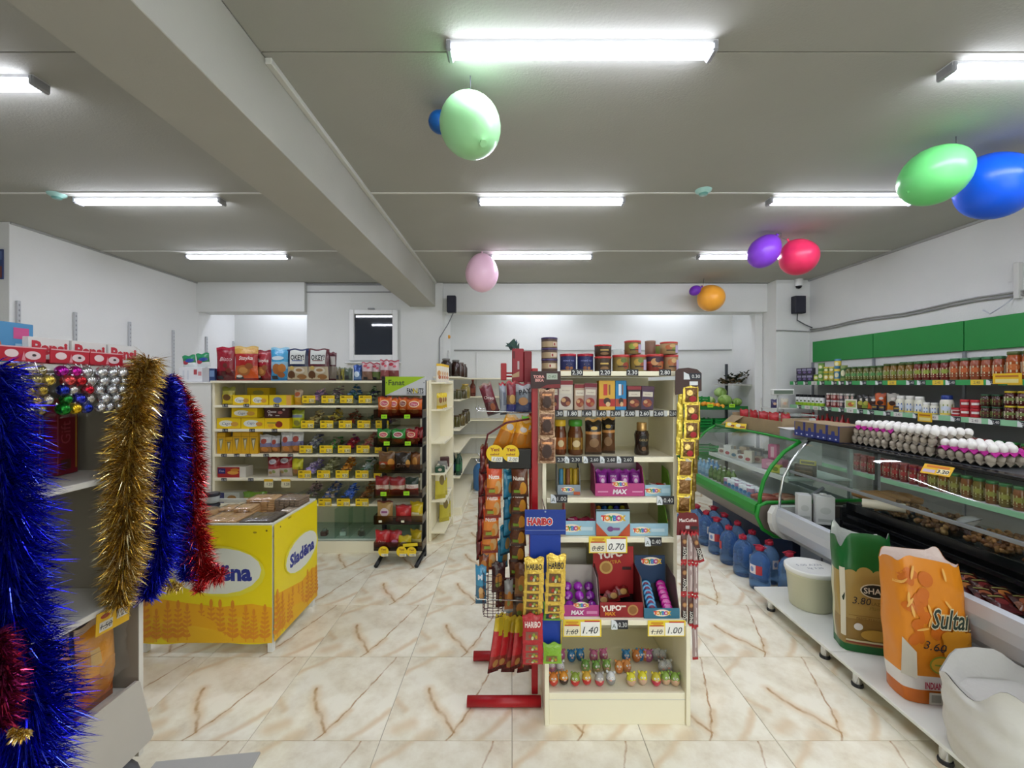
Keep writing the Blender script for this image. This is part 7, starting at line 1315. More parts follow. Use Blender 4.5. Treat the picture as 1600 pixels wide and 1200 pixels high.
# goods on top of it
CB = noisy('#8f7a5c', '#a08a68', 20, .7)
t = thing('card_tray', 'long open cardboard tray of red and yellow packs on the fridge counter', 'tray', (2.62, 4.42, 1.142))
for b in ((-.13, .13, -.45, .45, 0, .005), (-.13, -.125, -.45, .45, .005, .13), (.125, .13, -.45, .45, .005, .13), (-.124, .124, -.45, -.445, .005, .16), (-.124, .124, .445, .45, .005, .16)):
    g = G(); g.box(*b, CB, .001); ob('card_wall', g, t)
g = G(); g.add([(-.13, .45, .13), (-.13, .2, .13), (-.2, .3, .05), (-.2, .55, .02)], [(0, 1, 2, 3), (3, 2, 1, 0)], CB); ob('card_flap', g, t)
for i in range(9):
    wbox(0, 0, 0, '', (), 2.58 + .06 * (i % 2), 4.06 + .09 * i, 1.149, '%s red and yellow pack in the long cardboard tray from the blue cartons' % ORD[i], 'noodle_pack', 'pack', 'red and yellow packs', .2 * (i % 3 - 1), bag(.09, .19 - .02 * (i % 2), .04, [(.1, '#8a1a1c'), (.6, '#c9a52a'), (.85, '#b02028'), (1, '#a51a22')], [('e', 0, .09, .025, .03, C('#8a5a2a'))], i))
for i in range(2): 
    g = G(); g.box(-.06, .06, -.003, 0, 0, .06, C('#e0bf2a'), .0005); g.dec(flat(-.003), [('e', -.02, .035, .025, .018, C('#d9d5b0')), ('r', .0, .05, .01, .03, C('#8a4a2a'))]); ob('price_card', g, None, (2.40 + .02 * i, 4.72 - .15 * i, 1.143), (-.4, 0, -.9), ['yellow price card on the fridge counter glass, far one', 'yellow price card on the fridge counter glass, near one'][i], 'card')
g = G(); g.box(-.1, .1, -.1, .1, 0, .075, C('#8a8f94'), .003); g.box(-.11, .12, -.095, .115, .076, .08, C('#dcdcd8'), .001); g.dec(flat(-.1), [('r', -.08, .08, .02, .05, C('#a58a8f'))]); ob('paper_box', g, None, (2.55, 3.93, 1.142) if False else (2.44 + .11, 3.90, 1.142 + .0), (0, 0, -.15), 'low grey box with a white sheet on top beside the blue cartons', 'box') if False else ob('paper_box', g, None, (2.54, 3.835, 1.1425), (0, 0, -.15), 'low grey box with a white sheet on top beside the blue cartons', 'box')
for i in range(4):
    y = 3.62 - .125 * i if i else 3.645; o = thing('blue_carton', '%s blue and brown display carton from the green fridge' % ORD[i], 'carton', (2.56, 3.64 - .128 * i, 1.182 if i else 1.182), (0, 0, -PI / 2 + .0), 'blue and brown display cartons')
    g = G(); g.box(-.062, .062, -.13, .13, 0, .12, C('#23307a'), .002, side=C('#6b5a44'))
    g.dec(flat(-.13), [('p', [(-.05, .12), (-.05, .05), (-.02, .05), (-.015, .08), (.015, .08), (.02, .05), (.05, .05), (.05, .12)], C('#7a6648')), ('e', -.03, .02, .01, .006, C('#c9cfe4')), ('e', .03, .02, .01, .006, C('#c9cfe4'))]); ob('carton_body', g, o)
    g = G(); g.box(-.06, .06, -.128, .12, .121, .124, CB, .001); ob('carton_lid', g, o)
# weighing scale
t = thing('weighing_scale', 'white shop scale with a display on a pole behind the counter', 'scale', (3.22, 4.9, 1.0))
WS = M('#cfd0cb', .4)
g = G(); g.box(-.16, .16, -.13, .13, 0.15, .24, WS, .012); ob('body', g, t)
g = G(); g.box(-.17, .17, -.14, .14, .26, .275, M('#c4c6c6', .25, .6), .006); g.lathe([(.03, .24), (.03, .26)], WS, 12); ob('pan', g, t)
g = G(); g.tube([(-.12, .12, .2), (-.12, .12, .5)], .01, M('#b9bbb8', .3, .6), 8); ob('pole', g, t)
g = G(); g.box(-.2, .06, .09, .14, .49, .56, WS, .008); g.dec(flat(.09), [('r', -.18, .04, .505, .545, C('#6b7a6a'))]); ob('display', g, t)
g = G(); g.box(-.2, .2, -.16, .16, -.28, .149, M('#8a8c8a', .5), .004); ob('stand', g, t)
g = G(); g.box(-.14, .14, -.1, .1, -1.0, -.281, M('#8a8c8a', .5), .004); ob('pedestal', g, t)

# ================================================================ long deli case
t = thing('deli_case', 'long silver deli case with lifted curved glass and black rails', 'counter', (0, 0, 0))
DA, DB = .9, 3.5; SIL = M('#c3c7cc', .32, .25); AL = M('#b5b9bd', .3, .7)
g = G(); g.sweep([(2.19, .605), (2.168, .60), (2.158, .55), (2.162, .50), (2.185, .43), (2.235, .38), (2.34, .36)], DA, DB, SIL, -.012); ob('front_panel', g, t)
for z, x in ((.556, 2.155), (.47, 2.166)):
    g = G(); g.box(x, x + .006, DA, DB, z, z + .006, M('#7f848a', .4), .001); ob('groove', g, t)
g = G(); g.box(2.345, 2.95, DA, DB, .02, .36, M('#a5adb8', .4), .003); ob('base', g, t)
for y in (3.25, 2.9, 2.2, 1.5):
    g = G(); g.box(2.338, 2.346, y - .006, y + .006, .03, .35, M('#5a6068', .4), .001); ob('seam', g, t)
cap = [(2.20, .62), (2.145, .615), (2.115, .56), (2.115, .48), (2.14, .41), (2.21, .355), (2.34, .33), (2.4, .33), (2.4, .62)]
g = G(); g.prism(cap, DB, DB + .06, M('#d5d5d0', .35)); ob('end_cap', g, t)
g = G(); g.prism([(2.4, .33), (2.95, .33), (2.95, .62), (2.4, .62)], DB + .01, DB + .05, BRW); ob('end_panel', g, t)
g = G(); g.sweep([(2.19, .60), (2.20, .55), (2.32, .525), (2.95, .525)], DA, DB, M('#55585a', .35, .4), .006); ob('tub', g, t)
for k in range(7):
    x = 2.26 + .03 * k; g = G(); g.box(x, x + .006, DA, DB - .01, .536 - .006 * (k > 1), .545 - .006 * (k > 1), M('#3f4244', .4, .3), .001); ob('rib', g, t)
g = G(); g.box(2.50, 2.93, DA, DB - .25, .695, .71, M('#3a3c3e', .4), .002); ob('mid_shelf', g, t)
for x, z0, z1 in ((2.485, .69, .745), (2.455, .64, .668), (2.44, .585, .61)):
    g = G(); g.box(x, x + .014, DA, DB - .3, z0, z1, M('#121316', .18), .003); ob('black_rail', g, t)
g = G(); g.box(2.46, 2.93, DB - .29, DB - .27, .53, .70, M('#26282a', .4), .002); ob('divider', g, t)
gl = [(2.25, .917), (2.256, .97), (2.285, 1.05), (2.34, 1.12), (2.425, 1.165)]
g = G(); g.sheet(gl, DA, DB - .02, GLASS); ob('curved_glass', g, t)
g = G(); g.box(2.243, 2.257, DA, DB - .02, .905, .925, M('#8f9498', .3, .5), .002); ob('glass_rail', g, t)
g = G(); g.box(2.40, 2.47, DA, DB, 1.160, 1.18, M('#1a1b1e', .2), .003); ob('top_rail', g, t)
g = G(); g.box(2.471, 2.95, DA, DB, 1.164, 1.18, M('#3f4144', .35), .002); ob('top_board', g, t)
ea = [(2.17, .62), (2.175, .72), (2.20, .86), (2.26, .98), (2.34, 1.09), (2.425, 1.165)]
g = G(); g.prism(ea + [(2.93, 1.162), (2.93, .62)], DB - .012, DB - .006, GLASS); ob('end_glass', g, t)
g = G(); g.tube([(x, DB - .01, z) for x, z in ea], .010, CHROME, 8); ob('chrome_arch', g, t)
g = G(); g.tube([(2.36, DB - .02, .62), (2.42, DB - .02, .72), (2.52, DB - .02, .78)], .014, M('#9da2a6', .3, .4), 8); ob('end_bracket', g, t)
for y in (DA + .1, 2.2, DB - .05):
    g = G(); g.box(2.92, 2.945, y - .015, y + .015, .36, 1.164, M('#6a6e70', .4, .5), .002); ob('post', g, t)
g = G(); g.box(2.952, 2.965, DA, DB, .33, .72, M('#8a8d8c', .5), .002); ob('rear_panel', g, t)
g = G(); g.box(-.065, .065, -.002, .002, 0, .065, C('#dfae1c'), .0005); g.dec(flat(-.002), [('r', -.058, -.004, .01, .03, C('#b9a5b9')), ('r', .004, .056, .008, .04, C('#e6dcb4')), ('t', '3.20', .03, .024, .021, INK, {'bold': .04}), ('r', -.05, .05, .044, .058, C('#c9701f'))]); ob('price_card', g, None, (2.318, 2.36, 1.122), (-.75, 0, -1.25), 'yellow price card lying on the curved deli glass', 'card')
# food in it
def heapstuff(w, l, h, cols, n, s0, seed):
    r = random.Random(seed); g = G(); ms = [M(c, .55) for c in cols]
    for k in range(n):
        u, v = r.uniform(-.5, .5), r.uniform(-.5, .5); s = s0 * r.uniform(.7, 1.2); i0 = len(g.v)
        g.lathe([(0, -s * .6), (s * .8, -s * .3), (s, .1 * s), (s * .6, s * .5), (0, s * .6)], ms[r.randrange(len(ms))], 7)
        g.xf(Matrix.Translation((u * w, v * l, max(s * .6, h * (1 - 2.2 * u * u) * (1 - 2.2 * v * v) * r.uniform(.5, 1)))) @ Matrix.Rotation(r.uniform(0, 6), 4, 'X') @ Matrix.Rotation(r.uniform(0, 6), 4, 'Y'), i0)
    return g
for i, (y, cols, s0, nm) in enumerate(((2.95, ('#8a6a44', '#a5855a', '#6b4f30'), .016, 'tan nuts next to the end divider'), (2.66, ('#7a5a38', '#9a7a4a', '#5a4028'), .018, 'brown dried fruit, second'), (2.36, ('#8a6236', '#a57a4a', '#6a4526'), .017, 'amber nuts, third'), (2.06, ('#6b3a24', '#8a5230', '#4a2818'), .019, 'dark brown dates, fourth'), (1.76, ('#a5824a', '#c09a5c', '#7a5c30'), .016, 'golden nuts, fifth'), (1.46, ('#9a7a3a', '#b5904a', '#6a5224'), .017, 'yellow-brown nuts, sixth'))):
    o = thing('food_tray', 'clear food tray of %s on the deli case shelf' % nm, 'tray', (2.70, y, .711))
    g = G()
    for b in ((-.17, .17, -.135, .135, 0, .003), (-.17, -.166, -.135, .135, .003, .05), (.166, .17, -.135, .135, .003, .05), (-.165, .165, -.135, -.131, .003, .05), (-.165, .165, .131, .135, .003, .05)): g.box(*b, ACRYL, .0005)
    ob('tray', g, o); ob('loose_food', heapstuff(.26, .2, .1, cols, 150, s0, i), None, (2.70, y, .716), label='heap of ' + nm + ' in the deli case tray', cat='food', kind='stuff')
g = G(); g.lathe([(.0, 0), (.05, .01), (.085, .05), (.075, .1), (.03, .125), (.012, .13)], M('#c9cdd0', .1, trans=.5), 16); ob('clear_bag', g, None, (2.55, 1.78, .80), label='clear rounded plastic dome standing on the deli shelf food', cat='bag')
g = bag(.2, .12, .06, [(1, '#b9bcbd')], [], 5); ob('plastic_bag', g, None, (2.58, 2.51, .80), (1.1, .2, .8), 'crumpled clear plastic bag on the deli case food', 'bag')
for i in range(3):
    g = G(); g.tube([(0, -.13, .03), (0, -.05, .035), (0, .06, .035), (0, .13, .03)], [.02, .036, .035, .018], noisy('#a5804f', '#8a6236', 30, .7), 10); ob('bread_loaf', g, None, (2.60 + .09 * i, 3.09, .80 if False else .775 + 0), (0, 0, .5), '%s long bread loaf near the far end of the deli case' % ORD[i], 'bread', 'bread loaves')
g = G(); g.tube([(0, -.1, .03), (0, .12, .03)], .03, M('#d5cdb8', .5), 12); ob('paper_roll', g, None, (2.50, 2.88, .775), (0, 0, .9), 'pale paper roll lying across the deli food', 'roll')
for i in range(16):
    y = 2.52 - .082 * (i // 2); x = 2.265 + .1 * (i % 2)
    ob('meat_pack', bag(.09, .12, .03, [(.1, '#3a1612'), (.5, ['#5a1a16', '#7a2a1c', '#4a1a1c', '#6b3a1c'][i % 4]), (1, '#3a1612')], [('e', 0, .06, .025, .02, C(['#8a4a2a', '#a5652a', '#6b1a1a'][i % 3])), ('r', -.03, .03, .09, .1, C('#8a8a4a'))], i), None, (x, y, .577), (-1.25, 0, -.4 + .1 * (i % 3)), '%s dark packed meat in the open deli tub, %s file, from the far end' % (ORD[i // 2], ('front', 'back')[i % 2]), 'meat', 'packed meat in the deli tub')
for i, (x, y, w_, h) in enumerate(((2.275, 3.36, .09, .2), (2.37, 3.27, .12, .21))):
    g = carton(w_, h, .09, '#c9cbc8', [('r', -w_ * .4, w_ * .4, h * .1, h * .2, C('#a9aca8')), ('e', 0, h * .5, w_ * .3, h * .12, C('#b9bdb8'))]); ob('white_carton', g, None, (x, y, .562), (0, 0, -.35), ['slim white carton standing at the far corner of the deli tub', 'wider white carton beside the slim one in the deli tub'][i], 'box')
g = G(); g.lathe([(.02, 0), (.022, .004), (.022, .012), (.0, .014)], M('#d5d6d2', .4), 12); ob('small_disc', g, None, (2.365, 3.27, .775), label='small white lid on top of the wider white carton', cat='lid')

# ---------------------------------------------------------------- egg trays and eggs on the case
EGGM = {}
def egg_mesh(c):
    def mk():
        g = G(); h, r = .055, .0215; pr = []
        for k in range(9): a = PI * k / 8; pr.append((r * math.sin(a) * (1 - .1 * math.cos(a) * -1 * -1), h / 2 - h / 2 * math.cos(a)))
        return g.lathe(pr, M(c, .45), 10)
    return cached(('egg', c), mk)
def tray_mesh(c):
    def mk():
        g = G(); nx, ny = 20, 24; P = .049
        g.grid(lambda u, v: ((u - .5) * .25, (v - .5) * .30, .022 + .017 * math.cos(2 * PI * u * 5 + PI) * math.cos(0) * .5 + .017 * math.cos(2 * PI * v * 6 + PI) * .5 + .004), 40, 48, noisy(c, c, 30, .9, .5, 200))
        g.grid(lambda u, v: ((.5 - u) * .25, (v - .5) * .30, .004 + .017 * math.cos(2 * PI * u * 5 + PI) * .5 + .017 * math.cos(2 * PI * v * 6 + PI) * .5 + .017), 20, 24, M(c, .9)); return g
    return cached(('tray', c), mk)
PULP, MAG = '#8a8172', '#b0258a'
ez = 1.181; stacks = [(2.62, 3.03), (2.62, 2.715), (2.62, 2.39)]
eggno = 0
names = ['far', 'middle', 'near']
for s, (x, y) in enumerate(stacks):
    nl = 3 if s < 2 else 2
    for k in range(nl):
        top = k == nl - 1; c = MAG if (s == 2 and top) or (s == 0 and k == 2) else PULP
        if s == 0 and k == 2: c = MAG
        ob('egg_tray', tray_mesh(c), None, (x + .004 * k, y - .01 * k, ez + .052 * k), (0, 0, .03 * k * (-1) ** s), '%s tray in the %s stack of egg trays, %s' % (['lowest', 'middle', 'topmost'][k if nl == 3 else (0, 2)[k]], names[s], 'magenta' if c == MAG else 'grey pulp'), 'egg tray')
        for i in range(5):
            for j in range(6):
                if not top and not (i == 0 or j == 0): continue
                if s == 2 and top and j < 2 and i > 2: continue
                ob('egg', egg_mesh('#e6e3dd' if top else '#b5aa9a'), None, (x + .004 * k + (i - 2) * .05, y - .01 * k + (j - 2.5) * .05, ez + .052 * k + .0155), (0, 0, 0), '%s egg in file %s of the %s tray, %s stack' % (ORD[5 - j], ORD[i], ['lowest', 'middle', 'topmost'][k if nl == 3 else (0, 2)[k]], names[s]), 'egg', 'eggs in trays')

# ================================================================ low platform with sacks, bucket and water bottles
t = thing('platform', 'low white platform on chrome legs in front of the deli case', 'platform', (0, 0, 0))
for a, b in ((2.425, 3.2), (1.2, 2.42)):
    g = G(); g.box(1.80, 2.30, a, b, .095, .113, M('#dfe0d8', .35), .002); ob('board', g, t)
for x, ys in ((1.855, (3.08, 2.55, 2.31, 1.84, 1.35)), (2.22, (3.08, 2.55, 2.31, 1.84, 1.35))):
    for y in ys:
        g = G(); g.lathe([(.022, .012), (.022, .095)], CHROME, 14); g.lathe([(.027, 0), (.028, .008), (.026, .016)], M('#2a2b2e', .4), 14); ob('leg', g, t, (x, y, 0))
o = thing('bucket', 'white plastic bucket with a lid on the low platform', 'bucket', (2.035, 2.93, .114))
g = G(); g.lathe([(.118, 0), (.125, .006), (.143, .215), (.15, .22), (.15, .235), (.146, .24)], M('#cfcdb0', .35), 32); ob('body', g, o)
g = G(); g.lathe([(.152, .236), (.156, .24), (.156, .262), (.148, .268), (.14, .264), (0.001, .264)], M('#e3e3dc', .35), 32); g.dec(lambda a, b, e: (a, b, .2645 + e), [('t', '5.00 AZN', 0, .02, .03, C('#8a8d94'), {'shear': .2}), ('t', 'kg 3.20', .01, -.03, .026, C('#8a8d94'), {'shear': .2})]); ob('lid', g, o)
g = G(); g.tube([(-.152, 0, .225), (-.16, -.06, .19), (-.12, -.13, .16), (0, -.16, .15)] , .003, M('#b9b9b0', .3, .5), 6) if False else g.tube([(.152, .0, .225), (.165, .0, .15), (.16, .0, .10)], .004, M('#8a8d94', .3, .5), 6); ob('handle', g, o)

def sack(name, w, dp, h, colf, lean, decf, lab, cat, loc, rz, top_m, tuck=.05, n=44, m=30, seed=0, bulge=.1, expo=.34, rim=.035):
    """woven sack with an open, ragged mouth"""
    r = random.Random(seed); ph = [r.uniform(0, 6) for _ in range(6)]
    def prof(v): return 1 - tuck * (1 - v) ** 6 + bulge * math.sin(PI * min(1, v * 1.08)) - .03 * v
    def pt(a, v, e=0., inn=0.):
        c, s = math.cos(a), math.sin(a); k = prof(v) * (1 + .018 * math.sin(3 * a + ph[0] + 4 * v) + .014 * math.sin(7 * v * 3 + ph[1] + 2 * a) + .01 * math.sin(9 * a + ph[2] + 11 * v)) - inn
        x = (w / 2) * k * math.copysign(abs(c) ** expo, c) ; y = (dp / 2) * k * math.copysign(abs(s) ** (expo * 1.7), s)
        ln_ = math.hypot(x, y) or 1; x += x / ln_ * e; y += y / ln_ * e
        z = v * h + (rim * math.sin(2 * a + ph[3]) + rim * .7 * math.sin(5 * a + ph[4])) * max(0, v - .8) / .2
        return (x + lean[0] * v * v, y + lean[1] * v * v, z)
    o = thing(name, lab, cat, loc, (0, 0, rz))
    g = G(); g.grid(lambda u, v: pt(-PI / 2 + 2 * PI * (u - .5), v), n, m, lambda u, v: colf(u, v), closed=True)
    g.add([pt(-PI / 2 + 2 * PI * (i / n - .5), 0) for i in range(n)], [tuple(range(n))[::-1]], colf(.5, 0))
    def sf(x, z, e):                                   # x runs along the front face
        v = z / h; q = max(-.999, min(.999, x / (w / 2 * prof(v)))); c = abs(q) ** (1 / expo); a = -math.acos(math.copysign(min(1, c), q)); p = pt(a, v, 0)
        return (p[0], p[1] - e, p[2])
    if decf: g.dec(sf, decf(w, h), .002)
    ob('sack_body', g, o)
    g = G(); g.grid(lambda u, v: pt(-PI / 2 - 2 * PI * (u - .5), 1 - .16 * v, 0, .02 + .25 * v), n, 5, top_m, closed=True)
    g.add([pt(-PI / 2 + 2 * PI * (i / n - .5), .84, 0, .26) for i in range(n)], [tuple(range(n))], top_m); ob('sack_lining', g, o)
    return o
GRN, TANB = M('#17602a', .3, bump=.3, bs=12), M('#a58a4a', .35, bump=.3, bs=12)
def gcol(u, v):
    f = .24 < u < .76
    if v < .07 or v > .70: return GRN
    if not f: return GRN if u < .2 or u > .8 else M('#c9c4a5', .4)
    return M('#8f7238', .35, bump=.3, bs=12) if v < .3 else TANB
def gdec(w, h):
    return [('e', -w * .3, h * .66, w * .15, h * .07, TANB), ('e', -w * .05, h * .69, w * .16, h * .07, TANB), ('e', w * .2, h * .67, w * .15, h * .07, TANB), ('p', [(-w * .42, h * .64), (w * .42, h * .64), (w * .42, h * .3), (-w * .42, h * .3)], TANB),
            ('e', w * .12, h * .56, w * .27, h * .065, C('#d5cfb4')), ('e', w * .12, h * .56, w * .245, h * .055, C('#1d241f')), ('t', 'SHAH', w * .12, h * .56, h * .05, C('#d9d5c4'), {'bold': .02}),
            ('t', '3.80', -w * .13, h * .465, h * .06, INK, {'shear': .2}), ('t', 'LAZZAT', w * .2, h * .45, h * .026, C('#6b5a2a')), ('t', 'Platinum', w * .18, h * .41, h * .032, C('#8a7a3a'), {'shear': .3}), ('r', -w * .36, w * .4, h * .33, h * .335, C('#8a6a2a')), ('t', 'PREMIUM RICE', -w * .02, h * .31, h * .02, C('#7a5a2a')), ('e', -w * .2, h * .235, w * .08, h * .032, C('#dcdcd4')), ('e', w * .1, h * .17, w * .26, h * .05, C('#b5913a')), ('r', -w * .4, w * .42, h * .1, h * .115, C('#c9c09a')), ('r', -w * .4, w * .42, h * .085, h * .097, C('#8a3a2a')), ('r', -w * .47, -w * .4, h * .14, h * .74, C('#cfcab4')), ('e', -w * .435, h * .52, w * .022, h * .07, C('#2a3a2a'))]
sack('rice_sack', .27, .16, .62, gcol, (.0, .05), gdec, 'green and tan rice sack with an open top on the low platform', 'sack', (2.015, 2.47, .115), -.3, M('#b9bdb4', .3, .3, bump=.6, bs=20), seed=3, bulge=.02)
OR1, OR2 = M('#d9851f', .32, bump=.35, bs=10), M('#c96a1c', .34, bump=.35, bs=10)
def ocol(u, v):
    if v < .115: return OR2
    if v < .185: return M('#d9d4cf', .4)
    return OR1
def odec(w, h):
    r = random.Random(8); d = [('e', r.uniform(-.46, .0) * w, r.uniform(.45, .9) * h, w * r.uniform(.05, .11), h * r.uniform(.03, .07), OR2, r.uniform(0, 3)) for _ in range(16)]
    d += [('e', r.uniform(-.46, .3) * w, r.uniform(.5, .92) * h, w * .09, h * .008, C('#e6b05a'), r.uniform(0, 3)) for _ in range(14)]
    DO = C('#b5741c')
    d += [('r', w * .02, w * .44, h * .26, h * .5, C('#cf8a1c')), ('e', w * .1, h * .5, w * .1, h * .04, C('#cf8a1c')), ('e', w * .24, h * .52, w * .1, h * .045, C('#cf8a1c')), ('e', w * .38, h * .5, w * .08, h * .04, C('#cf8a1c')), ('e', w * .38, h * .26, w * .05, h * .06, DO)]
    d += [('t', 'Sultan', w * .16, h * .625, h * .135, C('#cfc4a0'), {'bold': .05, 'shear': .4, 'maxw': w * .6}), ('t', 'Sultan', w * .16, h * .625, h * .13, C('#27352a'), {'bold': .015, 'shear': .4, 'maxw': w * .58})]
    d += [('t', '3.60', -w * .1, h * .43, h * .06, INK, {'shear': .2, 'rot': -.18}), ('r', -w * .1, w * .05, h * .405, h * .413, INK), ('e', -w * .02, h * .30, w * .17, h * .065, C('#7a8a2a')), ('e', -w * .02, h * .30, w * .15, h * .055, C('#c9962a')), ('r', -w * .12, w * .08, h * .295, h * .307, C('#7a8a2a'), 0)]
    d += [('p', [(-w * .49, h * .19), (-w * .36, h * .19), (-w * .36, h * .38), (-w * .49, h * .46)], C('#c4bfb0')), ('t', 'INDIAN 1121 BASMATI', w * .1, h * .148, h * .045, C('#a52a44'), {'bold': .04, 'maxw': w * .72}), ('r', -w * .2, w * .4, h * .015, h * .1, C('#b9b2a5')), ('r', -w * .17, -w * .03, h * .03, h * .085, C('#8a857a')), ('r', w * .0, w * .3, h * .06, h * .07, C('#7a756a')), ('r', w * .0, w * .3, h * .035, h * .045, C('#7a756a'))]
    return d
sack('rice_sack', .30, .18, .645, ocol, (.0, .05), odec, 'orange rice sack with handwritten price on the low platform', 'sack', (2.02, 2.10, .115), -.13, M('#d5c4b9', .4, bump=.6, bs=20), seed=5, bulge=.03, rim=.02)
WM2 = M('#c9c7bf', .6, bump=.5, bs=14)
sack('white_sack', .40, .32, .31, lambda u, v: WM2, (-.0, .03), None, 'plain white sack with a rolled-down top at the platform end', 'sack', (1.985, 1.68, .115), -.1, M('#b5b3ac', .6, bump=.7, bs=16), tuck=.04, seed=9, bulge=.05, expo=.5, rim=.035)
# five litre water bottles
WB = M('#86baff', .1, trans=.85, ior=1.2, coat=.4)
def big_bottle(x, y, lab, rz=0.):
    def bd():
        g = G(); pr = [(.062, 0), (.074, .012), (.076, .05)]
        for k in range(5): pr += [(.076, .06 + .026 * k), (.0725, .073 + .026 * k)]
        pr += [(.076, .195), (.072, .225), (.055, .265), (.034, .29), (.026, .297), (.026, .31)]
        g.lathe(pr, WB, 20); return g
    def cp(): g = G(); g.lathe([(.029, .303), (.031, .306), (.031, .328), (.027, .332)], M('#a51a34', .35), 14); g.tube([(.03, 0, .318), (.05, 0, .33), (.0, .0, .345), (-.05, 0, .33), (-.03, 0, .318)], .004, M('#a51a34', .4), 6); return g
    def lb(): g = G(); return g.dec(cylsurf(.0768), [('r', -.055, .0, .13, .2, C('#d5d0d4')), ('r', .0, .045, .13, .2, C('#b0323a')), ('e', -.03, .165, .015, .02, C('#6f86b9'))])
    o = thing('water_bottle', lab, 'bottle', (x, y, .001), (0, 0, rz), 'big blue water bottles')
    ob('body', cached('wb', bd), o); ob('cap', cached('wc', cp), o); ob('label', cached('wl', lb), o)
    return o
for i in range(8):
    big_bottle(1.965, 3.42 + .245 * i * (1 - .012 * i) if i else 3.41, '%s big blue water bottle of the front file along the fridge counter' % ORD[i], (-.9, .9, -1.9, -.7, .4, -1.0, .6, -.8)[i] * 1.0)
for i, (x, y) in enumerate(((2.12, 3.29), (2.11, 3.53), (2.11, 3.78), (2.11, 4.02), (2.11, 4.27), (2.11, 4.5))): big_bottle(x, y, '%s big blue water bottle of the back file along the fridge counter' % ORD[i], .5 * i)
big_bottle(2.20, 3.10 + .18, 'big blue water bottle half hidden behind the white bucket', 1.2) if False else None

# ================================================================ fruit and greens stand in the alcove
t = thing('produce_stand', 'black produce stand with green trays in the alcove by the pillar', 'stand', (0, 0, 0))
for x in (3.55, 2.55):
    g = G(); g.box(x - .018, x + .018, 7.1, 7.14, 0, 1.95 if x > 3 else 1.4, M('#3a3f44', .4), .003); ob('post', g, t)
for z in (1.27, .92, .5):
    g = G(); g.box(2.5, 3.66, 6.68, 7.09, z - .02, z, M('#1f7a3a', .45), .003); g.box(2.5, 3.66, 6.66, 6.68, z - .05, z + .006, M('#1a6a30', .4), .003); ob('green_tray', g, t)
g = G(); g.box(3.34, 3.72, 6.66, 7.09, 1.60, 1.612, M('#b5b2a4', .5), .002); ob('shelf', g, t)
for px in (1110, 1144):
    g = G(); g.box(-.045, .045, -.002, 0, -.025, .025, C('#a5e02a'), .0004); g.dec(flat(-.002), [('r', -.03, .03, -.006, .006, C('#5a7a1f'))]); ob('price_tag', g, t, (X(px, 6.65), 6.655, Z(634, 6.65)))
def crate(x, y, z, lab):
    g = G(); GM = M('#178a3a', .4)
    for k in range(3): zz_ = .02 + .045 * k; g.box(-.2, .2, -.14, -.13, zz_, zz_ + .03, GM, .002); g.box(-.2, .2, .13, .14, zz_, zz_ + .03, GM, .002); g.box(-.2, -.19, -.13, .13, zz_, zz_ + .03, GM, .002); g.box(.19, .2, -.13, .13, zz_, zz_ + .03, GM, .002)
    g.box(-.2, .2, -.14, .14, 0, .012, GM, .002)
    for sx in (-1, 1):
        for sy in (-1, 1): g.box(sx * .19 - .012, sx * .19 + .012, sy * .13 - .012, sy * .13 + .012, 0, .15, GM, .002)
    ob('produce_crate', g, None, (x, y, z), label=lab, cat='crate')
crate(2.93, 6.945, 1.272, 'green plastic crate behind the oranges on the produce stand')
crate(2.95, 6.9, .922, 'green plastic crate on the second tray of the produce stand, aisle side'); crate(3.4, 6.9, .922, 'green plastic crate on the second tray of the produce stand, pillar side'); crate(3.05, 6.9, .502, 'green plastic crate on the lowest tray of the produce stand')
rr = random.Random(4)
for i in range(9):
    r = .036; g = G(); g.lathe([(r * math.sin(PI * k / 8), r - r * .94 * math.cos(PI * k / 8)) for k in range(9)], M(['#f0a028', '#f5ad35', '#e8921c'][i % 3], .45, bump=.3, bs=300), 14); g.lathe([(.004, 2 * r * .96), (.003, 2 * r)], M('#5a6a2a', .6), 6)
    ob('orange', g, None, (2.975 + .074 * (i % 5) + .037 * (i // 5), 6.722 + .024 * (i // 5), 1.272 + .056 * (i // 5)), (.4 * i, .3, 0), '%s orange from the sachet strip, %s row on the produce stand' % (ORD[i % 5], ('front', 'back')[i // 5]), 'orange', 'oranges on the produce stand')
def cabbage(px, py, r, lab, d, c='#9ab86a'):
    g = G(); sd = rr.uniform(0, 6)
    g.lathe([(r * math.sin(PI * k / 12), r * .9 - r * .9 * math.cos(PI * k / 12)) for k in range(13)], M(c, .5), 20, wob=lambda a, z: 1 + .03 * math.sin(5 * a + sd + z * 9) + .02 * math.sin(9 * a + z * 20))
    o = ob('cabbage', g, None, (px, d, py), (.0, .0, sd), lab, 'cabbage')
    for k in range(5):
        g = G(); a0 = sd + k * 1.25
        g.grid(lambda u, v: ((r * 1.03 + .004 * math.sin(9 * u)) * math.sin(PI * (.15 + .62 * v)) * math.cos(a0 + (u - .5) * 1.5 * math.sin(PI * (.1 + .9 * v))), (r * 1.03 + .004 * math.sin(9 * u)) * math.sin(PI * (.15 + .62 * v)) * math.sin(a0 + (u - .5) * 1.5 * math.sin(PI * (.1 + .9 * v))), r * .9 - r * .93 * math.cos(PI * (.15 + .62 * v))), 8, 8, M(['#8fb05a', '#a8c47a', '#7fa54a'][k % 3], .5)); ob('leaf', g, o)
cabbage(3.21, 1.273, .08, 'pale cabbage beside the oranges', 6.985, '#b0c48a'); cabbage(3.37, 1.273, .10, 'round green cabbage in front on the produce stand', 6.815); cabbage(3.38, 1.405, .09, 'cabbage on top of the others on the produce stand', 6.975, '#a5c07a'); cabbage(3.555, 1.273, .07, 'small cabbage at the pillar end of the produce stand', 6.80, '#9aba62')
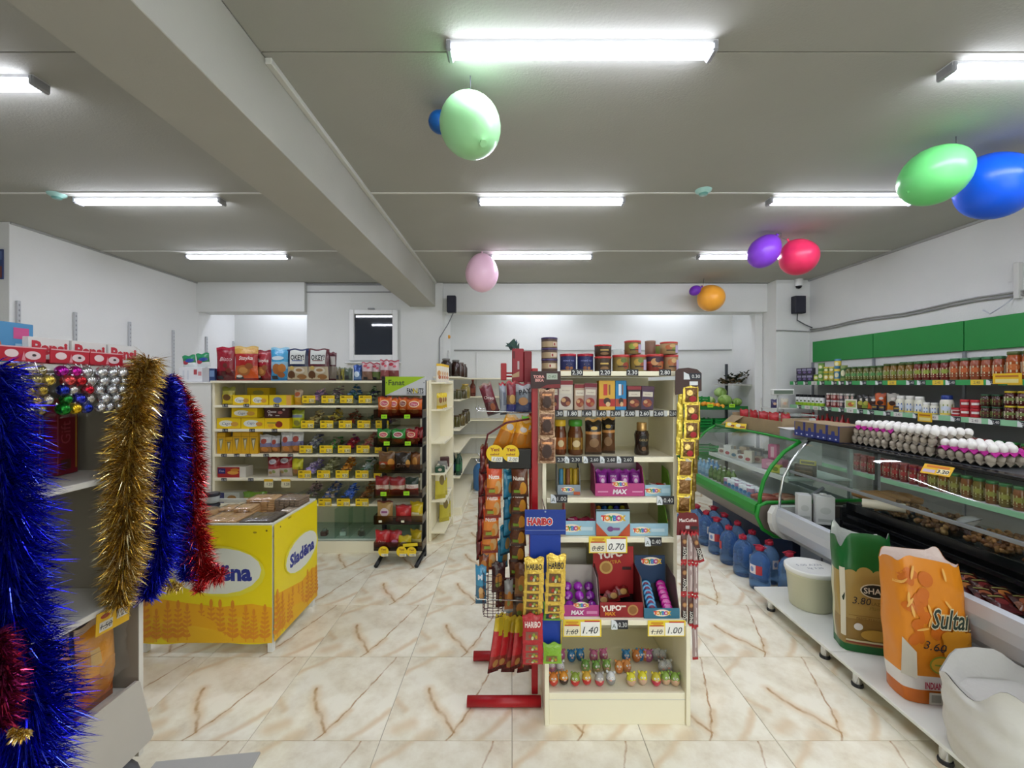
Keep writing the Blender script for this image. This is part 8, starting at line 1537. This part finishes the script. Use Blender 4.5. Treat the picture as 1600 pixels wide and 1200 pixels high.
t = thing('herb_bundle', 'bundle of dried leafy twigs on the shelf above the cabbages', 'herbs', (3.53, 6.88, 1.614)); r = random.Random(2)
for k in range(46):
    a = r.uniform(-.19, .12); y = r.uniform(-.15, .13); g = G(); env = .02 + .15 * max(0, (a + .14) / .26); z0 = r.uniform(.006, env); L_ = r.uniform(.07, .15); up = r.uniform(-.1, .9)
    p0 = Vector((a, y, z0)); p1 = p0 + Vector((L_ * math.cos(up) * r.choice((-1, 1, 1)), r.uniform(-.04, .04), L_ * math.sin(up) * .8)); p1.x = max(-.19, min(p1.x, .17)); p1.z = max(.006, p1.z); g.tube([p0, (p0 + p1) / 2 + Vector((0, 0, .006)), p1], .0035, M('#6b5236', .8), 5)
    for q in range(5):
        f = .2 + .2 * q; c = p0.lerp(p1, f); an = r.uniform(0, 6); dv = Vector((math.cos(an) * .8, math.sin(an) * .6, .4)) * .05; sd = Vector((-math.sin(an), math.cos(an), .5)) * .02
        tip = c + dv * 1.2; tip.x = min(tip.x, .18)
        g.add([c, c + dv * .5 + sd, tip, c + dv * .5 - sd], [(0, 1, 2, 3), (3, 2, 1, 0)], M('#33412c' if a > -.05 or q % 2 else '#7a6a4a', .7))
    ob('twig', g, t)
# small corner rack at the pillar
t = thing('corner_rack', 'small white two-board rack at the foot of the pillar wall', 'rack', (0, 0, 0))
for z in (1.285, 1.10, .4):
    g = G(); g.box(3.58, 3.92, 5.92, 6.2, z - .014, z, WS, .002); ob('board', g, t)
for x in (3.59, 3.91):
    g = G(); g.box(x - .01, x + .01, 6.19, 6.21, 0, 1.42, WS, .002); ob('post', g, t)
for i, (x, z, c, w_, h, lab) in enumerate(((3.72, 1.286, '#3a3560', .09, .12, 'violet bag on the upper board of the corner rack'), (3.86, 1.286, '#c4bfae', .1, .13, 'cream and brown bag on the upper board of the corner rack'), (3.70, 1.101, '#a5653a', .08, .12, 'orange-brown bag on the lower board of the corner rack'), (3.80, 1.101, '#8a3a4a', .08, .13, 'maroon bag on the lower board of the corner rack'), (3.90, 1.101, '#c9b06a', .08, .12, 'yellow bag on the lower board of the corner rack'))):
    ob('sweet_packet', bag(w_, h, .05, [(.3, c), (.7, '#c9c0ae' if i % 2 else c), (1, c)], [('e', 0, h * .5, w_ * .25, h * .15, C('#c9a58a'))], i), None, (x - .06, 6.0, z), (0, 0, -.3), lab, 'bag')
g = G(); g.lathe([(.03, 0), (.032, .01), (.02, .03), (0, .034)], M('#d9962a', .4), 14); g.xf(Matrix.Rotation(PI / 2, 4, 'Y')); ob('wall_sensor', g, None, (-.999, 6.75, 2.36), label='small orange sensor on the alcove wall above the dark jars', cat='sensor')
print('DUPLICATE LABELS', [(k, len(v)) for k, v in LABELS.items() if len(v) > 1][:20])
